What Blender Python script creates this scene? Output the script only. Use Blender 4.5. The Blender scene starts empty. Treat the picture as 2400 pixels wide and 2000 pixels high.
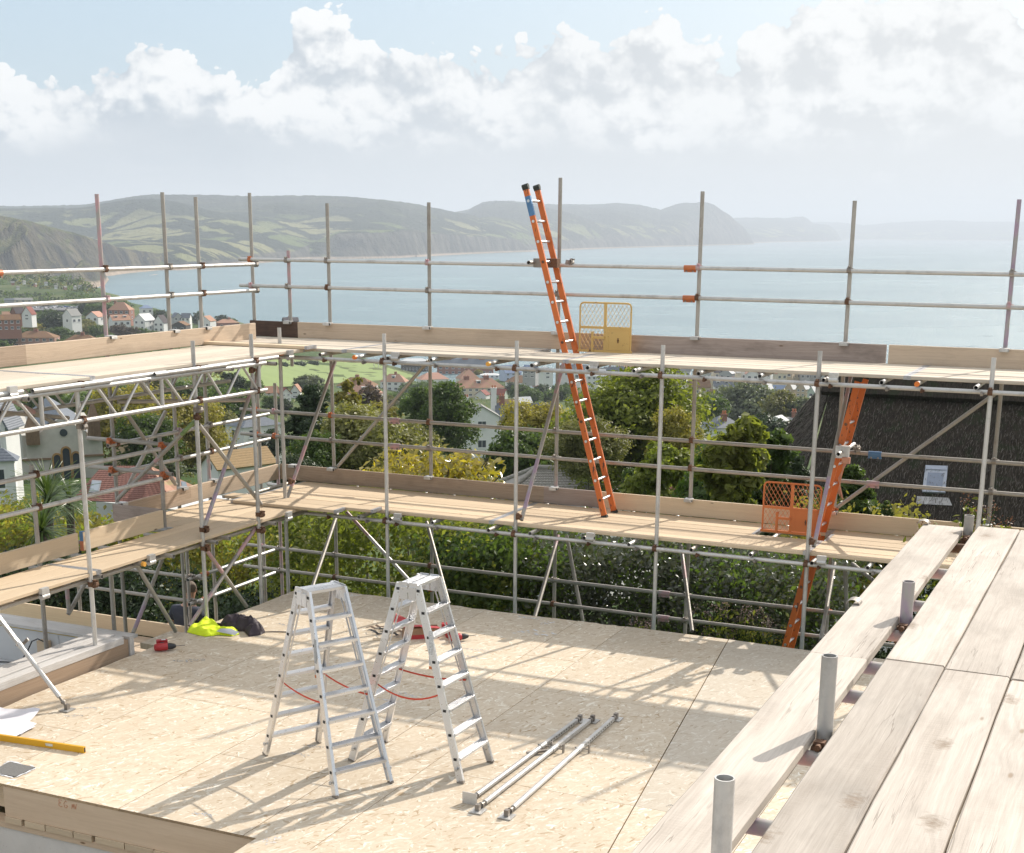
import bpy, bmesh, math, random
import numpy as np
from mathutils import Vector, Matrix

scene = bpy.context.scene
COL = scene.collection
R = math.radians
# ------------------------------------------------------------------ camera
# frame: u = along the far scaffold (right), v = away along the deck, z = up, z 0 = deck top
PITCH, ROLL, YAW = R(15.0), R(0.4), R(24.55)
EYE = np.array([0.0, 0.0, 4.46])
_fh = np.array([-math.sin(YAW), math.cos(YAW), 0.0])
_r0 = np.array([math.cos(YAW), math.sin(YAW), 0.0])
FW = _fh*math.cos(PITCH) + np.array([0, 0, -math.sin(PITCH)])
_u0 = _fh*math.sin(PITCH) + np.array([0, 0, math.cos(PITCH)])
RT = _r0*math.cos(ROLL) + _u0*math.sin(ROLL)
UP = _u0*math.cos(ROLL) - _r0*math.sin(ROLL)
FPX, CX, CY = 3300.0, 1200.0, 1424.0
cam_data = bpy.data.cameras.new('camera')
cam = bpy.data.objects.new('camera', cam_data); COL.objects.link(cam)
cam_data.sensor_fit = 'HORIZONTAL'; cam_data.sensor_width = 36.0
cam_data.lens = 36.0*FPX/2400.0
cam_data.shift_x = 0.0; cam_data.shift_y = (CY-1000.0)/2400.0
cam_data.clip_start = 0.1; cam_data.clip_end = 90000.0
m = Matrix(((RT[0], UP[0], -FW[0], 0), (RT[1], UP[1], -FW[1], 0), (RT[2], UP[2], -FW[2], EYE[2]), (0, 0, 0, 1)))
cam.matrix_world = m
scene.camera = cam
# ------------------------------------------------------------------ exposure and light
scene.view_settings.view_transform = 'Standard'
scene.view_settings.look = 'None'
scene.view_settings.exposure = 0.66
scene.view_settings.gamma = 1.0
scene.view_settings.use_curve_mapping = False
scene.cycles.use_denoising = True
scene.cycles.max_bounces = 7
scene.cycles.diffuse_bounces = 3
scene.cycles.glossy_bounces = 3
scene.cycles.transmission_bounces = 4
scene.cycles.volume_bounces = 0
scene.cycles.transparent_max_bounces = 6
scene.cycles.caustics_reflective = False
scene.cycles.caustics_refractive = False
SUN_AZ, SUN_EL = R(72.0), R(33.5)          # azimuth counter-clockwise from +u
sd = np.array([math.cos(SUN_AZ)*math.cos(SUN_EL), math.sin(SUN_AZ)*math.cos(SUN_EL), math.sin(SUN_EL)])
sun_l = bpy.data.lights.new('sun', 'SUN'); sun_l.energy = 3.55; sun_l.angle = R(0.5); sun_l.color = (1.0, 0.93, 0.83)
sun = bpy.data.objects.new('sun', sun_l); COL.objects.link(sun)
sun.rotation_euler = Vector(-sd).to_track_quat('-Z', 'Y').to_euler()
sun.location = (20, 40, 60)

class NT:
    """small helper for writing node trees as expressions"""
    def __init__(s, tree): s.t = tree; s.n = tree.nodes; s.l = tree.links
    def link(s, a, b): s.l.new(a, b)
    def node(s, typ, ins=None, **kw):
        nd = s.n.new(typ)
        for k, v in kw.items(): setattr(nd, k, v)
        for k, v in (ins or {}).items():
            sock = nd.inputs[k]
            if isinstance(v, bpy.types.NodeSocket): s.l.new(v, sock)
            else: sock.default_value = v
        return nd
    def m(s, op, a, b=0.0, c=0.0, clamp=False):
        return s.node('ShaderNodeMath', {0: a, 1: b, 2: c}, operation=op, use_clamp=clamp).outputs[0]
    def vm(s, op, a, b=(0, 0, 0)):
        return s.node('ShaderNodeVectorMath', {0: a, 1: b}, operation=op).outputs[0]
    def noise(s, vec, scale, detail=4, rough=0.5, dist=0.0, dim='3D'):
        return s.node('ShaderNodeTexNoise', {'Vector': vec, 'Scale': scale, 'Detail': detail, 'Roughness': rough, 'Distortion': dist}, noise_dimensions=dim).outputs[0]
    def vor(s, vec, scale, feature='F1', out=0, **kw):
        nd = s.node('ShaderNodeTexVoronoi', {'Vector': vec, 'Scale': scale}, feature=feature)
        for k, v in kw.items(): nd.inputs[k].default_value = v
        return nd.outputs[out]
    def ramp(s, fac, stops, interp='LINEAR'):
        nd = s.node('ShaderNodeValToRGB', {0: fac}); cr = nd.color_ramp; cr.interpolation = interp
        while len(cr.elements) < len(stops): cr.elements.new(0.5)
        for e, (p, c) in zip(cr.elements, stops):
            e.position = p; e.color = (c, c, c, 1) if isinstance(c, (int, float)) else (*c, 1)
        return nd.outputs[0]
    def mix(s, f, a, b, mode='MIX'):
        nd = s.node('ShaderNodeMix', data_type='RGBA', blend_type=mode)
        for k, v in ((0, f), (6, a), (7, b)):
            if isinstance(v, bpy.types.NodeSocket): s.l.new(v, nd.inputs[k])
            else: nd.inputs[k].default_value = v if k == 0 else ((*v, 1) if len(v) == 3 else v)
        return nd.outputs[2]
    def map(s, v, a, b, c=0.0, d=1.0, smooth=False):
        return s.node('ShaderNodeMapRange', {0: v, 1: a, 2: b, 3: c, 4: d}, interpolation_type='SMOOTHSTEP' if smooth else 'LINEAR').outputs[0]

# ------------------------------------------------------------------ sky: Nishita with a bank of cumulus over the bay
world = bpy.data.worlds.new('World'); scene.world = world; world.use_nodes = True; world.cycles.sampling_method = 'MANUAL'; world.cycles.sample_map_resolution = 512
wt = world.node_tree; wt.nodes.clear(); W = NT(wt)
# node group: heaped billows (sum of inverted smooth cells)
bg = bpy.data.node_groups.new('billows', 'ShaderNodeTree')
bg.interface.new_socket('Vector', in_out='INPUT', socket_type='NodeSocketVector')
bg.interface.new_socket('Value', in_out='OUTPUT', socket_type='NodeSocketFloat')
B = NT(bg); gi = bg.nodes.new('NodeGroupInput'); go = bg.nodes.new('NodeGroupOutput')
wv = B.node('ShaderNodeTexNoise', {'Vector': gi.outputs[0], 'Scale': 22.0, 'Detail': 5.0, 'Roughness': .62}, noise_dimensions='2D').outputs['Color']
vec = B.vm('ADD', gi.outputs[0], B.vm('MULTIPLY', B.vm('SUBTRACT', wv, (.5, .5, .5)), (.022, .022, .022)))
tot = None
for sc_, am in ((15, 1.0), (34, .62), (78, .36), (180, .19)):
    if sc_ < 20: vv = B.node('ShaderNodeTexVoronoi', {'Vector': vec, 'Scale': float(sc_), 'Smoothness': .35}, feature='SMOOTH_F1', voronoi_dimensions='2D').outputs[0]
    else: vv = B.node('ShaderNodeTexVoronoi', {'Vector': vec, 'Scale': float(sc_)}, feature='F1', voronoi_dimensions='2D').outputs[0]
    t = B.m('MULTIPLY', B.m('SUBTRACT', .55, vv), am)
    tot = t if tot is None else B.m('ADD', tot, t)
B.link(tot, go.inputs[0])
def billow(vec):
    g = W.n.new('ShaderNodeGroup'); g.node_tree = bg; W.link(vec, g.inputs[0]); return g.outputs[0]
sky = W.node('ShaderNodeTexSky', sky_type='NISHITA', sun_disc=False, sun_elevation=SUN_EL, sun_rotation=R(90)-SUN_AZ,
             altitude=80.0, air_density=1.0, dust_density=2.0, ozone_density=1.0)
geo = W.node('ShaderNodeTexCoord').outputs['Generated']
rot = W.node('ShaderNodeVectorRotate', {'Vector': geo, 'Angle': -YAW}, rotation_type='Z_AXIS').outputs[0]
sx = W.node('ShaderNodeSeparateXYZ', {0: rot})
az = W.m('ARCTAN2', sx.outputs[0], sx.outputs[1])                       # right of the view's heading
el = W.m('ARCSINE', sx.outputs[2])
P = W.node('ShaderNodeCombineXYZ', {0: az, 1: W.m('MULTIPLY', el, 1.25), 2: 0.0}).outputs[0]
def azpx(x): return math.atan((x-1200)/3300/1.02)
def elpx(y): return math.atan((CY-y)/FPX)-PITCH
# top line of the bank along the horizon
fc = W.node('ShaderNodeFloatCurve'); cu = fc.mapping.curves[0]
prof = [(0, 130), (110, 165), (200, 170), (290, 125), (420, 95), (520, 140), (600, 165), (660, 150), (700, 75), (770, 38), (860, 55), (960, 105),
        (1060, 125), (1180, 115), (1290, 75), (1400, 80), (1530, 35), (1620, 75), (1680, 70), (1730, 5), (1900, -20), (2100, -25), (2250, 0), (2400, 50)]
pts = [(0.5+azpx(x)/1.0, 1-(elpx(540)-elpx(y))/-.18) for x, y in prof]
pts = [(0.5+azpx(x), elpx(y)/.18) for x, y in prof]
pts = [(0.0, .55)] + [(0.06, .62)] + pts + [(0.92, .6), (1.0, .55)]
while len(cu.points) < len(pts): cu.points.new(.5, .5)
for p_, (a, b) in zip(cu.points, pts): p_.location = (a, b)
fc.mapping.use_clip = False; fc.mapping.update()
W.link(W.m('ADD', az, .5), fc.inputs['Value'])
top = W.m('MULTIPLY', fc.outputs[0], .18)
b0 = billow(P); b1 = billow(W.vm('ADD', P, (.0035, .0085, 0.0))); b2 = billow(W.vm('ADD', P, (.012, .022, 0.0)))
puffed = W.m('MULTIPLY', W.m('SUBTRACT', b0, .52), .030)
dens = W.m('ADD', W.m('SUBTRACT', top, el), puffed)
edge = W.map(dens, -.0004, .0018, smooth=True)
fineL = W.m('MULTIPLY', W.m('SUBTRACT', b0, b1), .85); bigL = W.m('MULTIPLY', W.m('SUBTRACT', b0, b2), .70)
under = W.map(W.m('ADD', W.m('SUBTRACT', top, el), W.m('MULTIPLY', puffed, 1.6)), .004, .055, 1.0, 0.0, smooth=True)   # 1 at the heads, 0 deep in the bank
soft = W.noise(P, 11.0, 4, .5, dim='2D')
lit = W.m('ADD', W.m('ADD', .50, W.m('MULTIPLY', under, .22)), W.m('ADD', fineL, bigL), clamp=True)
lit = W.m('MULTIPLY', lit, W.map(soft, .35, .62, .78, 1.06), clamp=True)
lit = W.map(lit, .06, .95, smooth=True)
base = W.map(W.m('ADD', el, W.m('ADD', W.m('MULTIPLY', W.m('SUBTRACT', soft, .5), .05), W.m('MULTIPLY', W.m('SUBTRACT', b0, .5), .012))), .046, .070, smooth=True)
lit3 = W.m('ADD', W.m('MULTIPLY', lit, base), W.m('MULTIPLY', W.m('SUBTRACT', 1.0, base), W.m('MULTIPLY', W.m('ADD', -.04, W.m('MULTIPLY', soft, .36)), 1.0)), clamp=True)
# second sheet: scattered small puffs and long pale streaks under the base
P2 = W.vm('MULTIPLY', P, (1.0, 2.0, 1.0))
n2 = W.noise(W.vm('ADD', P2, (3.1, 1.7, 0)), 13, 5, .55, dim='2D')
puff = W.map(W.m('ADD', n2, W.m('MULTIPLY', W.m('SUBTRACT', b0, .5), .22)), .60, .70, smooth=True)
puff = W.m('MULTIPLY', puff, W.map(el, .02, .045, smooth=True))
str_ = W.map(W.noise(W.vm('MULTIPLY', P, (3.0, 15.0, 1.0)), 3.0, 4, .6, dim='2D'), .35, .75, smooth=True)
sunside = W.map(az, -.30, .42, smooth=True)
KX = 1/2**scene.view_settings.exposure
ds_ = lambda r, g, b_: (r*KX, g*KX, b_*KX)                          # radiance that shows as the given linear value
cool, warm = ds_(.52, .59, .66), ds_(1.06, 1.06, 1.05)
ccol = W.mix(lit3, W.mix(sunside, cool, ds_(.66, .675, .69)), warm)
ccol = W.mix(W.m('MULTIPLY', puff, W.map(base, 0, 1, .8, 0)), ccol, ds_(.93, .94, .95))
ccol = W.mix(W.m('MULTIPLY', str_, W.map(el, .085, .02, 0, .75)), ccol, ds_(.68, .72, .765))
ccol = W.mix(W.m('MULTIPLY', sunside, .46), ccol, ds_(.96, .96, .945))
cbright = ccol
skyc = W.vm('MULTIPLY', sky.outputs[0], (.14, .14, .14))
# thin veil paling the blue between the clouds
skyc = W.mix(W.map(el, .0, .5, .86, .5), skyc, W.mix(sunside, ds_(.46, .60, .72), ds_(.64, .72, .78)))
over = W.map(W.noise(W.vm('MULTIPLY', rot, (2.4, 2.4, 4.0)), 1.0, 4, .55), .34, .54, smooth=True)  # bright broken cloud overhead, out of view, added to fill the shadows
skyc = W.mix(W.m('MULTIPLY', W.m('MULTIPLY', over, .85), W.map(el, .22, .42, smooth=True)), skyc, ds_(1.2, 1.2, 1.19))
low = W.map(el, .0, .05, 1.0, 0.0, smooth=True)
alpha = W.m('MULTIPLY', edge, W.map(el, -.01, .01, 0, 1))
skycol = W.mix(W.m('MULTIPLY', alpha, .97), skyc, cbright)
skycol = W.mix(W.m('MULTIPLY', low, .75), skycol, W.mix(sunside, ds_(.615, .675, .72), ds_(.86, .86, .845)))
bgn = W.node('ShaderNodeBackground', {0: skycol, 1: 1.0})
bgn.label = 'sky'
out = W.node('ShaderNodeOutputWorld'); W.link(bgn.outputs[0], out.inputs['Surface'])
# ------------------------------------------------------------------ survey helpers: a sighted pixel of the 2400 x 2000 frame and one known plane give a point
def ray(x, y): return FW + RT*(x-CX)/FPX - UP*(y-CY)/FPX
def onz(x, y, z): r = ray(x, y); return EYE + r*((z-EYE[2])/r[2])
def onv(x, y, v): r = ray(x, y); return EYE + r*((v-EYE[1])/r[1])
def onu(x, y, u): r = ray(x, y); return EYE + r*((u-EYE[0])/r[0])
def at(x, y, d): r = ray(x, y); return EYE + r*(d/math.hypot(r[0], r[1]))
def _z(x0, y0, s): return lambda x, y: (x0+x*s, y0+y*s)
z1 = _z(0, 400, .381); z2 = _z(800, 400, .381); z3 = _z(1600, 400, .381)
z4 = _z(0, 780, .4); z5 = _z(600, 780, .4); z6 = _z(1200, 780, .4); z7 = _z(1700, 780, .4)
w1 = _z(0, 1400, .3428); w2 = _z(550, 1300, .4); w3 = _z(1000, 1400, .3428); w4 = _z(1600, 1200, .457)
ql = _z(0, 1180, 500/2100); qm = _z(400, 1180, 500/2100)
Dp = lambda x, y: (x*8/7, y*8/7)
HEAD = math.atan2(_fh[1], _fh[0])
def polar(az, d):                                    # az right of the heading, radians
    a = HEAD-az; return d*math.cos(a), d*math.sin(a)
def az_of(x): r = ray(x, 900); return HEAD-math.atan2(r[1], r[0])

# ------------------------------------------------------------------ object helpers
def tag(o, label=None, cat=None, group=None, kind=None):
    if label: o['label'] = label
    if cat: o['category'] = cat
    if group: o['group'] = group
    if kind: o['kind'] = kind
    return o
def thing(name, loc, label, cat, rz=0.0, group=None):
    o = bpy.data.objects.new(name, None); COL.objects.link(o); o.empty_display_size = .2
    o.location = loc; o.rotation_euler = (0, 0, rz)
    return tag(o, label, cat, group)
def mesh(name, V, F, mats, mi=None, smooth=False):
    me = bpy.data.meshes.new(name)
    me.from_pydata([tuple(map(float, v)) for v in V], [], F)
    for m_ in (mats if isinstance(mats, (list, tuple)) else [mats]): me.materials.append(m_)
    if mi is not None: me.polygons.foreach_set('material_index', mi)
    if smooth: me.polygons.foreach_set('use_smooth', [True]*len(F))
    me.update(); return me
def link(name, me, parent=None, loc=None, rot=None, scale=None):
    o = bpy.data.objects.new(name, me); COL.objects.link(o)
    if parent is not None: o.parent = parent
    if loc is not None: o.location = loc
    if rot is not None: o.rotation_euler = rot
    if scale is not None: o.scale = scale
    return o
class MB:
    """collects shapes into one mesh; coordinates are relative to origin o"""
    def __init__(s, o=(0, 0, 0)): s.V = []; s.F = []; s.M = []; s.S = []; s.o = np.array(o, float)
    def add(s, V, F, mi=0, sm=False):
        b = len(s.V); s.V += [np.asarray(v, float)-s.o for v in V]; s.F += [tuple(b+i for i in f) for f in F]
        s.M += [mi]*len(F); s.S += [sm]*len(F); return s
    def box(s, lo, hi, mi=0, rz=0.0, piv=None):
        (a, b, c), (d, e, f) = lo, hi
        V = [(a, b, c), (d, b, c), (d, e, c), (a, e, c), (a, b, f), (d, b, f), (d, e, f), (a, e, f)]
        if rz:
            p = piv or ((a+d)/2, (b+e)/2); ca, sa = math.cos(rz), math.sin(rz)
            V = [(p[0]+(x-p[0])*ca-(y-p[1])*sa, p[1]+(x-p[0])*sa+(y-p[1])*ca, z) for x, y, z in V]
        return s.add(V, [(3, 2, 1, 0), (4, 5, 6, 7), (0, 1, 5, 4), (1, 2, 6, 5), (2, 3, 7, 6), (3, 0, 4, 7)], mi)
    def beam(s, p, q, w, h, up=(0, 0, 1), mi=0):
        """rectangular bar from p to q; w across, h along up"""
        p = np.asarray(p, float); q = np.asarray(q, float); t = q-p; t = t/np.linalg.norm(t)
        x = np.cross(t, up); x = x/np.linalg.norm(x); y = np.cross(x, t)
        V = [e+x*a*w/2+y*b*h/2 for e in (p, q) for a, b in ((-1, -1), (1, -1), (1, 1), (-1, 1))]
        return s.add(V, [(0, 1, 2, 3), (7, 6, 5, 4), (0, 4, 5, 1), (1, 5, 6, 2), (2, 6, 7, 3), (3, 7, 4, 0)], mi)
    def rings(s, rings, mi=0, cap=True, sm=True, close=True):
        n = len(rings[0]); b = []
        V = [v for r_ in rings for v in r_]; F = []
        for k in range(len(rings)-1):
            for i in range(n if close else n-1):
                j = (i+1) % n; F.append((k*n+i, k*n+j, (k+1)*n+j, (k+1)*n+i))
        s.add(V, F, mi, sm)
        if cap:
            s.add(rings[0], [tuple(range(n))[::-1]], mi); s.add(rings[-1], [tuple(range(n))], mi)
        return s
    def rod(s, p, q, r, n=10, mi=0, r2=None, cap=True):
        p = np.asarray(p, float); q = np.asarray(q, float); t = q-p; t = t/np.linalg.norm(t)
        a = np.array([0, 0, 1.]) if abs(t[2]) < .9 else np.array([1., 0, 0])
        x = np.cross(t, a); x /= np.linalg.norm(x); y = np.cross(t, x); r2 = r if r2 is None else r2
        rg = [[e+(x*math.cos(2*math.pi*i/n)+y*math.sin(2*math.pi*i/n))*rr for i in range(n)] for e, rr in ((p, r), (q, r2))]
        return s.rings(rg, mi, cap)
    def path(s, pts, r, n=6, mi=0):
        for a, b in zip(pts[:-1], pts[1:]): s.rod(a, b, r, n, mi)
        return s
    def make(s, name, mats, parent=None, loc=None, rot=None):
        me = mesh(name, s.V, s.F, mats, s.M); me.polygons.foreach_set('use_smooth', s.S)
        o = link(name, me, parent, loc if loc is not None else (tuple(s.o) if parent is None else None), rot)
        return o
    def mesh(s, name, mats):
        me = mesh(name, s.V, s.F, mats, s.M); me.polygons.foreach_set('use_smooth', s.S); return me

# ------------------------------------------------------------------ materials
def material(name):
    ma = bpy.data.materials.new(name); ma.use_nodes = True; t = ma.node_tree; t.nodes.clear()
    n = NT(t); n.bsdf = n.node('ShaderNodeBsdfPrincipled'); n.out = n.node('ShaderNodeOutputMaterial')
    n.l.new(n.bsdf.outputs[0], n.out.inputs['Surface'])
    n.obj = n.node('ShaderNodeTexCoord').outputs['Object']
    n.rnd = n.node('ShaderNodeObjectInfo').outputs['Random']
    n.pos = n.node('ShaderNodeNewGeometry').outputs['Position']
    ma.cycles.displacement_method = 'BUMP'
    return ma, n
def setp(n, **kw):
    for k, v in kw.items():
        k = k.replace('_', ' ')
        s_ = n.bsdf.inputs[k]
        if isinstance(v, bpy.types.NodeSocket): n.link(v, s_)
        else: s_.default_value = (*v, 1) if isinstance(v, tuple) and len(v) == 3 and s_.type == 'RGBA' else v
def bump(n, h, strength=.3, dist=.01):
    b = n.node('ShaderNodeBump', {'Height': h, 'Strength': strength, 'Distance': dist}); n.link(b.outputs[0], n.bsdf.inputs['Normal']); return b
def simple(name, col, rough=.6, metal=0.0, var=.12, scale=8.0, spec=.5, bs=0.0):
    ma, n = material(name)
    ns = n.noise(n.obj, scale, 5, .6)
    f = n.map(ns, .25, .75, 1-var, 1+var)
    f = n.m('MULTIPLY', f, n.map(n.rnd, 0, 1, 1-var*.6, 1+var*.6))
    c = n.vm('MULTIPLY', n.node('ShaderNodeRGB').outputs[0], n.node('ShaderNodeCombineXYZ', {0: f, 1: f, 2: f}).outputs[0])
    [x for x in n.n if x.type == 'RGB'][0].outputs[0].default_value = (*col, 1)
    setp(n, Base_Color=c, Roughness=rough, Metallic=metal, Specular_IOR_Level=spec)
    if bs: bump(n, ns, bs, .01)
    return ma
MAT = {}
# ------------------------------------------------------------------ sea
SEA = EYE[2]-80.0
ma, n = material('sea_water')
d1 = n.noise(n.vm('MULTIPLY', n.pos, (.010, .010, .010)), 1.0, 6, .6)
d2 = n.noise(n.vm('MULTIPLY', n.pos, (.0016, .0016, .0016)), 1.0, 4, .55)
c = n.mix(n.map(n.m('ADD', n.m('MULTIPLY', d1, .4), n.m('MULTIPLY', d2, .6)), .38, .62), (.115, .195, .22), (.185, .275, .295))
setp(n, Base_Color=c, Roughness=.27, IOR=1.33, Specular_IOR_Level=.5)
bump(n, n.noise(n.vm('MULTIPLY', n.pos, (.16, .16, .16)), 1.0, 8, .68), 1.0, 2.6)
MAT['sea'] = ma
def ring_sheet(name, az0, az1, naz, ds, zf, mat):
    V, F = [], []
    for d in ds:
        for i in range(naz+1):
            a = az0+(az1-az0)*i/naz; x, y = polar(a, d); V.append((x, y, zf(a, d)))
    for k in range(len(ds)-1):
        for i in range(naz):
            b = k*(naz+1)+i; F.append((b, b+1, b+naz+2, b+naz+1))
    return mesh(name, V, F, mat)
sea_o = link('sea', ring_sheet('sea', -math.pi, math.pi, 96, [400, 1000, 2500, 6000, 14000, 23000], lambda a, d: SEA, MAT['sea']))
tag(sea_o, kind='structure')

# ------------------------------------------------------------------ smooth value noise (numpy), used for every landform
_rng = np.random.RandomState(5)
_G = _rng.rand(257, 257)
def vnoise(x, y):
    x = np.asarray(x, float); y = np.asarray(y, float)
    xi = np.floor(x).astype(int); yi = np.floor(y).astype(int); fx = x-xi; fy = y-yi
    fx = fx*fx*(3-2*fx); fy = fy*fy*(3-2*fy); xi %= 256; yi %= 256
    return (_G[xi, yi]*(1-fx)+_G[xi+1, yi]*fx)*(1-fy)+(_G[xi, yi+1]*(1-fx)+_G[xi+1, yi+1]*fx)*fy
def fbm(x, y, o=5, g=.5):
    t = 0; a = 1; s_ = 0
    for k in range(o): t = t+a*vnoise(x*2**k+17.3*k, y*2**k+5.1*k); s_ += a; a *= g
    return t/s_
# ------------------------------------------------------------------ town hillside: the ground falls from the site to the shore
_dist = [0, 14, 20, 27, 40, 60, 100, 160, 240, 340, 430, 560, 680, 760, 830]
_zc = [-2.6, -2.4, -2.6, -4.2, -7.5, -11.5, -17, -25, -34, -42, -48.5, -60, -70.5, -75, -79]
_zl = [-2.6, -2.2, -2.6, -4.2, -7, -9.5, -13.5, -19, -25, -30.5, -34.5, -42, -47, -50, -52]
def shore(az):
    return np.interp(az, [R(-40), R(-19), R(-16.2), R(-15), R(-13), R(-10), R(-7), R(-3), R(30)], [1500, 1500, 1180, 1120, 1060, 940, 850, 830, 820])
def edge_z(az):                                                             # height of the land where it meets the sea
    return np.interp(az, [R(-40), R(-19), R(-16.2), R(-15), R(-13), R(-10), R(-7), R(-4)], [-40, -40, -40, -47, -56, -54, -64, -76])
def ground(az, d):
    w = np.clip((R(-5)-az)/R(8), 0, 1)
    z = np.interp(d, _dist, _zc)*(1-w)+np.interp(d, _dist, _zl)*w
    s_ = shore(az); e = edge_z(az)
    t = np.clip((d-560)/(s_-560), 0, 1); z = z*(1-t)+e*t
    z = z+(fbm(d*np.cos(az)/60.+40, d*np.sin(az)/60.+40, 4)-.5)*np.clip((d-40)/200, 0, 1)*3.0
    over = np.clip((d-s_)/45, 0, 1)
    return np.where(d > s_, z*(1-over)+(SEA-6)*over, z)
ma, n = material('hillside_ground')
big = n.noise(n.vm('MULTIPLY', n.pos, (.02, .02, .02)), 1.0, 5, .6)
fine = n.noise(n.pos, .5, 5, .65)
c = n.mix(n.map(big, .42, .6), (.05, .085, .025), (.10, .12, .045))
c = n.mix(n.map(fine, .55, .75), c, (.13, .115, .07))
c = n.mix(n.map(fine, .42, .3), c, (.03, .05, .018))
setp(n, Base_Color=c, Roughness=.95, Specular_IOR_Level=.1); bump(n, fine, .6, .4)
MAT['ground'] = ma
ds = np.concatenate([np.linspace(-1, 14, 6)[1:], np.geomspace(16, 1650, 120)])
naz = 150; A0, A1 = R(-48), R(48)
V = []; F = []
for d in ds:
    a = A0+(A1-A0)*np.arange(naz+1)/naz; zz_ = ground(a, np.full(naz+1, d))
    for i in range(naz+1):
        x, y = polar(a[i], d); V.append((x, y, zz_[i]))
for k in range(len(ds)-1):
    for i in range(naz):
        b = k*(naz+1)+i; F.append((b, b+naz+1, b+naz+2, b+1))
tag(link('ground', mesh('ground', V, F, MAT['ground'], smooth=True)), kind='structure')
# the ground behind and beside the viewer, so that the hillside goes on outside the frame
V = []; F = []; aa = np.linspace(A1, A0+2*math.pi, 60); dd = [2, 14, 60, 300, 1200, 4000]
for d in dd:
    for a in aa:
        x, y = polar(a, d); V.append((x, y, float(np.interp(d, [0, 60, 1200, 4000], [-2.6, -3, 20, 60]))))
for k in range(len(dd)-1):
    for i in range(len(aa)-1):
        b = k*len(aa)+i; F.append((b, b+len(aa), b+len(aa)+1, b+1))
MAT['site'] = simple('pale_bounce_ground', (.36, .33, .29), .95, 0, .2, .4)  # unseen pale ring behind the viewer, added to bounce light onto shaded faces
me_ = mesh('ground_behind', V, F, [MAT['ground'], MAT['site']], smooth=True); me_.polygons.foreach_set('material_index', [1 if k_ < 2*(len(aa)-1) else 0 for k_ in range(len(F))])
tag(link('ground_behind', me_), kind='structure')

# ------------------------------------------------------------------ coast and hills across the bay
def hill_mat(name, fields, woods, cliff, fs, seed, amount=.5):
    ma, n = material(name)
    p = n.vm('ADD', n.pos, (seed*913., seed*377., 0))
    wp = n.vm('ADD', p, n.vm('MULTIPLY', n.node('ShaderNodeTexNoise', {'Vector': p, 'Scale': .004, 'Detail': 3.0}).outputs['Color'], (90, 90, 0)))
    ce = n.node('ShaderNodeTexVoronoi', {'Vector': n.vm('MULTIPLY', wp, (fs, fs*.62, 0)), 'Scale': 1.0})
    sep = n.node('ShaderNodeSeparateColor', {0: ce.outputs['Color']})
    ed = n.node('ShaderNodeTexVoronoi', {'Vector': n.vm('MULTIPLY', wp, (fs, fs*.62, 0)), 'Scale': 1.0}, feature='DISTANCE_TO_EDGE').outputs[0]
    f1 = n.mix(n.map(sep.outputs[0], .2, .8), fields[0], fields[1])
    wmask = n.noise(n.vm('MULTIPLY', p, (.0026, .0034, .002)), 1.0, 8, .68)
    fine = n.noise(n.vm('MULTIPLY', p, (.035, .035, .035)), 1.0, 5, .72)
    wood = n.mix(n.map(fine, .35, .65), woods[0], woods[1])
    isfield = n.m('MULTIPLY', n.map(n.m('ADD', wmask, n.m('MULTIPLY', sep.outputs[1], .10)), .545-amount, .56-amount), n.map(n.m('ADD', ed, n.m('MULTIPLY', n.m('SUBTRACT', fine, .5), .12)), .05, .075))
    zz0 = n.node('ShaderNodeSeparateXYZ', {0: n.pos}).outputs[2]
    isfield = n.m('MULTIPLY', isfield, n.map(n.m('ADD', zz0, n.m('MULTIPLY', wmask, 90.)), SEA+145, SEA+185, 1.0, .12))
    c = n.mix(isfield, wood, n.mix(n.map(fine, .6, .8), f1, woods[1]))
    nz = n.node('ShaderNodeSeparateXYZ', {0: n.node('ShaderNodeNewGeometry').outputs['True Normal']}).outputs[2]
    nzj = n.m('ADD', nz, n.m('MULTIPLY', n.m('SUBTRACT', fine, .5), .22))
    strk = n.noise(n.vm('MULTIPLY', p, (.02, .02, .004)), 1.0, 5, .6)
    cl = n.mix(n.map(strk, .4, .65), cliff[0], cliff[1])
    c = n.mix(n.map(nzj, .86, .74), c, cl)
    zed = n.node('ShaderNodeSeparateXYZ', {0: n.pos}).outputs[2]
    c = n.mix(n.map(zed, SEA+7.5, SEA+4), c, (.42, .33, .25))
    setp(n, Base_Color=c, Roughness=.95, Specular_IOR_Level=.1)
    bump(n, n.m('ADD', fine, n.noise(n.vm('MULTIPLY', p, (.012, .012, .012)), 1.0, 4, .6)), 1.0, 22.0)
    return ma
FIELD = ((.13, .165, .06), (.25, .245, .12)); WOOD = ((.014, .024, .018), (.036, .05, .032)); CLIFF = ((.04, .044, .044), (.15, .14, .115))
MAT['far_hills'] = hill_mat('bay_hills', FIELD, WOOD, CLIFF, .0055, 1, .008)
MAT['black_hill'] = hill_mat('landslip_hill', ((.10, .11, .045), (.16, .15, .075)), ((.045, .06, .024), (.085, .09, .04)), ((.022, .026, .028), (.15, .13, .085)), .012, 2, .03)
def elev(x, y):                                                         # tangent of the elevation of a sighted pixel
    r = ray(x, y); return r[2]/math.hypot(r[0], r[1])
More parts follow.
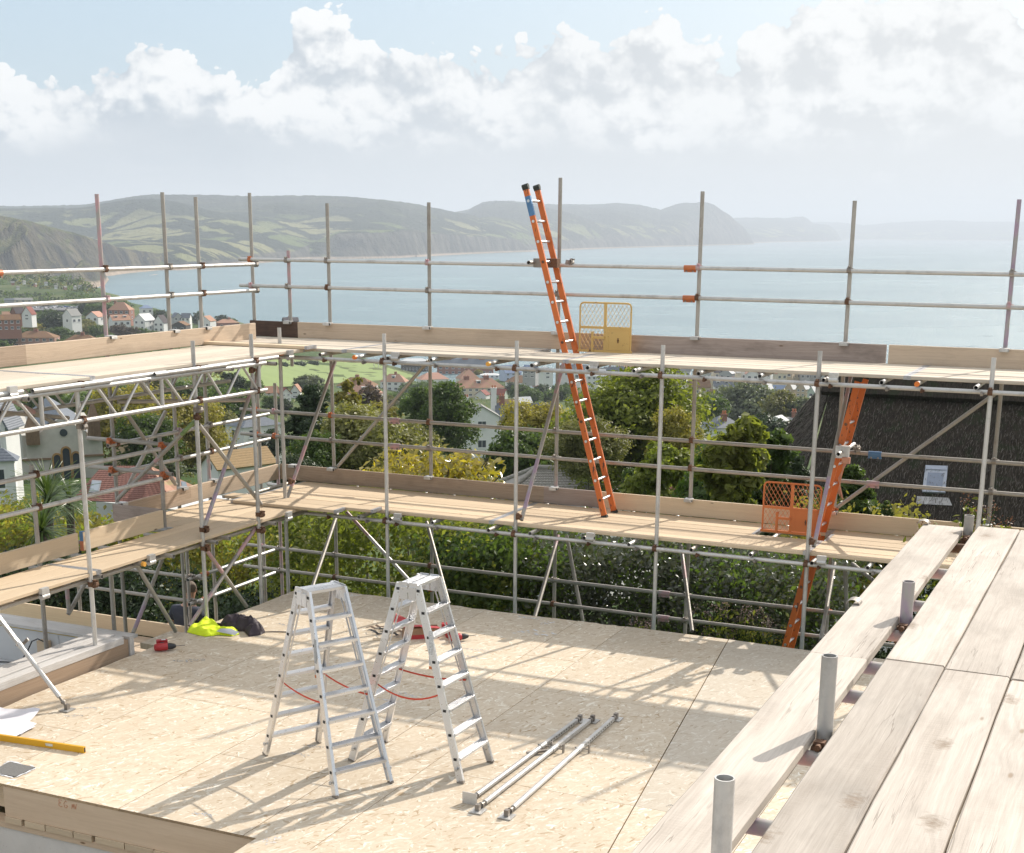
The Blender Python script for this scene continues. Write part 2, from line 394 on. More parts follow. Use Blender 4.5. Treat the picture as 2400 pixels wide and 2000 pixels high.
def landform(name, xs, sky_px, front, ridge_d, mat, nrow=46, rough=1.0, prof=.7, back=1.6, gully=0.0, seed=0.0, cliffz=0.0, ncol=220):
    """a hill seen across the water: skyline and beach taken from sighted points, real distance and depth"""
    X = np.linspace(xs[0], xs[1], ncol)
    sk = np.interp(X, [p[0] for p in sky_px], [p[1] for p in sky_px])
    sk = sk+(fbm(X/9.+seed, X*0+seed, 4)-.5)*3.2
    fd = np.interp(X, [p[0] for p in front], [p[1] for p in front])
    rd = np.interp(X, [p[0] for p in ridge_d], [p[1] for p in ridge_d])
    V = np.zeros((nrow, ncol, 3))
    for i, x in enumerate(X):
        a = az_of(x); f = fd[i]; r = max(rd[i], f*1.04); zr = EYE[2]+elev(x, sk[i])*r
        t = np.linspace(0, back, nrow)**1.15*1.0
        d = f+(r-f)*t
        base = SEA-3
        s_ = np.where(t < 1, np.clip(t, 0, 1)**prof, 1-np.clip((t-1)/.6, 0, 1)**1.5*.8)
        cz = np.interp(x, [p[0] for p in cliffz], [p[1] for p in cliffz]) if cliffz else 0
        ramp_ = np.clip(t/.06, 0, 1)
        h = (zr-base)*s_
        h = np.maximum(h, cz*ramp_*np.clip(1.0, 0, 1)) if cz else h
        px = d*math.sin(a); py = d*math.cos(a)
        w = np.clip(t*3, 0, 1)*np.clip((1-t)*6, 0.0, 1)
        nn = (fbm(px/620.+seed, py/620.+seed, 5)-.5)*130*rough*w*np.clip((zr-base)/150, .3, 1.5)
        if gully: nn = nn-gully*np.abs(fbm(px/95.+seed*3, py/420.+seed, 4)-.5)*2*w
        h = np.minimum(h+nn, (zr-base)*np.where(t < 1, .15+.85*t/np.maximum(t, 1e-6), 1))
        z = base+np.maximum(h, 0)
        # nothing in front of the ridge may rise above the sighted skyline
        lim = EYE[2]+elev(x, sk[i])*d
        z = np.minimum(z, lim)
        for k in range(nrow):
            gx, gy = polar(a, d[k]); V[k, i] = (gx, gy, z[k])
    F = [(k*ncol+i, k*ncol+i+1, (k+1)*ncol+i+1, (k+1)*ncol+i) for k in range(nrow-1) for i in range(ncol-1)]
    return tag(link(name, mesh(name, V.reshape(-1, 3), F, mat, smooth=True)), kind='structure')
def beach(pairs):
    o = []
    for x, y in pairs: o.append((x, min(-80.0/elev(x, y), 22000)))
    return o
# landslip hill on the near left, running along the shore
landform('landslip_hill', (-260, 760), [(-260, 470), (0, 502), (60, 510), (102, 519), (167, 538), (202, 546), (238, 559), (298, 580), (357, 590), (420, 598), (500, 606), (600, 612), (760, 616)],
         beach([(-260, 690), (180, 684), (232, 679), (262, 668), (272, 655), (330, 649), (380, 645), (440, 636), (500, 630), (600, 619), (760, 612)]),
         [(-260, 2600), (100, 2500), (240, 2600), (360, 2900), (500, 3300), (760, 4000)], MAT['black_hill'], rough=.7, prof=.62, gully=120, seed=3.3, nrow=64, ncol=300)
# wooded hills and fields behind the far beach, with the first cliffs
landform('wooded_hills', (-300, 1250), [(-300, 486), (0, 484), (160, 482), (235, 479), (275, 472), (330, 462), (385, 456), (450, 457), (520, 457), (600, 460), (680, 459), (740, 458), (800, 460), (860, 464), (920, 470), (980, 478), (1010, 485), (1050, 493), (1110, 505), (1180, 540), (1250, 585)],
         beach([(-300, 640), (440, 634), (520, 627), (600, 619), (680, 612), (735, 608), (860, 607), (941, 605), (1143, 594), (1250, 590)]),
         [(-300, 6400), (300, 6200), (520, 6000), (650, 5600), (900, 5400), (1050, 5900), (1250, 6200)], MAT['far_hills'], rough=.75, prof=.6, seed=7.1, cliffz=[(600, 0), (740, 50), (800, 78), (1000, 78), (1150, 60), (1250, 40)], nrow=60, ncol=320)
landform('table_hill', (980, 1752), [(980, 500), (1050, 500), (1097, 491), (1131, 473), (1160, 470), (1200, 471), (1260, 478), (1371, 479), (1440, 476), (1486, 480), (1535, 491), (1577, 477), (1634, 474), (1657, 481), (1691, 504), (1726, 533), (1740, 552), (1752, 572)],
         beach([(980, 603), (1143, 594), (1300, 588), (1600, 577.5), (1752, 573)]), [(980, 7600), (1300, 8600), (1600, 9400), (1752, 9900)], MAT['far_hills'], rough=.8, prof=.55, seed=11.7, cliffz=[(1100, 30), (1500, 60), (1752, 20)], ncol=260)
landform('second_headland', (1560, 1952), [(1560, 512), (1703, 511), (1745, 510), (1813, 511), (1859, 507), (1870, 512), (1882, 524), (1920, 528), (1939, 543), (1952, 565)],
         beach([(1560, 574), (1752, 569.5), (1952, 565.5)]), [(1560, 13000), (1952, 15500)], MAT['far_hills'], rough=.7, seed=19.2, cliffz=[(1700, 40), (1900, 70), (1952, 10)])
landform('distant_coast', (1800, 3000), [(1800, 520), (1890, 520), (1935, 521), (2000, 528), (2057, 522), (2171, 516), (2248, 519), (2400, 519), (2700, 522), (3000, 530)],
         [(1800, 17500), (3000, 17500)], [(1800, 19500), (3000, 19500)], MAT['far_hills'], rough=.6, seed=23.9)
# ------------------------------------------------------------------ sea air
hz = MB(); hz.box((-26000, -4200, SEA-9), (26000, 24000, 330))
ma = bpy.data.materials.new('sea_air'); ma.use_nodes = True; ma.node_tree.nodes.clear(); n = NT(ma.node_tree)
pv = n.node('ShaderNodeVolumePrincipled', {'Color': (.82, .90, 1.0, 1), 'Density': 1.35e-4, 'Anisotropy': .12})
o_ = n.node('ShaderNodeOutputMaterial'); n.link(pv.outputs[0], o_.inputs['Volume'])
ma.cycles.homogeneous_volume = True
haze = hz.make('haze', ma); tag(haze, kind='stuff')
# ------------------------------------------------------------------ site materials
def wood(name, c1, c2, knot=(.13, .075, .04), rough=.75, stain=.0, grain=1.0, kn=.07, ringc=None):
    ma, n = material(name)
    off = n.vm('MULTIPLY', n.node('ShaderNodeCombineXYZ', {0: n.rnd, 1: n.rnd, 2: n.rnd}).outputs[0], (37., 11., 23.))
    p = n.vm('ADD', n.obj, off)
    wav = n.noise(n.vm('MULTIPLY', p, (1.3, 3.0, 3.0)), 1.0, 2, .5)
    # knots: sparse round cells that bend the grain
    kv = n.node('ShaderNodeTexVoronoi', {'Vector': n.vm('MULTIPLY', p, (2.1, 6.5, 6.5)), 'Scale': 1.0, 'Randomness': 1.0})
    kd = kv.outputs['Distance']; krand = n.node('ShaderNodeSeparateColor', {0: kv.outputs['Color']}).outputs[0]
    has = n.m('GREATER_THAN', krand, .45)
    bend = n.m('MULTIPLY', n.map(kd, .0, .5, 1.0, 0.0, smooth=True), has)
    sx_ = n.node('ShaderNodeSeparateXYZ', {0: p})
    yy = n.m('ADD', sx_.outputs[1], n.m('ADD', n.m('MULTIPLY', wav, .075*grain), n.m('MULTIPLY', bend, .03)))
    gp = n.node('ShaderNodeCombineXYZ', {0: n.m('MULTIPLY', sx_.outputs[0], .8), 1: n.m('MULTIPLY', yy, 62.), 2: n.m('MULTIPLY', sx_.outputs[2], 40.)}).outputs[0]
    gr = n.noise(gp, 1.0, 4, .62)
    fib = n.noise(n.vm('MULTIPLY', p, (9., 210., 210.)), 1.0, 3, .6)
    f = n.m('ADD', n.m('MULTIPLY', gr, .6), n.m('MULTIPLY', fib, .4))
    c = n.mix(n.map(f, .36, .64), c2, c1)
    blot = n.noise(n.vm('MULTIPLY', p, (2.2, 5., 5.)), 1.0, 4, .6)
    c = n.mix(n.map(blot, .5, .78, 0, stain), c, tuple(x*.42 for x in c2))
    km = n.m('MULTIPLY', n.map(kd, kn, kn*.45), has)
    c = n.mix(n.m('MULTIPLY', km, .85), c, knot)
    v = n.map(n.rnd, 0, 1, .86, 1.12)
    c = n.vm('MULTIPLY', c, n.node('ShaderNodeCombineXYZ', {0: v, 1: v, 2: v}).outputs[0])
    setp(n, Base_Color=c, Roughness=rough, Specular_IOR_Level=.25)
    bump(n, n.m('ADD', f, n.m('MULTIPLY', km, -.5)), .35, .004)
    return ma
MAT['board'] = wood('scaffold_board_wood', (.60, .48, .36), (.49, .375, .275), stain=.3)
MAT['board_pale'] = wood('pale_board_wood', (.64, .56, .455), (.54, .46, .365), stain=.25)
MAT['board_new'] = wood('new_board_wood', (.72, .575, .405), (.635, .49, .335), stain=.08)
MAT['board_fg'] = wood('weathered_board_wood', (.57, .51, .445), (.445, .39, .335), knot=(.26, .19, .13), stain=.45, grain=.7, kn=.06)
MAT['toe_old'] = wood('old_toe_board_wood', (.52, .40, .30), (.38, .285, .21), stain=.5)
MAT['toe_grey'] = wood('grey_toe_board_wood', (.42, .34, .295), (.30, .24, .21), stain=.8)
MAT['toe_dark'] = wood('dark_toe_board_wood', (.12, .075, .055), (.075, .05, .04), stain=.7)
MAT['clt'] = wood('spruce_panel_wood', (.78, .60, .43), (.70, .52, .36), knot=(.17, .085, .035), stain=.03, grain=.6, kn=.075)
def sawn(ma, amount=.6, dents=.8):
    n = NT(ma.node_tree); bs = [x for x in n.n if x.type == 'BSDF_PRINCIPLED'][0]; obj = n.node('ShaderNodeTexCoord').outputs['Object']; rnd = n.node('ShaderNodeObjectInfo').outputs['Random']
    p = n.vm('ADD', obj, n.vm('MULTIPLY', n.node('ShaderNodeCombineXYZ', {0: rnd, 1: rnd, 2: 0.0}).outputs[0], (53., 29., 0)))
    saw = n.noise(n.vm('MULTIPLY', p, (150., 5., 5.)), 1.0, 3, .6); area = n.map(n.noise(n.vm('MULTIPLY', p, (1.6, 6., 1.)), 1.0, 3, .6), .48, .62)
    dv = n.node('ShaderNodeTexVoronoi', {'Vector': n.vm('MULTIPLY', p, (2.3, 4.2, 1.)), 'Scale': 1.0}, voronoi_dimensions='2D'); keep = n.m('GREATER_THAN', n.node('ShaderNodeSeparateColor', {0: dv.outputs['Color']}).outputs[1], .56)
    wob = n.noise(n.vm('MULTIPLY', p, (38., 24., 1.)), 1.0, 4, .65); dent = n.m('MULTIPLY', n.m('MULTIPLY', n.map(n.m('ADD', dv.outputs[0], n.m('MULTIPLY', wob, .42)), .36, .20), keep), dents)
    crk = n.noise(n.vm('MULTIPLY', p, (.9, 26., 1.)), 1.0, 3, .5); crack = n.map(n.m('ABSOLUTE', n.m('SUBTRACT', crk, .5)), .010, .003)
    crack = n.m('MULTIPLY', crack, n.map(n.noise(n.vm('MULTIPLY', p, (1.1, 3., 1.)), 1.0, 2), .52, .6))
    old = bs.inputs['Base Color'].links[0].from_socket
    c = n.mix(n.m('MULTIPLY', n.m('MULTIPLY', saw, area), amount), old, (.30, .25, .205)); c = n.mix(dent, c, (.22, .16, .11)); c = n.mix(n.m('MULTIPLY', crack, .5), c, (.17, .135, .105)); n.link(c, bs.inputs['Base Color'])
    bp = [x for x in n.n if x.type == 'BUMP'][0]; oh = bp.inputs['Height'].links[0].from_socket
    n.link(n.m('ADD', oh, n.m('SUBTRACT', n.m('MULTIPLY', n.m('MULTIPLY', saw, area), .6), n.m('ADD', n.m('MULTIPLY', dent, 1.2), crack))), bp.inputs['Height'])
sawn(MAT['board_fg'])
def metal(name, col, rough=.42, metalness=.85, dirt=.35, dcol=(.16, .13, .11)):
    ma, n = material(name)
    ns = n.noise(n.vm('MULTIPLY', n.vm('ADD', n.obj, n.vm('MULTIPLY', n.node('ShaderNodeCombineXYZ', {0: n.rnd, 1: n.rnd, 2: n.rnd}).outputs[0], (31., 17., 43.))), (1., 1., .7)), 6.0, 7, .7); n2_ = n.noise(n.vm('MULTIPLY', n.obj, (3., 3., 3.)), 14.0, 3, .6)
    k = n.map(ns, .5, .72, 0, dirt)
    v = n.map(n.rnd, 0, 1, .85, 1.15)
    c = n.vm('MULTIPLY', n.mix(k, col, dcol), n.node('ShaderNodeCombineXYZ', {0: v, 1: v, 2: v}).outputs[0])
    setp(n, Base_Color=c, Roughness=n.map(n2_, .3, .7, rough-.1, rough+.16), Metallic=n.map(k, 0, 1, metalness, metalness*.5))
    bump(n, ns, .12, .003)
    return ma
MAT['galv'] = metal('galvanised_tube', (.56, .55, .53), .48, .6, .45)
MAT['galv_dull'] = metal('dull_galvanised_tube', (.40, .375, .34), .55, .55, .6, (.21, .17, .14))
MAT['alu'] = metal('aluminium', (.72, .72, .73), .34, .9, .12, (.5, .48, .45))
def worn_paint(name, col):
    ma, n = material(name); ns = n.noise(n.vm('MULTIPLY', n.obj, (9., 9., 5.)), 1.0, 5, .68); f = n.map(ns, .40, .58)
    setp(n, Base_Color=n.mix(f, (.40, .385, .365), n.mix(n.noise(n.obj, 30.0, 3), col, tuple(x*.8 for x in col))), Metallic=n.map(f, 0, 1, .55, 0), Roughness=.55); bump(n, ns, .15, .003); return ma
MAT['pink'] = worn_paint('pink_paint', (.56, .34, .36)); MAT['purple'] = worn_paint('purple_paint', (.42, .31, .40))
MAT['green_p'] = simple('green_paint', (.22, .33, .13), .6, 0, .3, 14)
MAT['rust'] = simple('rusty_steel', (.16, .085, .05), .75, .3, .4, 30, bs=.4)
MAT['steel'] = metal('forged_steel', (.30, .27, .24), .5, .6, .6, (.14, .09, .06))
MAT['orange'] = simple('orange_paint', (.50, .15, .05), .5, 0, .2, 20)
MAT['orange_cap'] = simple('orange_plastic', (.72, .19, .03), .45, 0, .05)
MAT['yellow_cap'] = simple('yellow_plastic', (.72, .36, .06), .45, 0, .05)
MAT['blue_p'] = simple('blue_paint', (.08, .19, .36), .5, 0, .2)
MAT['hole'] = simple('tube_inside', (.03, .03, .03), .9)
def tubemesh(p, q, r=.0242, mats=None, o=(0, 0, 0), n=14):
    """hollow tube from p to q; mats = [(end fraction, material), ...]"""
    mats = mats or [(1.0, MAT['galv'])]
    b = MB(o); p = np.asarray(p, float); q = np.asarray(q, float); L = np.linalg.norm(q-p); t = (q-p)/L
    a = np.array([0, 0, 1.]) if abs(t[2]) < .9 else np.array([1., 0, 0])
    x = np.cross(t, a); x /= np.linalg.norm(x); y = np.cross(t, x)
    ring = lambda c, rr: [c+(x*math.cos(2*math.pi*i/n)+y*math.sin(2*math.pi*i/n))*rr for i in range(n)]
    f0 = 0.0; ml = []
    for f1, ma_ in mats:
        if ma_ not in ml: ml.append(ma_)
        b.rings([ring(p+(q-p)*f0, r), ring(p+(q-p)*f1, r)], ml.index(ma_), False); f0 = f1
    e0 = ml.index(mats[0][1]); e1 = ml.index(mats[-1][1]); k = min(.12/L, .4); hi = len(ml); ri = r*.83
    b.rings([ring(p, ri), ring(p, r)], e0, False, False); b.rings([ring(q, r), ring(q, ri)], e1, False, False)
    b.rings([ring(p+(q-p)*k, ri), ring(p, ri)], e0, False); b.rings([ring(q, ri), ring(q-(q-p)*k, ri)], e1, False)
    b.add(ring(p+(q-p)*k, ri), [tuple(range(n))], hi); b.add(ring(q-(q-p)*k, ri), [tuple(range(n))[::-1]], hi)
    return b, ml+[MAT['hole']]
def tube(name, p, q, parent, mats=None, r=.0242):
    o = np.array(parent.location) if parent is not None else np.zeros(3)
    mid = (np.asarray(p)+np.asarray(q))/2
    b, ml = tubemesh(p, q, r, mats, mid)
    ob = link(name, b.mesh(name, ml), parent, tuple(mid-o)); return ob
G = lambda: [(1.0, MAT['galv'])]
GD = lambda: [(1.0, MAT['galv_dull'])]
def ends(c1=None, f1=0.0, c2=None, f2=1.0, base='galv_dull'):
    l = []
    if c1: l.append((f1, MAT[c1]))
    l.append((f2 if c2 else 1.0, MAT[base]))
    if c2: l.append((1.0, MAT[c2]))
    return l
# couplers: a pair of hinged bands with bolts, one round the upright (z) and one round the horizontal tube (x)
def coupler_mesh(name, ma):
    b = MB(); n = 10
    def band(axis, c, w=.05, r0=.0245, r1=.034):
        rg = []
        for s_, rr in ((-w/2, r0), (-w/2, r1), (w/2, r1), (w/2, r0)):
            ring = []
            for i in range(n):
                a = 2*math.pi*i/n; d = np.array([0., 0., 0.]); d[axis] = s_
                d[(axis+1) % 3] = rr*math.cos(a); d[(axis+2) % 3] = rr*math.sin(a); ring.append(np.array(c)+d)
            rg.append(ring)
        b.rings(rg, 0, False, False)
    band(2, (0, 0, 0)); band(0, (0, -.0545, 0))
    b.box((-.022, -.045, -.022), (.022, -.012, .022))
    b.box((.028, -.016, -.016), (.052, .016, .016)); b.rod((.042, -.03, 0), (.042, .038, 0), .0065, 6); b.rod((.042, .03, 0), (.042, .045, 0), .011, 6)
    b.box((-.016, -.07, .028), (.016, -.04, .05)); b.rod((0, -.085, .04), (0, -.02, .04), .0065, 6); b.rod((0, -.098, .04), (0, -.082, .04), .011, 6)
    return b.mesh(name, [ma])
CPL = [coupler_mesh('coupler', MAT[k]) for k in ('rust', 'steel', 'orange', 'pink', 'steel')]
_cr = random.Random(11)
def coupler(pos, parent, rz=0.0, k=None, flip=False):
    o = np.array(parent.location); k = _cr.choice((0, 0, 1, 1, 1, 4, 0, 2, 3, 1, 4)) if k is None else k
    return link('coupler', CPL[k], parent, tuple(np.asarray(pos, float)-o), (math.pi if flip else 0, 0, rz))
def sleeve(p, d, parent, ma):
    """joint sleeve round a horizontal tube at p along d: two pressed halves with bolt heads"""
    o = np.array(parent.location); b = MB(); p = np.asarray(p, float); d = np.asarray(d, float)
    b.rod((-.075, 0, 0), (.075, 0, 0), .033, 10); b.box((-.075, -.012, -.052), (.075, .012, -.026))
    for x in (-.04, .04): b.rod((x, -.03, -.042), (x, .02, -.042), .011, 6, 1)
    return b.make('sleeve_coupler', [ma, MAT['steel']], parent, tuple(p-o), (0, 0, math.atan2(d[1], d[0])))
# boards
_bm = {}
def board_mesh(L, w=.222, h=.038, ma='board', band=True, seg=1, warp=0.0, seed=0):
    key = (round(L, 3), w, h, ma, band, seg, warp, seed if warp else 0)
    if key in _bm: return _bm[key]
    b = MB(); rr = random.Random(seed); c = .005
    prof_ = [(-w/2+c, -h), (w/2-c, -h), (w/2, -h+c), (w/2, -c), (w/2-c, 0), (-w/2+c, 0), (-w/2, -c), (-w/2, -h+c)]
    rg = []; off = 0.0
    for k in range(seg+1):
        x = -L/2+L*k/seg; dz = (rr.random()-.5)*warp; tw = (rr.random()-.5)*warp*2; dy = (rr.random()-.5)*warp
        rg.append([(x, y+dy, z+dz+tw*y) for y, z in prof_])
    b.rings(rg, 0, True, False)
    if band:
        for s_ in (-1, 1):
            a, e = sorted((s_*L/2+s_*.0015, s_*(L/2-.035)))
            b.box((a, -w/2-.0015, -h-.0015), (e, w/2+.0015, .0015), 1)
    me = b.mesh('board', [MAT[ma], MAT['band']]); _bm[key] = me; return me
MAT['band'] = metal('galvanised_end_band', (.45, .45, .46), .45, .7, .4)
def board(p, L, parent, along='u', ma='board', name='board', w=.222, h=.038, tilt=0.0, **kw):
    """p = centre of the board's upper face"""
    o = np.array(parent.location)
    return link(name, board_mesh(L, w, h, ma, **kw), parent, tuple(np.asarray(p, float)-o), (0, tilt, 0 if along == 'u' else math.pi/2))
def toe(p0, p1, parent, ma, name='toe_board', hgt=.215, th=.038):
    """a board on edge from p0 to p1 (bottom line)"""
    o = np.array(parent.location); p0 = np.asarray(p0, float); p1 = np.asarray(p1, float); L = np.linalg.norm(p1-p0); mid = (p0+p1)/2
    ob = link(name, board_mesh(round(L, 2), hgt, th, ma, band=False), parent, tuple(mid+np.array([0, 0, hgt/2])-o))
    d = (p1-p0)/L; X = Vector(d); Y = Vector((0, 0, 1)); Z = X.cross(Y)
    ob.rotation_euler = Matrix((X, Y, Z)).transposed().to_euler(); return ob
zU, zL, zT = 3.0, 1.0, -.98
# ================================================================== far scaffold
BS = thing('scaffold', (-6.5, 16.0, -2.4), 'long tube scaffold with two boarded lifts across the far edge of the deck, sea behind', 'scaffold', group='scaffolds round the building site')
inner_u = [-10.29, -8.76, -6.965, -5.155, -3.38, -1.593, .25, 2.0]
inner_top = [3.24, 3.22, 3.20, 3.22, 3.225, 3.23, 3.22, 3.2]
for i, (u, zt) in enumerate(zip(inner_u, inner_top)):
    tube('standard', (u, 15.335, -2.6), (u, 15.335, zt), BS, G())
outer = [(-11.68, 4.93, -2.6, None), (-11.08, 4.17, 2.6, 'pk'), (-11.38, 2.35, -2.6, 'pk2'), (-10.44, 4.79, -3, None), (-8.9, 4.8, -3, None), (-7.055, 5.09, -3, None), (-5.22, 4.92, -3, None), (-3.415, 4.81, -3, None), (-1.637, 4.82, -3, 'pu'), (.15, 4.85, -3, None)]
for u, zt, zb, c in outer:
    mm = GD()
    if c == 'pk': mm = ends('pink', .0, 'pink', .55)
    if c == 'pk2': mm = [(.2, MAT['galv_dull']), (.78, MAT['pink']), (1, MAT['galv_dull'])]
    if c == 'pu': mm = ends(c2='purple', f2=.78)
    if u in (-10.44, -7.055): mm = [(.45, MAT['galv_dull']), (.54, MAT['pink']), (1, MAT['galv_dull'])]
    tube('standard', (u, 16.8, zb), (u, 16.8, zt), BS, mm)
    for z in (4.04, 3.685, 1.955, 1.605, -.03, -.36):
        if zb < z < zt: coupler((u, 16.8, z), BS)
# guard rails
for z in (4.04, 3.685):
    tube('guardrail', (-11.86, 16.745, z+.006), (-5.3, 16.745, z-.004), BS, G()); tube('guardrail', (-5.3, 16.745, z-.004), (1.2, 16.745, z-.02), BS, G())
    sleeve((-5.32, 16.745, z-.004), (1, 0, 0), BS, MAT['orange'])
for z, ka, kb in ((1.955, 'rust', 'blue_p'), (1.605, 'pink', 'pink')):
    tube('guardrail', (-11.95, 16.745, z+.005), (-9.4, 16.745, z), BS, GD()); tube('guardrail', (-9.4, 16.745, z), (-2.95, 16.745, z-.01), BS, GD()); tube('guardrail', (-2.95, 16.745, z-.01), (1.2, 16.745, z-.005), BS, GD())
    sleeve((-9.42, 16.745, z), (1, 0, 0), BS, MAT['pink']); sleeve((-2.97, 16.745, z-.01), (1, 0, 0), BS, MAT[kb])
for z in (-.03, -.355):
    tube('guardrail', (-12.0, 16.745, z+.008), (-5.5, 16.745, z), BS, GD()); tube('guardrail', (-5.5, 16.745, z), (1.2, 16.745, z+.01), BS, GD()); sleeve((-5.5, 16.745, z), (1, 0, 0), BS, MAT['pink'])
# ledgers and transoms
for zp in (zU, zL):
    for v in (15.28, 16.86):
        tube('ledger', (-11.6, v, zp-.118), (-5.9, v, zp-.118), BS, G()); tube('ledger', (-5.9, v, zp-.118), (1.2, v, zp-.118), BS, G())
    us = [-11.2, -10.15, -9.62, -9.05, -8.62, -8.05, -7.23, -6.7, -6.02, -5.42, -4.68, -4.0, -3.28, -2.68, -2.32, -1.72, -1.05, -.4, .3, 1.0]
    for k, u in enumerate(us):
        tube('transom', (u, 15.12+.05*((k*7) % 3), zp-.063), (u, 16.95, zp-.063), BS, G() if k % 2 else GD())
        cap = {(zU, 1): 'orange_cap', (zU, 3): 'orange_cap', (zU, 6): 'yellow_cap', (zU, 13): None, (zU, 14): 'orange_cap'}.get((zp, k))
        if cap:
            b = MB(); b.rod((0, 0, 0), (0, -.035, 0), .027, 14); b.make('end_cap', [MAT[cap]], BS, tuple(np.array((u, 15.12+.05*((k*7) % 3)+.005, zp-.063))-np.array(BS.location)))
        cp_ = coupler((u+.05, 15.25, zp-.135), BS, 0.0, k % 2); cp_.scale = (.5, .5, .6)
        if k in (4, 8, 12): 
            b = MB(); b.box((-.05, -.02, -.03), (.05, .02, .045)); b.rod((-.05, 0, -.03), (.05, 0, -.03), .03, 10); b.make('board_clip', [MAT['galv']], BS, tuple(np.array((u+.09, 15.2, zp-.03))-np.array(BS.location)))
    for u in inner_u[:6]: coupler((u, 15.335, zp-.118), BS, 0, 0)
# bracing
def br(p, q, mm=None): return tube('brace', p, q, BS, mm or GD())
br(onv(*z5(470, 150), 16.72), onv(*z5(176, 990), 15.42), [(.22, MAT['pink']), (.62, MAT['galv_dull']), (.9, MAT['pink']), (1, MAT['galv_dull'])])
br(onv(*z6(302, 180), 16.72), onv(*z6(55, 1100), 15.42), [(.2, MAT['pink']), (.62, MAT['galv_dull']), (.93, MAT['purple']), (1, MAT['galv_dull'])])
br(onv(*z7(735, 260), 16.72), onv(*z7(518, 1255), 15.42), [(.17, MAT['pink']), (.6, MAT['galv_dull']), (.96, MAT['purple']), (1, MAT['galv_dull'])])
br(onv(*z5(1010, 165), 16.86), onv(*z5(478, 785), 16.86)); br(onv(*z7(1600, 345), 16.86), onv(*z7(640, 1035), 16.86))
br(onv(*z5(478, 1055), 16.72), onv(*z5(330, 1490), 15.45)); br(onv(*z5(530, 1050), 16.86), onv(*z5(960, 1520), 16.86), ends('pink', .3, base='galv'))
br(onv(*z5(1000, 1110), 16.7), onv(*z5(1130, 1590), 15.5)); br(onv(*z6(270, 1190), 16.72), onv(*z6(130, 1680), 15.4), ends('pink', .16))
br(onv(*z6(320, 1190), 16.86), onv(*z6(415, 1690), 16.86)); br(onv(*z6(990, 1250), 16.72), onv(*z6(1055, 1750), 15.6), [(.1, MAT['galv_dull']), (.4, MAT['pink']), (1, MAT['galv_dull'])])
br(onv(*z7(640, 1350), 16.72), onv(*z7(560, 1800), 15.5)); br(onv(*z7(745, 1355), 16.72), onv(*z7(900, 1480), 16.0)); tube('standard', onv(*z7(700, 1355), 16.3), onv(*z7(712, 1640), 16.3), BS, GD())
for q in ((z5(205, 870), 15.36), (z6(35, 1075), 15.36), (z7(500, 1220), 15.36)):
    coupler(onv(*q[0], q[1]), BS, .4, 0)
coupler(onv(*z7(635, 1035), 16.8), BS, 0, 2)
# boards of the upper and lower lifts
for zp, ma in ((zU, 'board_pale'), (zL, 'board_new')):
    cuts = [-11.6, -9.35, -6.35, -2.45, 1.3] if zp == zU else [-10.9, -7.3, -3.4, .5]
    for row in range(6):
        v = 15.47+row*.2285
        for k in range(len(cuts)-1):
            a, e = cuts[k], cuts[k+1]
            if zp == zU and row in (4, 5) and k == 1: e = -7.12              # ladder opening
            if zp == zU and row in (4, 5) and k == 2: a = -6.52
            if zp == zL and row in (3, 4) and k == 1: e = -4.18
            if zp == zL and row in (3, 4) and k == 2: a = -3.36
            if e-a < .1: continue
            board(((a+e)/2, v, zp+.0012*((row*5+k*3) % 4)), e-a-.006, BS, 'u', ma, tilt=0)
# lapped boards at the corner, lying on the left-hand lift
board((-10.9, 15.24, zU+.042), 2.3, BS, 'u', 'board_new'); board((-10.0, 15.25, zL+.042), 2.3, BS, 'u', 'board_new'); board((-10.05, 15.02, zL+.042), 1.6, BS, 'u', 'board_new')
# toe boards
for a, e, ma in ((-11.72, -10.93, 'toe_dark'), (-10.93, -6.86, 'board'), (-6.86, -6.6, 'toe_old'), (-6.6, -2.93, 'toe_grey'), (-2.9, 1.3, 'board')):
    toe((a, 16.7455, zU), (e-.004, 16.7455, zU), BS, ma)
for a, e, ma in ((-11.3, -9.9, 'toe_old'), (-9.9, -7.2, 'toe_old'), (-7.2, -6.42, 'toe_grey'), (-6.42, -4.2, 'board_new'), (-4.2, -2.25, 'board_new'), (-2.25, .6, 'board_new')):
    toe((a, 16.7455, zL), (e-.004, 16.7455, zL), BS, ma)
for u in (-11.08, -10.44, -8.9, -7.055, -5.22, -3.415, -1.637):
    for zp in (zU, zL):
        b = MB(); b.box((-.05, -.075, -.018), (.05, .03, .022)); b.rod((-.05, -.06, .0), (.05, -.06, .0), .018, 8); b.make('toe_board_clip', [MAT['galv']], BS, tuple(np.array((u, 16.76, zp+.205))-np.array(BS.location)))
# ================================================================== left-hand scaffold
LS = thing('scaffold', (-10.6, 12.0, -2.4), 'tube scaffold with lattice beams under its upper boards along the left edge of the deck', 'scaffold', group='scaffolds round the building site')
BSk = BS; BS = LS                                        # br() adds to the scaffold in hand
for v, zt in ((11.08, 2.95), (12.99, 3.245), (14.11, 3.25)):
    tube('standard', (-9.87, v, -2.6), (-9.87, v, zt), LS, G())
    for z in (2.93, 2.58, .88): coupler((-9.87, v, z), LS, math.pi/2, 0)
coupler((-9.87, 11.08, 2.52), LS, math.pi/2, 1); coupler((-9.87, 12.99, 2.48), LS, math.pi/2, 1); coupler((-9.87, 12.99, 2.40), LS, .8, 0); coupler((-9.87, 12.99, 1.1), LS, math.pi/2, 0); coupler((-9.87, 14.11, 1.08), LS, math.pi/2, 0); coupler((-9.87, 14.11, 2.83), LS, .4, 0)
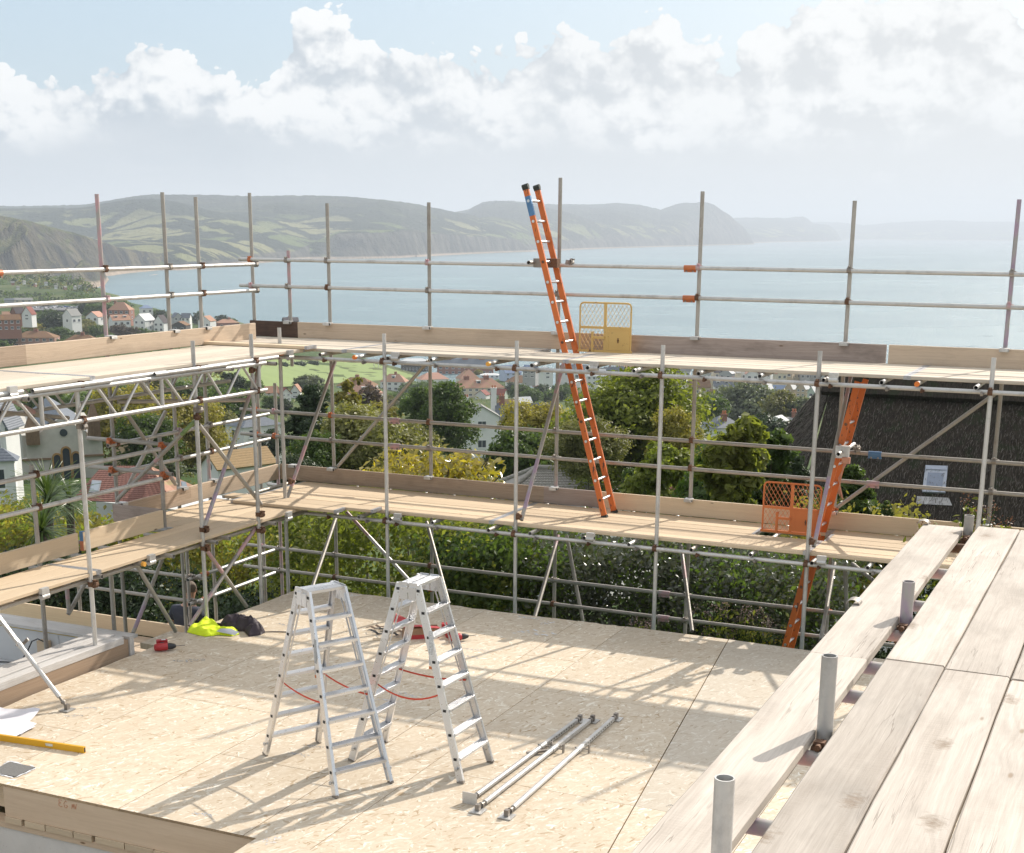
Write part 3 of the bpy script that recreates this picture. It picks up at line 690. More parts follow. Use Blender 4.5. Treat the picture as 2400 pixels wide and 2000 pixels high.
lo = [(13.386, 4.83, -2.6, ends(c2='pink', f2=.72)), (14.58, 4.88, -2.6, GD()), (15.24, 4.84, -2.6, ends('pink', .0, 'pink', .3) if 0 else [(.45, MAT['galv_dull']), (.55, MAT['pink']), (1, MAT['galv_dull'])]), (8.6, 4.8, -2.6, GD())]
for v, zt, zb, mm in lo:
    tube('standard', (-11.42, v, zb), (-11.42, v, zt), LS, mm)
    for z in (3.985, 3.64, 1.94, 1.59):
        if zb < z < zt: coupler((-11.42, v, z), LS, math.pi/2)
for z in (3.985, 3.64):
    tube('guardrail', (-11.365, 11.72 if z > 3.9 else 9.0, z), (-11.365, 16.45, z+.004), LS, G())
    if z > 3.9: tube('guardrail', (-11.365, 9.0, z), (-11.365, 11.74, z), LS, G()); sleeve((-11.365, 11.66, z), (0, 1, 0), LS, MAT['orange'])
    coupler((-11.42, 16.43, z), LS, math.pi/2, 1)
for z in (1.94, 1.59):
    tube('guardrail', (-11.365, 13.22, z), (-11.365, 16.6, z), LS, G()); tube('guardrail', (-10.6, 9.0, z+.012), (-10.6, 13.22, z+.012), LS, G())
    tube('guardrail', (-11.75, 13.31, z+.055), (-10.5, 13.31, z+.055), LS, GD())
    coupler((-10.6, 13.31, z+.04), LS, 0.0, 2); coupler((-11.365, 13.31, z+.04), LS, 0.0, 2)
for z in (-.02, -.355):
    tube('guardrail', (-11.365, 14.6, z), (-11.365, 16.6, z), LS, G()); tube('guardrail', (-14.6, 14.78, z-.01), (-11.25, 14.78, z-.01), LS, GD()); sleeve((-11.365, 14.95, z), (0, 1, 0), LS, MAT['orange'])
    coupler((-11.42, 14.78, z), LS, 0, 1); coupler((-11.42, 14.7, z), LS, math.pi/2, 1)
# short uprights that carry the lower rails and the lower lift
for v, u, zb, zt, mm in ((11.2, -10.66, -2.6, 2.05, GD()), (13.31, -10.66, .98, 2.08, GD()), (12.3, -10.66, -2.6, .9, GD()), (14.78, -11.5, -2.4, .5, GD())):
    tube('standard', (u, v, zb), (u, v, zt), LS, mm)
    for z in (1.95, 1.6):
        if zb < z < zt: coupler((u, v, z), LS, math.pi/2)
for u, v in ((-13.5, 14.9), (-12.9, 14.9)): tube('standard', (u, v, -2.6), (u, v, .3 if u < -13 else -.2), LS, GD())
tube('standard', onu(*z4(245, 2000), -9.9) if 0 else (-10.65, 10.45, -2.6), (-10.65, 10.45, .93), LS, GD())
# lattice beams
def lattice(u, v0, v1, zlo, zhi, vv0, name='lattice_beam'):
    o = np.array(LS.location); b = MB(o)
    for z in (zlo, zhi): b.rod((u, v0, z), (u, v1, z), .0242, 12)
    v = vv0
    while v < v1:
        if v > v0:
            b.rod((u, v, zlo), (u, v, zhi), .021, 8)
        for a, e in ((.06, .36), (.74, .44), (.80, 1.08), (1.46, 1.16), (1.5, 1.80)):
            if v0 < v+min(a, e) and v+max(a, e) < v1:
                top_first = a in (.06, .80, 1.5)
                b.rod((u, v+a, zhi if top_first else zhi), (u, v+e, zlo), .0155, 8)
        v += 1.83
    return b.make(name, [MAT['galv']], LS, (0, 0, 0))
lattice(-9.81, 7.0, 14.3, 2.58, 2.90, 6.84); lattice(-11.28, 7.0, 15.6, 2.50, 2.84, 6.6)
# overlapping tubes under the inner edge of the upper boards
for k, (a, e) in enumerate(((8.6, 10.3), (10.38, 11.5), (11.28, 12.45), (12.2, 13.5), (13.2, 14.6))):
    tube('ledger', (-9.84+.05*(k % 2), a, 2.945), (-9.84+.05*(k % 2), e, 2.945), LS, G())
tube('ledger', (-11.35, 8.0, 2.94), (-11.35, 16.6, 2.94), LS, GD()); tube('ledger', (-9.95, 8.0, .90), (-9.95, 15.3, .90), LS, GD()); tube('ledger', (-11.3, 12.0, .90), (-11.3, 16.6, .90), LS, GD())
for v in (9.2, 10.25, 11.35, 12.1, 12.85, 13.6, 14.4):
    tube('transom', (-9.72-.06*(int(v*10) % 3), v, 2.885), (-11.6, v, 2.885), LS, GD())
for v, cap in ((9.0, None), (10.4, None), (11.2, None), (11.85, 'yellow_cap'), (12.3, None), (13.1, None), (13.35, None), (14.3, None)):
    ue = -9.82+.07*(int(v*10) % 2)
    tube('transom', (ue, v, .937), (-11.5 if v > 13.2 else -10.8, v, .937), LS, GD())
    if cap: b = MB(); b.rod((0, 0, 0), (.035, 0, 0), .027, 12); b.make('end_cap', [MAT[cap]], LS, tuple(np.array((ue-.003, v, .937))-np.array(LS.location)))
for v, zp in ((10.15, 3.0), (12.0, 1.0), (14.7, 1.0), (14.85, 3.0), (10.35, 1.0)):
    b = MB(); b.box((-.02, -.05, -.06), (.022, .05, .012)); b.rod((0, -.05, -.075), (0, .05, -.075), .03, 10); b.make('board_clip', [MAT['galv']], LS, tuple(np.array((-9.82, v, zp))-np.array(LS.location)))
# bracing of the left-hand scaffold
br(onu(*z4(1530, 170), -10.6), onu(*z4(1190, 1160), -9.93), [(.10, MAT['galv_dull']), (.27, MAT['pink']), (.66, MAT['galv_dull']), (.95, MAT['purple']), (1, MAT['galv_dull'])])
br(onu(*z4(1165, 540), -9.93), onu(*z4(1530, 1005), -9.93)); br(onu(*z4(1140, 520), -9.95), onu(*z4(690, 975), -11.3), [(.16, MAT['green_p']), (.45, MAT['galv_dull']), (.5, MAT['pink']), (1, MAT['galv_dull'])])
br(onu(*z4(970, 460), -11.38), onu(*z4(750, 900), -11.38)); br(onu(*z4(720, 440), -11.3), onu(*z4(1030, 890), -11.3), [(.68, MAT['galv_dull']), (.95, MAT['pink']), (1, MAT['galv_dull'])])
br(onu(*z4(30, 375), -10.6), onu(*z4(350, 545), -11.3), [(.5, MAT['pink']), (1, MAT['galv_dull'])]); br(onu(*z4(0, 465), -11.25), onu(*z4(400, 500), -11.25)); br(onu(*z4(690, 405), -11.3), onu(*z4(1460, 395), -10.5))
br(onu(*z4(1175, 1225), -9.93), onu(*z4(1445, 1605), -9.93), ends('pink', .45)); br(onu(*z4(1500, 1140), -9.93), onu(*z4(1110, 1720), -9.93), [(.3, MAT['pink']), (.6, MAT['galv_dull']), (1, MAT['pink'])])
br(onu(*z4(800, 1360), -10.0), onu(*z4(1030, 1750), -10.0)); br(onu(*z4(965, 1290), -10.7), onu(*z4(780, 1760), -10.7), [(.62, MAT['galv_dull']), (.95, MAT['purple']), (1, MAT['galv_dull'])]); br(onu(*z4(520, 1430), -11.0), onu(*z4(400, 1650), -11.0))
tube('standard', onu(*z4(390, 1480), -11.0), onu(*z4(405, 1640), -11.0), LS, ends('pink', .5))
# boards
for row in range(6):
    u = -9.97-row*.2275
    for a, e in ((7.4, 11.31), (11.31, 15.25)):
        board((u, (a+e)/2, zU-.002+.0015*((row*3+int(a)) % 3)), e-a-.006, LS, 'v', 'board_pale')
    for a, e in ((7.3, 11.2), (11.2, 15.1)):
        if row > 2 and a < 9: continue
        if row > 2: a = 13.28
        board((u, (a+e)/2, zL-.002+.0015*((row*2+int(a)) % 3)), e-a-.006, LS, 'v', 'board_new')
board((-9.98, 12.0, zL+.041), 1.9, LS, 'v', 'board_new') if 0 else None
toe((-11.355, 11.95, zU), (-11.355, 8.4, zU), LS, 'toe_old'); toe((-11.355, 16.3, zU), (-11.355, 11.95, zU), LS, 'board')
toe((-10.665, 11.78, zL), (-10.665, 7.9, zL), LS, 'board_new'); toe((-10.665, 13.25, zL), (-10.665, 11.86, zL), LS, 'board_new'); toe((-11.4, 13.27, zL), (-10.69, 13.27, zL), LS, 'toe_grey')
toe((-11.355, 14.7, zL), (-11.355, 13.3, zL), LS, 'toe_old'); toe((-11.355, 16.72, zL), (-11.355, 14.7, zL), LS, 'board')
b = MB(); b.box((-.021, -.02, 0), (.022, .03, .11)); b.box((-.021, -.02, .11), (.022, .03, .216), 1)
b.make('end_band', [MAT['orange'], MAT['blue_p']], LS, tuple(np.array((-10.65, 11.87, zL))-np.array(LS.location)))
toe((-15.0, 14.86, zT), (-9.9, 14.86, zT), LS, 'board_new')
for u in (-14.3, -13.6, -12.5): board((u+1.2, 14.72-.2275*int((-u) % 3), zT), 3.9, LS, 'u', 'board')
for v in (13.386, 14.58, 15.24):
    for zp in (zU, zL):
        b = MB(); b.box((-.03, -.05, -.018), (.075, .05, .022)); b.rod((.06, -.05, 0), (.06, .05, 0), .018, 8); b.make('toe_board_clip', [MAT['galv']], LS, tuple(np.array((-11.37, v, zp+.205))-np.array(LS.location)))
BS = BSk
# ================================================================== scaffold under the viewer
FS = thing('scaffold', (-.3, 5.0, -2.4), 'near scaffold lift of broad weathered boards with tube stubs standing in the gap at right', 'scaffold', group='scaffolds round the building site')
for v, zt, mm in ((2.965, 3.244, G()), (4.075, 3.234, G()), (5.52, 3.141, ends(c2='purple', f2=.93)), (7.365, 3.076, GD())):
    tube('standard', (-.812, v, -2.6), (-.812, v, zt), FS, mm)
    coupler((-.812, v, 2.83), FS, math.pi/2, 0); coupler((-.812, v, 2.93), FS, 0, 0)
tube('ledger', (-.755, 1.2, 2.83), (-.755, 7.9, 2.83), FS, GD())
for v, c in ((2.75, 'purple'), (3.42, 'purple'), (3.98, 'pink'), (4.62, 'purple'), (4.98, 'purple'), (5.45, 'pink'), (5.95, 'purple'), (6.6, 'pink'), (7.2, 'rust')):
    tube('transom', (-.99, v, 2.935), (2.2, v, 2.935), FS, [(.5, MAT[c]), (1, MAT['galv_dull'])])
bk = dict(seg=9, warp=.004)
def fgb(u, a, e, w=.2, dz=0.0, seed=0):
    board((u, (a+e)/2, zU+dz), e-a-.005, FS, 'v', 'board_fg', w=w, seed=seed, band=False, **bk)
fgb(-.942, 4.872, 7.43, .205, seed=1); fgb(-.942, 1.3, 4.866, .205, .001, seed=2)
for k, (u, w_, c1, c2) in enumerate(((-.679, .205, 4.9, 7.5), (-.463, .215, 4.865, 7.48), (-.246, .208, 4.84, 7.5), (-.03, .21, 4.9, 7.46), (.19, .21, 4.8, 7.5), (.41, .21, 4.9, 7.4))):
    fgb(u, c1+.004, c2, w_, .0015*(k % 3), seed=10+k)
    fgb(u, 1.0, c1-.004, w_, .001*((k+1) % 3), seed=20+k)
# torn gap between the two long boards, closed with a nail plate edge
for v, u in ((7.43, -1.045), (5.63, -1.04)):
    b = MB(); rg = []
    for k in range(9):
        a = math.pi*k/8; rg.append([(.045*math.cos(a)+x, y, .03*math.sin(a)) for x, y in ((0, -.03), (0, .03), (.004, .03), (.004, -.03))])
    rg = [[(x*.6, y, z*.7) for x, y, z in q] for q in rg]; b.rings(rg, 0, True, False); b.make('board_clip', [MAT['steel']], FS, tuple(np.array((u, v, zU))-np.array(FS.location)))
# ================================================================== OSB deck
def osb(name, tint=1.0):
    ma, n = material(name)
    off = n.vm('MULTIPLY', n.node('ShaderNodeCombineXYZ', {0: n.rnd, 1: n.rnd, 2: 0.0}).outputs[0], (31., 17., 0.))
    p = n.vm('ADD', n.obj, off); col = None
    wob = n.vm('MULTIPLY', n.vm('SUBTRACT', n.node('ShaderNodeTexNoise', {'Vector': p, 'Scale': 6.0, 'Detail': 2.0}).outputs['Color'], (.5, .5, .5)), (.08, .08, 0))
    p = n.vm('ADD', p, wob)
    h = None
    for ang, s1, s2, o in ((.25, 11., 50., 0), (1.1, 13., 54., 3.3), (-.65, 12., 52., 7.7), (1.9, 14., 58., 12.1)):
        q = n.node('ShaderNodeVectorRotate', {'Vector': p, 'Angle': ang}, rotation_type='Z_AXIS').outputs[0]
        q = n.vm('MULTIPLY', n.vm('ADD', q, (o, o, 0)), (s1, s2, 1.0))
        vo = n.node('ShaderNodeTexVoronoi', {'Vector': q, 'Scale': 1.0}, voronoi_dimensions='2D')
        sp = n.node('ShaderNodeSeparateColor', {0: vo.outputs['Color']})
        c = n.ramp(sp.outputs[0], [(0, (.41, .295, .18)), (.07, (.565, .46, .335)), (.5, (.605, .508, .385)), (.87, (.64, .55, .43)), (1, (.79, .735, .63))])
        if col is None: col = c; h = sp.outputs[1]
        else:
            k = n.m('GREATER_THAN', sp.outputs[2], .62); col = n.mix(k, col, c); h = n.m('ADD', h, n.m('MULTIPLY', k, sp.outputs[1]))
    ns = n.noise(n.vm('MULTIPLY', p, (.6, .6, .6)), 1.0, 5, .6)
    v = n.m('MULTIPLY', n.map(ns, .3, .7, .92, 1.06), n.map(n.rnd, 0, 1, .93, 1.06))
    col = n.vm('MULTIPLY', col, n.node('ShaderNodeCombineXYZ', {0: n.m('MULTIPLY', v, tint), 1: n.m('MULTIPLY', v, tint), 2: n.m('MULTIPLY', v, tint)}).outputs[0])
    setp(n, Base_Color=col, Roughness=.62, Specular_IOR_Level=.3)
    bump(n, h, .13, .003)
    return ma
MAT['osb'] = osb('strand_board', 1.0)
MAT['osb_grey'] = osb('greyed_strand_board', .9)
_g = MAT['osb_grey'].node_tree; _b = [x for x in _g.nodes if x.type == 'BSDF_PRINCIPLED'][0]; _n = NT(_g); _n.link(_n.mix(.32, _b.inputs['Base Color'].links[0].from_socket, (.50, .47, .42)), _b.inputs['Base Color'])
MAT['osb_edge'] = simple('strand_board_edge', (.42, .29, .17), .9, 0, .35, 60, bs=.5)
DK = tag(thing('deck', (-5.0, 10.0, 0), None, None), kind='structure'); 
def osbpanel(pts, th=.022, name='panel', z=0.0, ma='osb'):
    """one sheet of strand board, outline counter-clockwise"""
    c = np.mean(np.array(pts), 0); P_ = list(pts)
    b = MB((c[0], c[1], z)); n_ = len(P_)
    b.add([(x, y, z) for x, y in P_]+[(x, y, z-th) for x, y in P_], [tuple(range(n_)), tuple(range(2*n_-1, n_-1, -1))], 0)
    b.add([(x, y, z) for x, y in P_]+[(x, y, z-th) for x, y in P_], [(i, i+n_, (i+1) % n_+n_, (i+1) % n_) for i in range(n_)], 1)
    o = np.array(DK.location); return b.make(name, [MAT[ma], MAT['osb_edge']], DK, (c[0]-o[0], c[1]-o[1], z))
_pr = random.Random(4)
def rect(u0, v0, u1, v1, g=.003): return [(u0+g, v0+g), (u1-g, v0+g), (u1-g, v1-g), (u0+g, v1-g)]
def ragged(a, e, n_, amp):
    return [(a[0]+(e[0]-a[0])*k/n_+(_pr.random()-.5)*amp*(0 < k < n_)*(a[0] == e[0]), a[1]+(e[1]-a[1])*k/n_+(_pr.random()-.5)*amp*(0 < k < n_)*(a[1] == e[1])) for k in range(n_)]
cols = [-9.77, -8.57, -7.15, -5.96, -5.36]
# left bays: sheets laid away from the front edge; the outer edge of the floor is roughly sawn
rows = {0: [8.15, 9.4, 11.9, 14.9], 1: [8.15, 10.6, 13.1, 14.9], 2: [8.15, 9.5, 12.0, 14.9], 3: [8.15, 10.9, 13.4, 14.93]}
for i in range(4):
    u0, u1 = cols[i], cols[i+1]; r_ = rows[i]
    for k in range(len(r_)-1):
        g = .0022; pts_ = rect(u0, r_[k], u1, r_[k+1])
        if i == 0: pts_ = [(u0+g, r_[k]+g), (u1-g, r_[k]+g), (u1-g, r_[k+1]-g)]+[(u0+g, r_[k+1]-g)]+[(u0+g+(_pr.random()-.5)*.035, r_[k+1]-(r_[k+1]-r_[k])*q/9) for q in range(1, 9)]
        if k == len(r_)-2:
            left_ = pts_[3:]
            pts_ = pts_[:2]+[(u1-g, r_[k+1]+.01)]+[(u1-(u1-u0)*q/8, r_[k+1]+(_pr.random()-.5)*.04) for q in range(1, 8)]+[(u0+g, r_[k+1])]+(left_[1:] if i == 0 else [])
        osbpanel(pts_)
# right bays beyond the long joint, which is a little open and runs off square
J0, J1 = (-3.30, 8.75), (-4.13, 14.95)
def jx(v): return J0[0]+(J1[0]-J0[0])*(v-J0[1])/(J1[1]-J0[1])
for a, e in ((1.2, 4.4), (4.4, 7.3), (7.3, 9.975), (9.975, 12.35), (12.35, 14.95)):
    L0 = -5.36 if e > 8.3 else -5.84
    if a < 8.15 < e:
        osbpanel([(-5.84, a+.002), (jx(a)-.004, a+.002), (jx(e)-.004, e-.002), (-5.358, e-.002), (-5.358, 8.152), (-5.84, 8.152)])
    else: osbpanel([(L0+.002, a+.002), (jx(a)-.004, a+.002), (jx(e)-.004, e-.002), (L0+.002, e-.002)])
    for c0, c1 in ((None, -2.5), (-2.5, -1.3), (-1.3, .2), (.2, 1.6)):
        b0_ = (lambda v: jx(v)+.006) if c0 is None else (lambda v, c0=c0: c0+.003)
        osbpanel([(b0_(a), a+.002), (c1-.002, a+.002), (c1-.002, e-.002-(.06 if e > 14 and c0 is None else 0)), (b0_(e), e-.002)], ma='osb_grey' if a > 9.9 and c0 is None else 'osb')
b = MB((-5, 10, -.2))
for x in np.arange(-9.6, 1.6, .4):
    v0 = 8.25 if x < -5.84 else 1.2
    b.box((x-.024, v0, -.245), (x+.024, 14.85, -.0225))
for k in range(0): pass
b.make('joist', [MAT['board_new']], DK, (0, 0, -.2))
# scraps of torn membrane stapled over the fixings
MAT['scuff'] = simple('grey_membrane_scrap', (.42, .43, .46), .7, 0, .5, 60)
MAT['scuff_w'] = simple('white_membrane_scrap', (.66, .67, .70), .8, 0, .3, 40)
_sr = random.Random(8)
def scuff(c, L, W, ma, ang):
    b = MB((c[0], c[1], .004))
    for k in range(16):
        a = (k/15-.5)*L; y = (_sr.random()-.5)*W; l = L*(.10+.12*_sr.random()); t = W*(.05+.09*_sr.random()); da = ang+(_sr.random()-.5)*1.1
        cx, cy = c[0]+a*math.cos(ang)-y*math.sin(ang), c[1]+a*math.sin(ang)+y*math.cos(ang); dx, dy = math.cos(da)*l/2, math.sin(da)*l/2; nx, ny = -math.sin(da)*t/2, math.cos(da)*t/2
        z = .003+.0007*k
        b.add([(cx-dx, cy-dy, z), (cx+nx, cy+ny, z+.003), (cx+dx, cy+dy, z), (cx-nx, cy-ny, z)], [(3, 2, 1, 0), (0, 1, 2, 3)][1:] and [(0, 3, 2, 1)])
    o = np.array(DK.location); return b.make('membrane_scrap', [ma], DK, (c[0]-o[0], c[1]-o[1], .004))
for q, L, W, ma, an in (((430, 1551), .22, .07, 'scuff', 0), ((462, 1548), .2, .07, 'scuff', .1), ((173, 1680), .18, .06, 'scuff', .2), ((210, 1662), .16, .06, 'scuff', .2), ((475, 1912), .2, .06, 'scuff', -.1), ((640, 1972), .14, .1, 'scuff', .9),
                    ((700, 1770), .2, .06, 'scuff', -.2), ((735, 1752), .2, .05, 'scuff', -.1), ((665, 1466), .2, .07, 'scuff', -.2), ((1115, 1525), .3, .06, 'scuff', -.1), ((1095, 1540), .3, .06, 'scuff', -.1), ((822, 1396), .25, .08, 'scuff_w', 0), ((1243, 1449), .3, .1, 'scuff_w', 0),
                    ((1283, 1461), .16, .12, 'scuff_w', .5), ((1255, 1484), .45, .2, 'scuff_w', .1), ((950, 1630), .3, .1, 'scuff', .0), ((910, 1643), .25, .06, 'scuff', .1), ((1690, 1817), .1, .06, 'scuff', .1), ((1570, 1890), .05, .04, 'scuff', .1)):
    p = onz(*q, 0); scuff(p, L, W, MAT[ma], an)
# edge beam below the near edge of the deck, with packing blocks and the membrane-covered wall under it
EB = tag(thing('edge_beam', (-7.1, 8.2, -.3), 'knotty spruce edge beam with pencilled letters under the near left edge of the deck', 'beam'))
b = MB(EB.location); b.box((-8.36, 8.158, -.29), (-5.84, 8.25, -.024)); b.make('beam_face', [MAT['clt']], EB, (0, 0, 0))
MAT['pencil'] = simple('orange_crayon', (.62, .27, .14), .8)
# the crayon letters E G m, handwritten
b = MB(EB.location); q0 = np.array(onv(*w1(402, 1430), 8.1565)); sc_ = .062
for st_ in ([(.55, .95), (.15, 1.0), (.05, .75), (.38, .55), (.05, .5), (.0, .15), (.3, 0), (.6, .12)], [(1.45, .85), (1.2, 1.0), (.9, .6), (.95, .1), (1.3, .0), (1.5, .3), (1.2, .42)], [(2.15, .05), (2.3, .75), (2.4, .2), (2.55, .8), (2.62, .1)], [(2.7, .75), (2.85, .1), (3.0, .85)]):
    b.path([q0+np.array((x*sc_, 0, z*sc_)) for x, z in st_], .0022, 4)
b.make('lettering', [MAT['pencil']], EB, (0, 0, 0))
b = MB((-8.7, 8.6, -.3)); 
for k in range(3): b.box((-9.77, 8.30+k*.16, -.29), (-8.40, 8.40+k*.16, -.03))
tag(b.make('joist_stub', [MAT['board_new']]), 'cut joist ends showing in the dark gap left of the edge beam', 'joist')
x = -8.36; k = 0
while x < -5.9:
    w_ = .13+.2*_sr.random(); b = MB(EB.location); dy = .012*_sr.random(); b.box((x, 8.150-dy, -.345), (min(x+w_, -5.85), 8.24, -.2935)); b.make('packing_block', [MAT['board_new']], EB, (0, 0, 0)); x += w_+(.012 if k % 3 else .035); k += 1
b = MB(EB.location); b.box((-9.9, 8.16, -.40), (-5.84, 8.3, -.347)); b.make('sole_plate', [MAT['clt']], EB, (0, 0, 0))
ma, n = material('white_membrane'); ns = n.noise(n.obj, 3.0, 5, .6); sp_ = n.vor(n.obj, 26.0)
setp(n, Base_Color=n.mix(n.map(sp_, .09, .05), n.mix(n.map(ns, .4, .7), (.74, .705, .665), (.66, .625, .585)), (.36, .25, .22)), Roughness=.6); bump(n, n.noise(n.vm('MULTIPLY', n.obj, (1, 1, .5)), 5, 3), .5, .03); MAT['membrane'] = ma
b = MB((-7.5, 8.2, -1.5)); b.box((-9.95, 8.175, -2.7), (-5.85, 8.33, -.402)); tag(b.make('wall', [MAT['membrane']]), 'white membrane covered wall under the edge beam at the near left', 'wall')
b = MB((-5.9, 5, -1.5)); b.box((-5.84, 1.2, -2.7), (-5.70, 8.10, -.26)); tag(b.make('wall', [MAT['clt']]), 'timber wall face below the near edge of the deck, beside the stair gap', 'wall')
# ================================================================== wing beside the deck, left
ma, n = material('brown_sheathing')
ns = n.noise(n.vm('MULTIPLY', n.obj, (1, 1.4, 1)), 1.0, 4, .6); rib = n.noise(n.vm('MULTIPLY', n.obj, (2, 2, 160)), 1.0, 2, .5)
patch = n.vor(n.vm('ADD', n.obj, (0, .3, .05)), 2.6)
c = n.mix(n.map(rib, .35, .65), (.30, .21, .14), (.36, .26, .18)); c = n.mix(n.map(patch, .17, .13), c, (.44, .36, .30)); setp(n, Base_Color=c, Roughness=.8); MAT['sheath'] = ma
MAT['plate'] = wood('whitened_plate_wood', (.60, .585, .57), (.47, .44, .41), stain=.35, knot=(.34, .25, .17))
MAT['white_panel'] = simple('white_panel_lining', (.60, .60, .60), .7, 0, .06, 2.0)
WG = thing('wall', (-9.95, 8.5, -2.6), 'brown sheathed wall with whitened timber top plate along the left edge of the deck', 'wall')
b = MB(WG.location); b.box((-10.02, 4.0, -2.7), (-9.815, 11.53, .17)); b.make('sheathing', [MAT['sheath']], WG, (0, 0, 0))
b = MB(WG.location); b.box((-9.90, 11.532, -2.7), (-9.795, 11.60, .2)); b.make('end_post', [MAT['plate']], WG, (0, 0, 0))
for k, (u0, u1, h) in enumerate(((-10.22, -10.075, .035), (-10.07, -9.93, .045), (-9.925, -9.81, .03))):
    o_ = board_mesh(7.5, u1-u0, .05+h, 'plate', False, 6, .01, k); link('top_plate', o_, WG, (float((u0+u1)/2+9.95), -.8, 2.79+h), (0, 0, math.pi/2))
WR = thing('wall', (-12.5, 12.3, -2.6), 'white lined wall of the lower room with a yellow tape line at far left', 'wall')
b = MB(WR.location); b.box((-16.0, 11.93, -2.7), (-10.24, 12.09, -.031)); b.make('lining', [MAT['white_panel']], WR, (0, 0, 0))
b = MB(WR.location); b.box((-16.0, 11.90, -.03), (-10.24, 12.20, .005)); b.make('top_plate', [MAT['plate']], WR, (0, 0, 0))
b = MB(WR.location); b.box((-16.0, 11.926, -.05), (-10.24, 11.929, -.04)); b.make('tape', [simple('yellow_tape', (.55, .40, .10), .5)], WR, (0, 0, 0))
for u in (-12.95, -11.16, -10.75):
    b = MB(WR.location); b.path([(u, 11.923, -.06), (u+.01, 11.923, -.2), (u-.01, 11.923, -.46)], .003, 5); b.make('string', [MAT['white_panel']], WR, (0, 0, 0))
b = MB((-13, 10.3, -.5)); b.box((-16, 8.0, -.53), (-10.03, 11.92, -.46)); tag(b.make('floor', [MAT['white_panel']]), kind='structure')
b = MB((-11.57, 12.1, -.44)); b.box((-11.40, 11.83, -.455), (-11.27, 11.92, -.13)); tag(b.make('timber_post', [MAT['board_new']]), 'short timber post with a black cable looped over it against the white wall', 'post')
MAT['black'] = simple('black_rubber', (.02, .02, .022), .6)
cb = MB((-11.6, 12.05, -.3)); P_ = [(-12.6, 12.1, -.42), (-12.2, 12.08, -.43), (-11.9, 12.08, -.40), (-11.78, 12.09, -.25), (-11.70, 12.09, -.12), (-11.6, 12.08, -.075), (-11.5, 12.08, -.1), (-11.45, 12.06, -.22), (-11.40, 12.06, -.35), (-11.36, 12.05, -.36), (-11.5, 12.05, -.45), (-11.75, 12.05, -.45), (-11.8, 12.06, -.38)]
P_ = [(x+.24, y-.27, z-.02) for x, y, z in P_]; cb.path(P_, .0075, 6); tag(cb.make('cable', [MAT['black']]), 'thin black cable hanging in a loop over the timber post at left', 'cable')
b = MB((-12.5, 10.9, -.4)); b.rod((-12.75, 10.75, -.455), (-12.75, 10.75, -.33), .16, 16, 0); b.rod((-12.35, 10.95, -.455), (-12.5, 10.95, -.40), .04, 8, 0); tag(b.make('bucket', [simple('grey_bucket', (.33, .36, .36), .5)]), 'grey bucket standing on the pale floor of the lower room', 'bucket')
# low floor strip and wall bits between the wing and the deck corner
b = MB((-10.6, 13.4, -.3)); b.box((-10.6, 12.66, -.34), (-9.79, 13.25, -.27)); tag(b.make('landing', [MAT['osb']]), kind='structure')
# ================================================================== orange scaffold ladders
ma, n = material('chipped_orange_paint')
ch = n.noise(n.vm('MULTIPLY', n.obj, (22, 22, 9)), 1.0, 5, .65)
c = n.mix(n.map(ch, .615, .645), n.mix(n.noise(n.obj, 5.0, 4), (.66, .17, .03), (.56, .13, .03)), (.06, .035, .03)); setp(n, Base_Color=c, Roughness=.5); MAT['ladder_orange'] = ma
MAT['black_cap'] = simple('black_rubber_cap', (.03, .035, .03), .7)
def ladder(name, loc, p0, p1, side, label, nr, blue=False, step=.25, first=.2):
    """stiles from p0/p1 (feet, top of the first stile) ; side = vector to the other stile"""
    t = thing(name, loc, label, 'ladder', group='orange scaffold ladders')
    p0 = np.asarray(p0, float); p1 = np.asarray(p1, float); side = np.asarray(side, float); L = np.linalg.norm(p1-p0); d = (p1-p0)/L; sw = side/np.linalg.norm(side)
    nrm = np.cross(d, sw)
    for k in (0, 1):
        a = p0+side*k; e = p1+side*k; mid = (a+e)/2; b = MB(mid)
        if blue and k == 0:
            b.beam(a, e-d*.34, .032, .07, sw if 0 else nrm); b.beam(e-d*.339, e-d*.10, .033, .071, nrm, 1); b.beam(e-d*.099, e, .032, .07, nrm)
        else: b.beam(a, e, .032, .07, nrm)
        st = b.make('stile', [MAT['ladder_orange'], MAT['blue_p']], t, tuple(mid-np.array(loc)))
        for q, s_ in ((a, -1), (e, 1)):
            cb_ = MB(q); cb_.beam(q-d*.02, q+d*s_*.03, .042, .08, nrm); cb_.rod(q+d*s_*.02-nrm*.04, q+d*s_*.02+nrm*.04, .03, 10); cb_.make('rubber_cap', [MAT['black_cap']], st, tuple(q-mid))
        for r_ in range(nr):
            q = a+d*(first+step*r_); o_ = -sw if k == 0 else sw
            cb_ = MB(q); cb_.rod(q+o_*.012, q+o_*.022, .018, 10); cb_.make('rivet', [MAT['alu'] if (r_*3+k) % 4 else MAT['rust']], st, tuple(q-mid))
    for r_ in range(nr):
        q = p0+d*(first+step*r_); b = MB(q+side/2); b.rod(q, q+side, .0165, 12); b.make('rung', [MAT['alu']], t, tuple(q+side/2-np.array(loc)))
    return t
f1 = onz(*z6(540, 1072), 1.02); f2 = onz(*z6(600, 1044), 1.02)
t1 = onv(*z2(1135, 108), float(f1[1])+.12)
LA = ladder('ladder', tuple(f1), f1, t1, (0.0, .345, 0.0), 'orange ladder with a blue tip rising through the upper boards', 16, True)
a0 = onv(*z7(372, 1760), 16.22); a1 = onv(*z7(778, 285), 16.22); dd_ = (a1-a0)/np.linalg.norm(a1-a0)
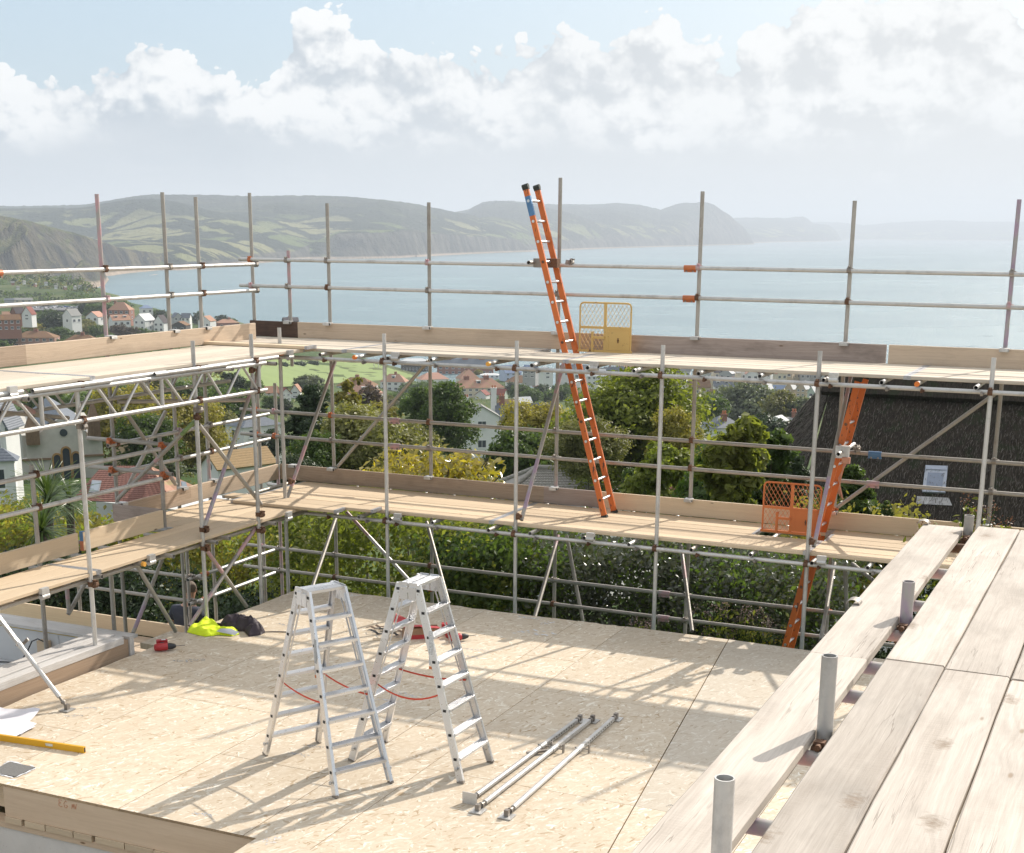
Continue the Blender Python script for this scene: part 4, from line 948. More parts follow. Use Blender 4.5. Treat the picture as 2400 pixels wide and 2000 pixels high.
LB = ladder('ladder', tuple(a0-dd_*1.6), a0-dd_*1.6, a1+dd_*.02, (0.02, .33, 0.0), 'orange ladder at right going down through the lower boards beside the orange gate', 17)
# frayed strap tied to the right-hand ladder, clamp holding it to the rail
b = MB((-3.2, 16.2, 2.0)); s0 = onv(*z7(700, 745), 16.1)
b.box(tuple(s0+np.array((-.03, -.02, -.04))), tuple(s0+np.array((.06, .02, .03)))); 
for k in range(4): b.path([s0+np.array((-.01+.012*k, 0, -.03)), s0+np.array((-.03-.01*k, .01, -.22)), s0+np.array((-.05+.02*k, 0, -.40-.02*k))], .005, 4)
tag(b.make('rope', [simple('faded_orange_rope', (.62, .30, .20), .9)]), 'faded orange rope knotted round the right-hand ladder with frayed ends', 'rope')
cl = thing('clamp', tuple(onv(*z7(690, 705), 16.05)), 'pale metal ladder clamp and tube stub gripping the right-hand ladder at the rail', 'clamp'); o = np.array(cl.location)
tube('tube_stub', o+np.array((-.03, -.12, 0)), o+np.array((-.03, .75, 0)), cl, G()); link('coupler', CPL[1], cl, (.12, .12, .05), (.4, 0, .5)); b = MB(); b.box((-.1, .05, -.07), (.05, .12, .07)); b.make('plate', [MAT['galv']], cl)
cl = thing('clamp', tuple(onv(*z2(1210, 565), 16.6)), 'short tube and clamps holding the blue-tipped ladder to the top guard rail', 'clamp'); o = np.array(cl.location)
tube('tube_stub', o+np.array((-.02, -.25, 0)), o+np.array((-.02, .20, 0)), cl, GD()); b = MB(); b.box((-.02, -.1, -.06), (.09, .0, .05)); b.box((.16, -.1, -.06), (.3, .0, .05), 1); b.make('plate', [MAT['steel'], MAT['rust']], cl); link('coupler', CPL[1], cl, (.34, .16, 0), (0, .3, 1.2))
# ================================================================== hinged ladder gates standing by the trap openings
def gate(loc, rz, W_, H_, ma, mesh_ma, label, cat='gate'):
    t = thing('ladder_gate', loc, label, cat, rz); r_ = .011
    b = MB()
    c_ = .045; pts_ = [(0, 0), (0, H_-c_), (c_*.3, H_-c_*.3), (c_, H_), (W_-c_, H_), (W_-c_*.3, H_-c_*.3), (W_, H_-c_), (W_, 0)]
    pts3 = [(x, 0, z) for x, z in pts_]
    b.path(pts3, r_, 8); b.beam((-.02, 0, .012), (W_+.02, 0, .012), .02, .03); b.make('frame', [ma], t)
    b = MB(); b.beam((W_*.5, 0, .02), (W_*.5, 0, H_), .014, .035, (1, 0, 0)); b.make('mullion', [ma], t)
    b = MB(); b.beam((0, 0, H_*.5), (W_*.5, 0, H_*.5), .012, .03); b.beam((W_*.5, 0, H_*.5), (W_, 0, H_*.5), .02, .03); b.make('rail', [ma], t)
    b = MB(); b.box((W_*.5+.018, -.004, .03), (W_-.012, .004, H_*.5-.01)); b.box((W_*.5+.018, -.007, .03), (W_*.5+.05, -.0045, H_*.5-.01)); b.make('panel', [ma], t)
    b = MB(); b.rod((W_*.76, -.01, H_*.2), (W_*.76, -.01, H_*.3), .006, 6); b.box((W_*.745, -.012, H_*.24), (W_*.775, -.0045, H_*.265)); b.make('latch', [MAT['rust']], t)
    b = MB(); b.path([(W_*.26, -.02, 0), (W_*.26, -.02, H_*.42)], .017, 8); b.beam((W_*.26, -.02, H_*.30), (W_*.5, -.02, H_*.30), .014, .03); b.make('bracket', [ma], t)
    # diamond mesh, woven from crossing bars
    b = MB(); sx_, sz_ = .052, .085
    def bars(x0, z0, x1, z1):
        for sgn in (1, -1):
            k = -40
            while k < 40:
                # line: z-z0 = sgn*(sz/sx)*(x-x0) + k*sz
                P_ = []
                for x in np.linspace(x0, x1, 2):
                    P_.append((x, z0+sgn*(sz_/sx_)*(x-x0)+k*sz_))
                (xa, za), (xb, zb) = P_; m_ = (zb-za)/(xb-xa)
                lo_, hi_ = xa, xb
                for lim in (z0, z1):
                    xi = xa+(lim-za)/m_
                    if (m_ > 0) == (lim == z0): lo_ = max(lo_, xi)
                    else: hi_ = min(hi_, xi)
                if hi_-lo_ > .004:
                    b.beam((lo_, sgn*.002, za+m_*(lo_-xa)), (hi_, sgn*.002, za+m_*(hi_-xa)), .0035, .0045, (0, 1, 0))
                k += 1
    bars(.008, H_*.5+.012, W_*.5-.014, H_-.008); bars(W_*.5+.014, H_*.5+.012, W_-.008, H_-.008); bars(.008, .03, W_*.5-.014, H_*.5-.012)
    mo = b.make('mesh_screen', [mesh_ma], t)
    return t
ma, n = material('worn_yellow_paint'); ns = n.noise(n.obj, 11.0, 5, .65)
setp(n, Base_Color=n.mix(n.map(ns, .60, .68), n.mix(n.noise(n.obj, 3.0, 3), (.66, .45, .16), (.58, .37, .12)), (.22, .09, .035)), Roughness=.6); MAT['gate_yellow'] = ma
ma, n = material('worn_orange_paint'); ns = n.noise(n.obj, 11.0, 5, .65)
setp(n, Base_Color=n.mix(n.map(ns, .70, .76), (.66, .19, .055), (.26, .08, .035)), Roughness=.6); MAT['gate_orange'] = ma
g0 = onz(*z2(1487, 1108), zU+.003); g1 = onv(*z2(1805, 1112), float(g0[1]))
gate((float(g0[0]), float(g0[1])-.12, zU+.003), math.radians(0), .672, .60, MAT['gate_yellow'], MAT['gate_yellow'], 'rusty yellow mesh gate standing on the upper boards right of the ladder')
g0 = onz(*z7(222, 1150), zL+.003)
gate((float(g0[0])+.02, float(g0[1])-.13, zL+.003), 0, .68, .60, MAT['gate_orange'], MAT['gate_orange'], 'orange mesh gate standing on the lower boards beside the right-hand ladder')
# ================================================================== aluminium stepladders
def stepladder(loc, rz, label, fw_, fd_, H_, ntr, tilt):
    t = thing('stepladder', loc, label, 'stepladder', rz, group='aluminium stepladders')
    tw, td = .335, .085                                       # half-depth at top, width at the top
    def P(side, s_, f): return np.array((s_*(tw/2+(fw_/2-tw/2)*(1-f)), side*(td+(fd_/2-td)*(1-f)), H_*f))
    for side in (-1, 1):
        sl = 'leg'
        for s_ in (-1, 1):
            a, e = P(side, s_, 0.012), P(side, s_, 1.0); b = MB(); b.beam(a, e, .022, .062, (0, 1, 0)); 
            b.beam(a+np.array((-s_*.014, .026*side, 0)), e+np.array((-s_*.014, .026*side, -.05)), .012, .008, (0, 1, 0)); b.beam(a+np.array((-s_*.014, -.026*side, 0)), e+np.array((-s_*.014, -.026*side, -.1)), .012, .008, (0, 1, 0))
            lg = b.make('leg', [MAT['alu']], t)
            b = MB(); b.beam(P(side, s_, 0), P(side, s_, .011), .026, .064, (0, 1, 0)); b.make('foot', [MAT['steel']], lg)
            for k in range(ntr+1):
                f = (k+1)/(ntr+1)*.985-(.012 if k == ntr else 0); q = P(side, s_, f); b = MB(); b.box(q+np.array((s_*.0115-.003, -.014, -.011)), q+np.array((s_*.0115+.003, .014, .011))); b.make('plug', [MAT['black']], lg)
            for dz in (.05, .075): 
                q = P(side, s_, 1-dz/H_); b = MB(); b.rod(q+np.array((s_*.010, -side*.012, 0)), q+np.array((s_*.014, -side*.012, 0)), .007, 8); b.make('rivet', [MAT['galv']], lg)
            q = P(side, s_, .075); b = MB(); b.rod(q-np.array((.03, 0, 0)), q+np.array((.03, 0, 0)), .004, 6); b.rod(q+np.array((s_*.03, -.0, -.012)), q+np.array((s_*.03, 0, .012)), .012, 6); b.make('bolt', [MAT['galv']], lg)
        for k in range(ntr):
            f = (k+1)/(ntr+1)*.985; a, e = P(side, -1, f), P(side, 1, f); b = MB(); dy = side
            b.box((a[0]+.011, a[1]-.042, a[2]-.012), (e[0]-.011, a[1]+.042, a[2]+.0085))
            for r_ in range(5): b.box((a[0]+.012, a[1]-.038+.0165*r_, a[2]+.009), (e[0]-.012, a[1]-.029+.0165*r_, a[2]+.012))
            b.make('tread', [MAT['alu']], t)
        b = MB(); y0, y1 = (.006, .092) if side > 0 else (-.092, -.006); b.box((-tw/2-.004, y0, H_-.018), (tw/2+.004, y1, H_+.004))
        for r_ in range(4): b.box((-tw/2, y0+.008+.02*r_, H_+.0045), (tw/2, y0+.02+.02*r_, H_+.0075))
        b.box((-tw/2-.012, y0, H_-.02), (-tw/2-.0045, y1+0, H_+.016)); b.box((tw/2+.0045, y0, H_-.02), (tw/2+.012, y1, H_+.016)); b.make('top_step', [MAT['alu']], t)
    for s_ in (-1, 1):
        b = MB(); b.box((s_*tw/2-.006+s_*.014, -.075, H_-.13), (s_*tw/2+.002+s_*.014, -.004, H_-.02)); b.box((s_*tw/2-.006+s_*.014, .004, H_-.13), (s_*tw/2+.002+s_*.014, .075, H_-.02)); b.rod((s_*tw/2-.008+s_*.014, 0, H_-.05), (s_*tw/2+.006+s_*.014, 0, H_-.05), .016, 10); b.make('hinge', [MAT['alu']], t)
        # slack strap between the front and back legs
        a, e = P(-1, s_, .455), P(1, s_, .455); V_ = []; sag = .025 if s_ > 0 else (.03 if rz < 1.2 else .10)
        for k in range(11):
            f = k/10; q = a*(1-f)+e*f-np.array((s_*.02, 0, sag*4*f*(1-f))); V_ += [q+np.array((0, 0, .008)), q-np.array((0, 0, .008))]
        me = mesh('strap', V_, [(2*k, 2*k+1, 2*k+3, 2*k+2) for k in range(10)], MAT['strap']); link('strap', me, t)
    b = MB(); q = P(-1, -1, .68); b.box(q+np.array((-.0138, -.02, -.14)), q+np.array((-.0118, .02, .16))); b.box(q+np.array((-.0142, -.02, -.17)), q+np.array((-.0122, .02, -.145)), 1)
    b.make('sticker', [simple('grey_print_sticker', (.42, .43, .44), .6, 0, .5, 90), MAT['orange']], t)
    return t
MAT['strap'] = simple('red_webbing', (.62, .07, .035), .7)
stepladder((-6.119, 9.598, .0), R(62.2), 'aluminium stepladder with treads turned left, standing left of the other stepladder', .535, 1.2, 1.6, 7, 0)
stepladder((-5.465, 10.089, .0), R(87.8), 'aluminium stepladder with sunlit white treads, standing right of the other stepladder', .535, 1.085, 1.625, 7, 0)
# ================================================================== push-pull props
def prop(p, q, label, plate_up=True, inner_dark=True, lie=True, holes=True):
    p = np.asarray(p, float); q = np.asarray(q, float); t = thing('adjustable_prop', tuple(p), label, 'prop', 0, 'adjustable props')
    d = (q-p)/np.linalg.norm(q-p); L = np.linalg.norm(q-p); o = p; side = np.cross(d, (0, 0, 1.)); side /= np.linalg.norm(side); up_ = np.cross(side, d)
    b = MB(o); b.rod(p+d*.12, p+d*L*.62, .0225, 12); b.rod(p+d*L*.60, p+d*L*.645, .027, 12, 0); b.make('outer_tube', [MAT['galv']], t, (0, 0, 0))
    b = MB(o); b.beam(p+d*L*.62, q-d*.08, .033, .033, up_)
    if holes:
        k = L*.67
        while k < L-.16:
            c_ = p+d*k+side*.0168; b.rod(c_-side*.002, c_+side*.0012, .0075, 8, 1); k += .055
    it = b.make('inner_tube', [MAT['galv'], MAT['hole']], t, (0, 0, 0))
    b = MB(o); c_ = p+d*L*.63; b.rod(c_-side*.05, c_+side*.09, .0065, 6); b.beam(c_+side*.085-up_*.03, c_+side*.085+up_*.05, .012, .03, d); b.make('locking_pin', [MAT['steel']], t, (0, 0, 0))
    for e, s_ in ((p, 1), (q, -1)):
        b = MB(o); b.rod(e+d*s_*.0, e+d*s_*.13, .013, 8, 0); b.rod(e+d*s_*.05, e+d*s_*.07, .025, 8, 0)
        if s_ == 1 and not plate_up: b.beam(e-d*.006, e+d*.0, .13, .13, up_, 1)
        else: b.box((e[0]-.055, e[1]-.06, max(e[2]-.030, .002)), (e[0]+.055, e[1]+.06, max(e[2]-.030, .002)+.007), 1); b.box((e[0]-.018, e[1]-.02, max(e[2]-.03, .002)+.007), (e[0]+.018, e[1]+.02, e[2]+.03), 0)
        b.make('base_plate', [MAT['steel'], MAT['galv']], t, (0, 0, 0))
    return t
prop((-4.673, 9.44, .034), (-4.615, 11.66, .034), 'adjustable steel prop lying on the deck, square end plate standing up, leftmost of three', False)
prop((-4.547, 9.33, .034), (-4.503, 11.70, .034), 'thin dull steel prop lying on the deck between two shinier props', True, holes=False)
prop((-4.293, 9.33, .034), (-4.326, 11.85, .034), 'adjustable steel prop lying on the deck nearest the weathered planks', True)
prop((-9.144, 9.814, .035), onu(*w1(-60, 70), -9.93), 'slanting steel prop bracing from the deck up to the left, foot on the deck edge', True, holes=False)
b = MB((-4.58, 10.75, .02)); b.beam((-4.70, 10.62, .025), (-4.52, 10.80, .025), .03, .02); b.beam((-4.56, 10.74, .02), (-4.5, 10.9, .03), .02, .02); tag(b.make('steel_clip', [MAT['steel']]), 'small dark steel clip lying between the props on the deck', 'clip')
# ================================================================== small things on the deck
MAT['red'] = simple('red_tool_plastic', (.42, .03, .035), .45, 0, .08); MAT['tool_black'] = simple('black_tool_plastic', (.025, .025, .028), .5, 0, .2); MAT['bit'] = MAT['steel']
def drill(p, rz, label):
    t = thing('cordless_drill', tuple(p), label, 'drill', rz, 'cordless drills')
    b = MB(); n_ = 14
    def ringx(x, r_, zc, yc=0): return [(x, yc+r_*math.cos(2*math.pi*i/n_), zc+r_*math.sin(2*math.pi*i/n_)) for i in range(n_)]
    b.rings([ringx(-.11, .022, .05), ringx(-.105, .036, .05), ringx(-.06, .042, .05), ringx(.02, .042, .05), ringx(.035, .036, .05)], 0); b.make('body', [MAT['red']], t)
    b = MB(); b.rings([ringx(.035, .034, .05), ringx(.06, .036, .05), ringx(.09, .030, .05), ringx(.115, .022, .05), ringx(.125, .010, .05)], 0); b.make('chuck', [MAT['tool_black']], t)
    b = MB(); b.rod((.12, 0, .05), (.22, 0, .05), .0045, 6); b.make('bit', [MAT['bit']], t)
    b = MB(); b.beam((-.03, .035, .045), (-.015, .15, .035), .052, .040, (1, 0, 0)); b.make('handle', [MAT['tool_black']], t)
    b = MB(); b.box((-.075, .145, .006), (.045, .215, .075)); b.box((-.065, .143, .076), (.035, .2, .082)); bt = b.make('battery', [MAT['red']], t)
    b = MB(); b.box((-.02, .15, .0825), (.025, .19, .084)); b.box((.046, .155, .02), (.048, .195, .06)); b.make('battery_label', [simple('white_print', (.6, .6, .6), .5)], bt)
    return t
drill((-9.55, 11.80, 0), R(42), 'red and black cordless drill lying near the left edge of the deck')
drill((-6.845, 13.54, 0), R(48), 'red cordless drill lying on the deck behind the right-hand stepladder')
BX = thing('tool_box', (-7.30, 13.50, 0), 'brown and red cardboard box with its red flap open near the back of the deck', 'box', R(38))
MAT['card'] = simple('brown_cardboard', (.33, .20, .12), .85, 0, .12)
b = MB(); b.box((-.20, -.07, 0), (.20, .07, .004)); b.box((-.20, -.07, .004), (.20, -.066, .12)); b.box((-.20, .066, .004), (.20, .07, .12)); b.box((-.20, -.0655, .004), (-.196, .0655, .12)); b.box((.196, -.0655, .004), (.20, .0655, .12)); b.make('body', [MAT['card']], BX)
b = MB(); b.box((-.202, -.0725, .0), (.202, -.0705, .05)); b.box((-.2, .0, .123), (.05, .075, .127)); b.make('printed_band', [MAT['red']], BX)
b = MB(); b.beam((-.2, .07, .12), (-.16, .20, .19), .28, .004, (0, 1, 0)); b.beam((.2, -.06, .122), (-.02, -.12, .16), .1, .004); b.make('flap', [MAT['red']], BX)
BX = thing('carton', (-7.10, 13.76, 0), 'small red and brown carton standing behind the right-hand stepladder', 'box', R(30))
b = MB(); b.box((-.06, -.05, 0), (.06, .05, .05)); b.box((-.061, -.051, .051), (.061, .051, .10), 1); b.box((-.06, -.04, .101), (.02, .045, .125), 1); b.make('carton_body', [MAT['card'], MAT['red']], BX)
_r2 = random.Random(21)
HN = thing('safety_harness', (-7.85, 13.50, 0), 'tangled dark webbing harness with buckles lying on the deck left of the tool box', 'harness')
for j in range(5):
    P_ = []; x, y = -.22+.04*j, (_r2.random()-.5)*.12
    for k in range(8): x += .04+.035*_r2.random(); y += (_r2.random()-.5)*.13; P_.append((x, y, .012+.03*_r2.random()))
    V_ = []
    for k, q in enumerate(P_): V_ += [(q[0], q[1]-.016, q[2]), (q[0]+.006, q[1]+.016, q[2]+.008)]
    link('strap', mesh('strap', V_, [(2*k, 2*k+2, 2*k+3, 2*k+1) for k in range(7)], MAT['tool_black'] if j % 2 else simple('brown_webbing', (.12, .075, .05), .8)), HN)
    if j in (0, 2): b = MB(P_[3]); b.box((P_[3][0]-.02, P_[3][1]-.015, P_[3][2]), (P_[3][0]+.02, P_[3][1]+.02, P_[3][2]+.012)); b.make('buckle', [MAT['steel']], HN, P_[3])
NS = [((-7.75, 13.20), (-7.45, 13.34)), ((-7.72, 13.15), (-7.40, 13.28)), ((-7.0, 13.05), (-6.9, 13.11))]
for k, (a, e) in enumerate(NS):
    b = MB((a[0], a[1], .006)); b.rod((a[0], a[1], .006), (e[0], e[1], .006), .005, 6); tag(b.make('timber_sliver', [MAT['board_new']]), ['long splinter of wood on the deck in front of the tool box', 'shorter splinter of wood beside a longer one on the deck', 'curled splinter of wood on the deck before the right-hand drill'][k], 'splinter')
# crumpled cloth: a closed lumpy sheet over an outline
def cloth(name, outline, hgt, ma, label, cat, seed=0, n=56, folds=5.0, parts=()):
    P_ = np.array(outline); c = P_.mean(0); lo, hi = P_.min(0), P_.max(0)
    from mathutils.geometry import intersect_point_line
    def inside(x, y):
        r_ = False; j = len(P_)-1
        for i in range(len(P_)):
            if (P_[i][1] > y) != (P_[j][1] > y) and x < (P_[j][0]-P_[i][0])*(y-P_[i][1])/(P_[j][1]-P_[i][1])+P_[i][0]: r_ = not r_
            j = i
        return r_
    def dist(x, y):
        d = 9e9
        for i in range(len(P_)):
            a, e = P_[i-1], P_[i]; ab = e-a; t = np.clip(((x-a[0])*ab[0]+(y-a[1])*ab[1])/(ab@ab+1e-9), 0, 1); q = a+ab*t; d = min(d, math.hypot(x-q[0], y-q[1]))
        return d
    V = []; idx = {}; F = []
    X = np.linspace(lo[0]-.01, hi[0]+.01, n); Y = np.linspace(lo[1]-.01, hi[1]+.01, n)
    for i, x in enumerate(X):
        for j, y in enumerate(Y):
            d = dist(x, y)*(1 if inside(x, y) else -1)
            if d > -.014:
                if d < 0:
                    bd = 9e9
                    for i_ in range(len(P_)):
                        a, e = P_[i_-1], P_[i_]; ab = e-a; t = np.clip(((x-a[0])*ab[0]+(y-a[1])*ab[1])/(ab@ab+1e-9), 0, 1); q = a+ab*t
                        if math.hypot(x-q[0], y-q[1]) < bd: bd = math.hypot(x-q[0], y-q[1]); qq = q
                    idx[i, j] = len(V); V.append((qq[0]-c[0], qq[1]-c[1], .004)); continue
                e_ = float(np.clip((d+.004)/.07, 0, 1))**.7
                wr = float(fbm(np.array(x*folds*1.6+seed), np.array(y*folds+seed*2), 4)); rd = abs(float(vnoise(np.array(x*folds*2.3+9+seed), np.array(y*folds*2.3-3+seed)))-.5)*2
                z = e_*(hgt*(.25+1.1*wr)+hgt*.45*(1-rd))+.003
                idx[i, j] = len(V); V.append((x-c[0], y-c[1], z))
    for i in range(n-1):
        for j in range(n-1):
            q = [(i, j), (i+1, j), (i+1, j+1), (i, j+1)]
            if all(k in idx for k in q): F.append(tuple(idx[k] for k in q))
    t = thing(name, (c[0], c[1], 0), label, cat); link('cloth', mesh('cloth', V, F, ma, smooth=True), t)
    return t, c
MAT['hivis'] = simple('fluorescent_yellow_cloth', (.70, .86, .02), .75, 0, .05); MAT['reflect'] = simple('grey_reflective_tape', (.36, .38, .42), .5)
ol = [onz(*qm(x, y), 0)[:2] for x, y in ((160, 1272), (260, 1300), (350, 1318), (470, 1300), (600, 1312), (675, 1292), (660, 1258), (540, 1262), (450, 1190), (350, 1160), (270, 1190), (250, 1225), (185, 1235))]
t, c = cloth('hi_vis_jacket', ol, .065, MAT['hivis'], 'crumpled fluorescent yellow jacket lying on the far left of the deck', 'jacket', 3)
b = MB(); q = onz(*qm(560, 1262), .06); b.add([q+np.array(v) for v in ((-.12, -.05, .0), (.12, -.03, -.02), (.13, .04, .0), (.0, .06, .02), (-.10, .01, .02))], [(0, 1, 2, 3, 4)]); b.V = [np.array(v)-np.array((c[0], c[1], 0)) for v in b.V]; b.make('reflective_tape', [MAT['reflect']], t)
MAT['bag'] = simple('black_plum_fabric', (.035, .024, .032), .7, 0, .3, 12)
ol = [onz(*qm(x, y), 0)[:2] for x, y in ((470, 1225), (600, 1262), (720, 1262), (770, 1316), (880, 1300), (930, 1275), (900, 1225), (800, 1195), (690, 1190), (590, 1185), (545, 1195))]
t, c = cloth('fleece', ol, .11, MAT['bag'], 'dark plum fleece bundled on the deck beside the yellow jacket', 'fleece', 8, folds=6.5)
b = MB(); q0 = np.array((ol[5][0]-c[0], ol[5][1]-c[1], .012)); b.path([q0, q0+np.array((.07, .06, -.004)), q0+np.array((.15, .10, -.006)), q0+np.array((.24, .13, -.006))], .006, 5); b.make('drawcord', [MAT['bag']], t)
for k in range(4): b = MB(); x, y = ol[0][0]-c[0]+.05*k, ol[0][1]-c[1]+.03*(k % 2); b.box((x-.02, y-.015, .03), (x+.02, y+.015, .055+.01*k)); b.make('buckle', [MAT['tool_black']], t)
# papers, yellow level, square hatch on the near left
PP = thing('papers', (-9.3, 9.25, .002), 'loose white drawing sheets curled on the deck above the yellow level', 'papers')
MAT['paper'] = simple('white_paper', (.74, .73, .78), .8, 0, .04)
for k, (dx, dy, rz, w_, h_) in enumerate(((-.20, .10, .35, .55, .42), (.02, -.07, .28, .42, .297), (.05, -.10, .1, .40, .28))):
    V_ = []; nx, ny = 9, 7
    for i in range(nx):
        for j in range(ny): V_.append((w_*(i/(nx-1)-.5), h_*(j/(ny-1)-.5), .004+.006*k+.022*max(0, math.sin(i*1.1+k))*(j/(ny-1))+.03*(j/(ny-1))**4*(k == 0)))
    link('sheet', mesh('sheet', V_, [(i*ny+j, (i+1)*ny+j, (i+1)*ny+j+1, i*ny+j+1) for i in range(nx-1) for j in range(ny-1)], MAT['paper'], smooth=True), PP, (dx, dy, 0), (0, 0, rz))
LV = thing('spirit_level', (-8.23, 9.0, 0), 'long yellow box-section level lying on the deck near the left', 'level', R(185.1))
MAT['lvl'] = simple('yellow_powder_coat', (.72, .38, .015), .4, 0, .04)
b = MB(); w_, h_ = .026, .058
for x0, x1 in ((0, .32), (.40, 1.8)): b.box((x0, -w_/2, 0.001), (x1, w_/2, h_))
b.box((.32, -w_/2, 0.001), (.40, w_/2, .018)); b.box((.32, -w_/2, .045), (.40, w_/2, h_)); b.make('beam', [MAT['lvl']], LV)
b = MB(); b.box((.322, -.010, .019), (.398, .010, .044)); b.make('vial', [simple('pale_vial', (.72, .72, .66), .2)], LV)
b = MB(); b.box((-.006, -w_/2-.001, 0), (-.0005, w_/2+.001, h_+.001)); b.make('end_cap', [MAT['lvl']], LV); b = MB(); b.box((-.008, -w_/2+.005, .008), (-.0065, w_/2-.005, h_-.008)); b.make('end_opening', [MAT['tool_black']], LV)
HT = thing('floor_hatch', (-8.50, 8.42, 0), 'square grey plate with a white taped border on the near left deck', 'hatch', R(0))
b = MB(); b.box((-.14, -.12, .003), (.14, .12, .009)); b.make('cover', [simple('grey_mesh_cover', (.20, .195, .185), .9, 0, .4, 160)], HT)
for k in range(26):
    a = _r2.random()*4; s_ = int(a); f = a-s_; L_ = .06+.1*_r2.random(); base = [((f-.5)*.3, -.135), (.155, (f-.5)*.26), ((f-.5)*.3, .135), (-.155, (f-.5)*.26)][s_]; an = (0, 1.57, 0, 1.57)[s_]+(_r2.random()-.5)*.6
    b = MB(); dx, dy = math.cos(an)*L_/2, math.sin(an)*L_/2; nx, ny = -math.sin(an)*.008, math.cos(an)*.008; z = .002+.0003*k
    b.add([(base[0]-dx, base[1]-dy, z), (base[0]+nx, base[1]+ny, z+.001), (base[0]+dx, base[1]+dy, z), (base[0]-nx, base[1]-ny, z)], [(0, 3, 2, 1)]); b.make('tape_strip', [MAT['scuff_w']], HT)
# ================================================================== man working beyond the deck corner
def skinned(name, pts, edges, radii, ma, parent, root=0, sub=2):
    me = bpy.data.meshes.new(name); me.from_pydata([tuple(p) for p in pts], edges, []); ob = link(name, me, parent)
    sk_ = ob.modifiers.new('skin', 'SKIN'); me.skin_vertices or me.skin_vertices
    for v, r_ in zip(me.skin_vertices[0].data, radii): v.radius = (r_, r_) if not isinstance(r_, tuple) else r_; v.use_root = False
    me.skin_vertices[0].data[root].use_root = True
    ss = ob.modifiers.new('sub', 'SUBSURF'); ss.levels = sub; ss.render_levels = sub
    dg = bpy.context.evaluated_depsgraph_get(); m2 = bpy.data.meshes.new_from_object(ob.evaluated_get(dg)); m2.name = name
    ob.modifiers.clear(); ob.data = m2; m2.materials.clear(); m2.materials.append(ma); m2.polygons.foreach_set('use_smooth', [True]*len(m2.polygons)); bpy.data.meshes.remove(me); return ob
MAT['skin'] = simple('skin', (.52, .30, .21), .6, 0, .06); MAT['tee'] = simple('dark_navy_cotton', (.035, .04, .06), .85, 0, .15); MAT['hair'] = simple('cropped_grey_brown_hair', (.16, .12, .09), .8, 0, .3, 60); MAT['trouser'] = simple('dark_work_trousers', (.05, .05, .055), .85)
hp = onv(*ql(1820, 870), 15.55)
MN = thing('person', (float(hp[0]), 15.55, -2.15), 'man in a dark navy tee shirt, back turned, working beyond the deck corner', 'person', R(2))
hz_ = float(hp[2])+2.15                                        # head centre above his feet
sh = hz_-.27
pts_ = [(0, .0, .93), (0, -.02, 1.10), (0, .01, sh-.12), (0, .05, sh), (.01, .08, sh+.10), (.02, .10, hz_-.02), (.02, .11, hz_+.09),
        (-.20, .03, sh-.02), (-.285, -.01, sh-.27), (-.22, .14, sh-.50), (-.15, .22, sh-.56), (.20, .03, sh-.03), (.315, .02, sh-.24), (.21, .16, sh-.47), (.13, .22, sh-.52),
        (-.10, 0, .88), (-.13, .06, .50), (-.14, .0, .09), (-.14, .16, .03), (.10, 0, .88), (.13, .06, .50), (.14, .0, .09), (.14, .16, .03)]
ed_ = [(0, 1), (1, 2), (2, 3), (3, 4), (4, 5), (5, 6), (3, 7), (7, 8), (8, 9), (9, 10), (3, 11), (11, 12), (12, 13), (13, 14), (0, 15), (15, 16), (16, 17), (17, 18), (0, 19), (19, 20), (20, 21), (21, 22)]
rd_ = [(.15, .12), (.16, .115), (.19, .125), (.12, .09), .055, (.078, .095), (.07, .085), .065, .046, .036, .026, .065, .046, .036, .026, .088, .06, .045, .035, .088, .06, .045, .035]
body = skinned('body', pts_, ed_, rd_, MAT['skin'], MN)
skinned('tee_shirt', [(0, -.0, .95), (0, -.02, 1.10), (0, .01, sh-.12), (0, .045, sh+.005), (0, .06, sh+.05), (-.19, .03, sh-.015), (-.255, .005, sh-.17), (.19, .03, sh-.025), (.275, .02, sh-.155)], [(0, 1), (1, 2), (2, 3), (3, 4), (3, 5), (5, 6), (3, 7), (7, 8)],
        [(.175, .14), (.19, .14), (.215, .145), (.145, .11), (.075, .075), .088, .075, .088, .075], MAT['tee'], MN)
skinned('trousers', [(0, 0, .97), (0, 0, .90), (-.10, 0, .84), (-.13, .06, .50), (-.14, 0, .12), (.10, 0, .84), (.13, .06, .50), (.14, 0, .12)], [(0, 1), (1, 2), (2, 3), (3, 4), (1, 5), (5, 6), (6, 7)], [(.17, .13), (.165, .13), .105, .08, .075, .105, .08, .075], MAT['trouser'], MN)
b = MB(); V_, F_ = [], []
import itertools
nu, nv_ = 20, 10
for j in range(nv_+1):
    for i in range(nu):
        th = math.pi*.60*j/nv_; ph = 2*math.pi*i/nu; r_ = 1+.03*random.Random(i*31+j).random()
        V_.append((.02+.088*r_*math.sin(th)*math.cos(ph), .095+.103*r_*math.sin(th)*math.sin(ph), hz_+.025+.112*r_*math.cos(th)))
for j in range(nv_):
    for i in range(nu): F_.append((j*nu+i, (j+1)*nu+i, (j+1)*nu+(i+1) % nu, j*nu+(i+1) % nu))
link('hair', mesh('hair', V_, F_, MAT['hair'], smooth=True), MN)
for s_ in (-1, 1):
    b = MB(); c_ = np.array((.02+s_*.088, .105, hz_+.0)); b.rings([[c_+np.array((s_*x, .018*k_*math.cos(a), .03*k_*math.sin(a))) for a in np.linspace(0, 2*math.pi, 9)[:-1]] for x, k_ in ((-.005, .6), (.012, 1), (.018, .7))]); b.make('ear', [MAT['skin']], MN)
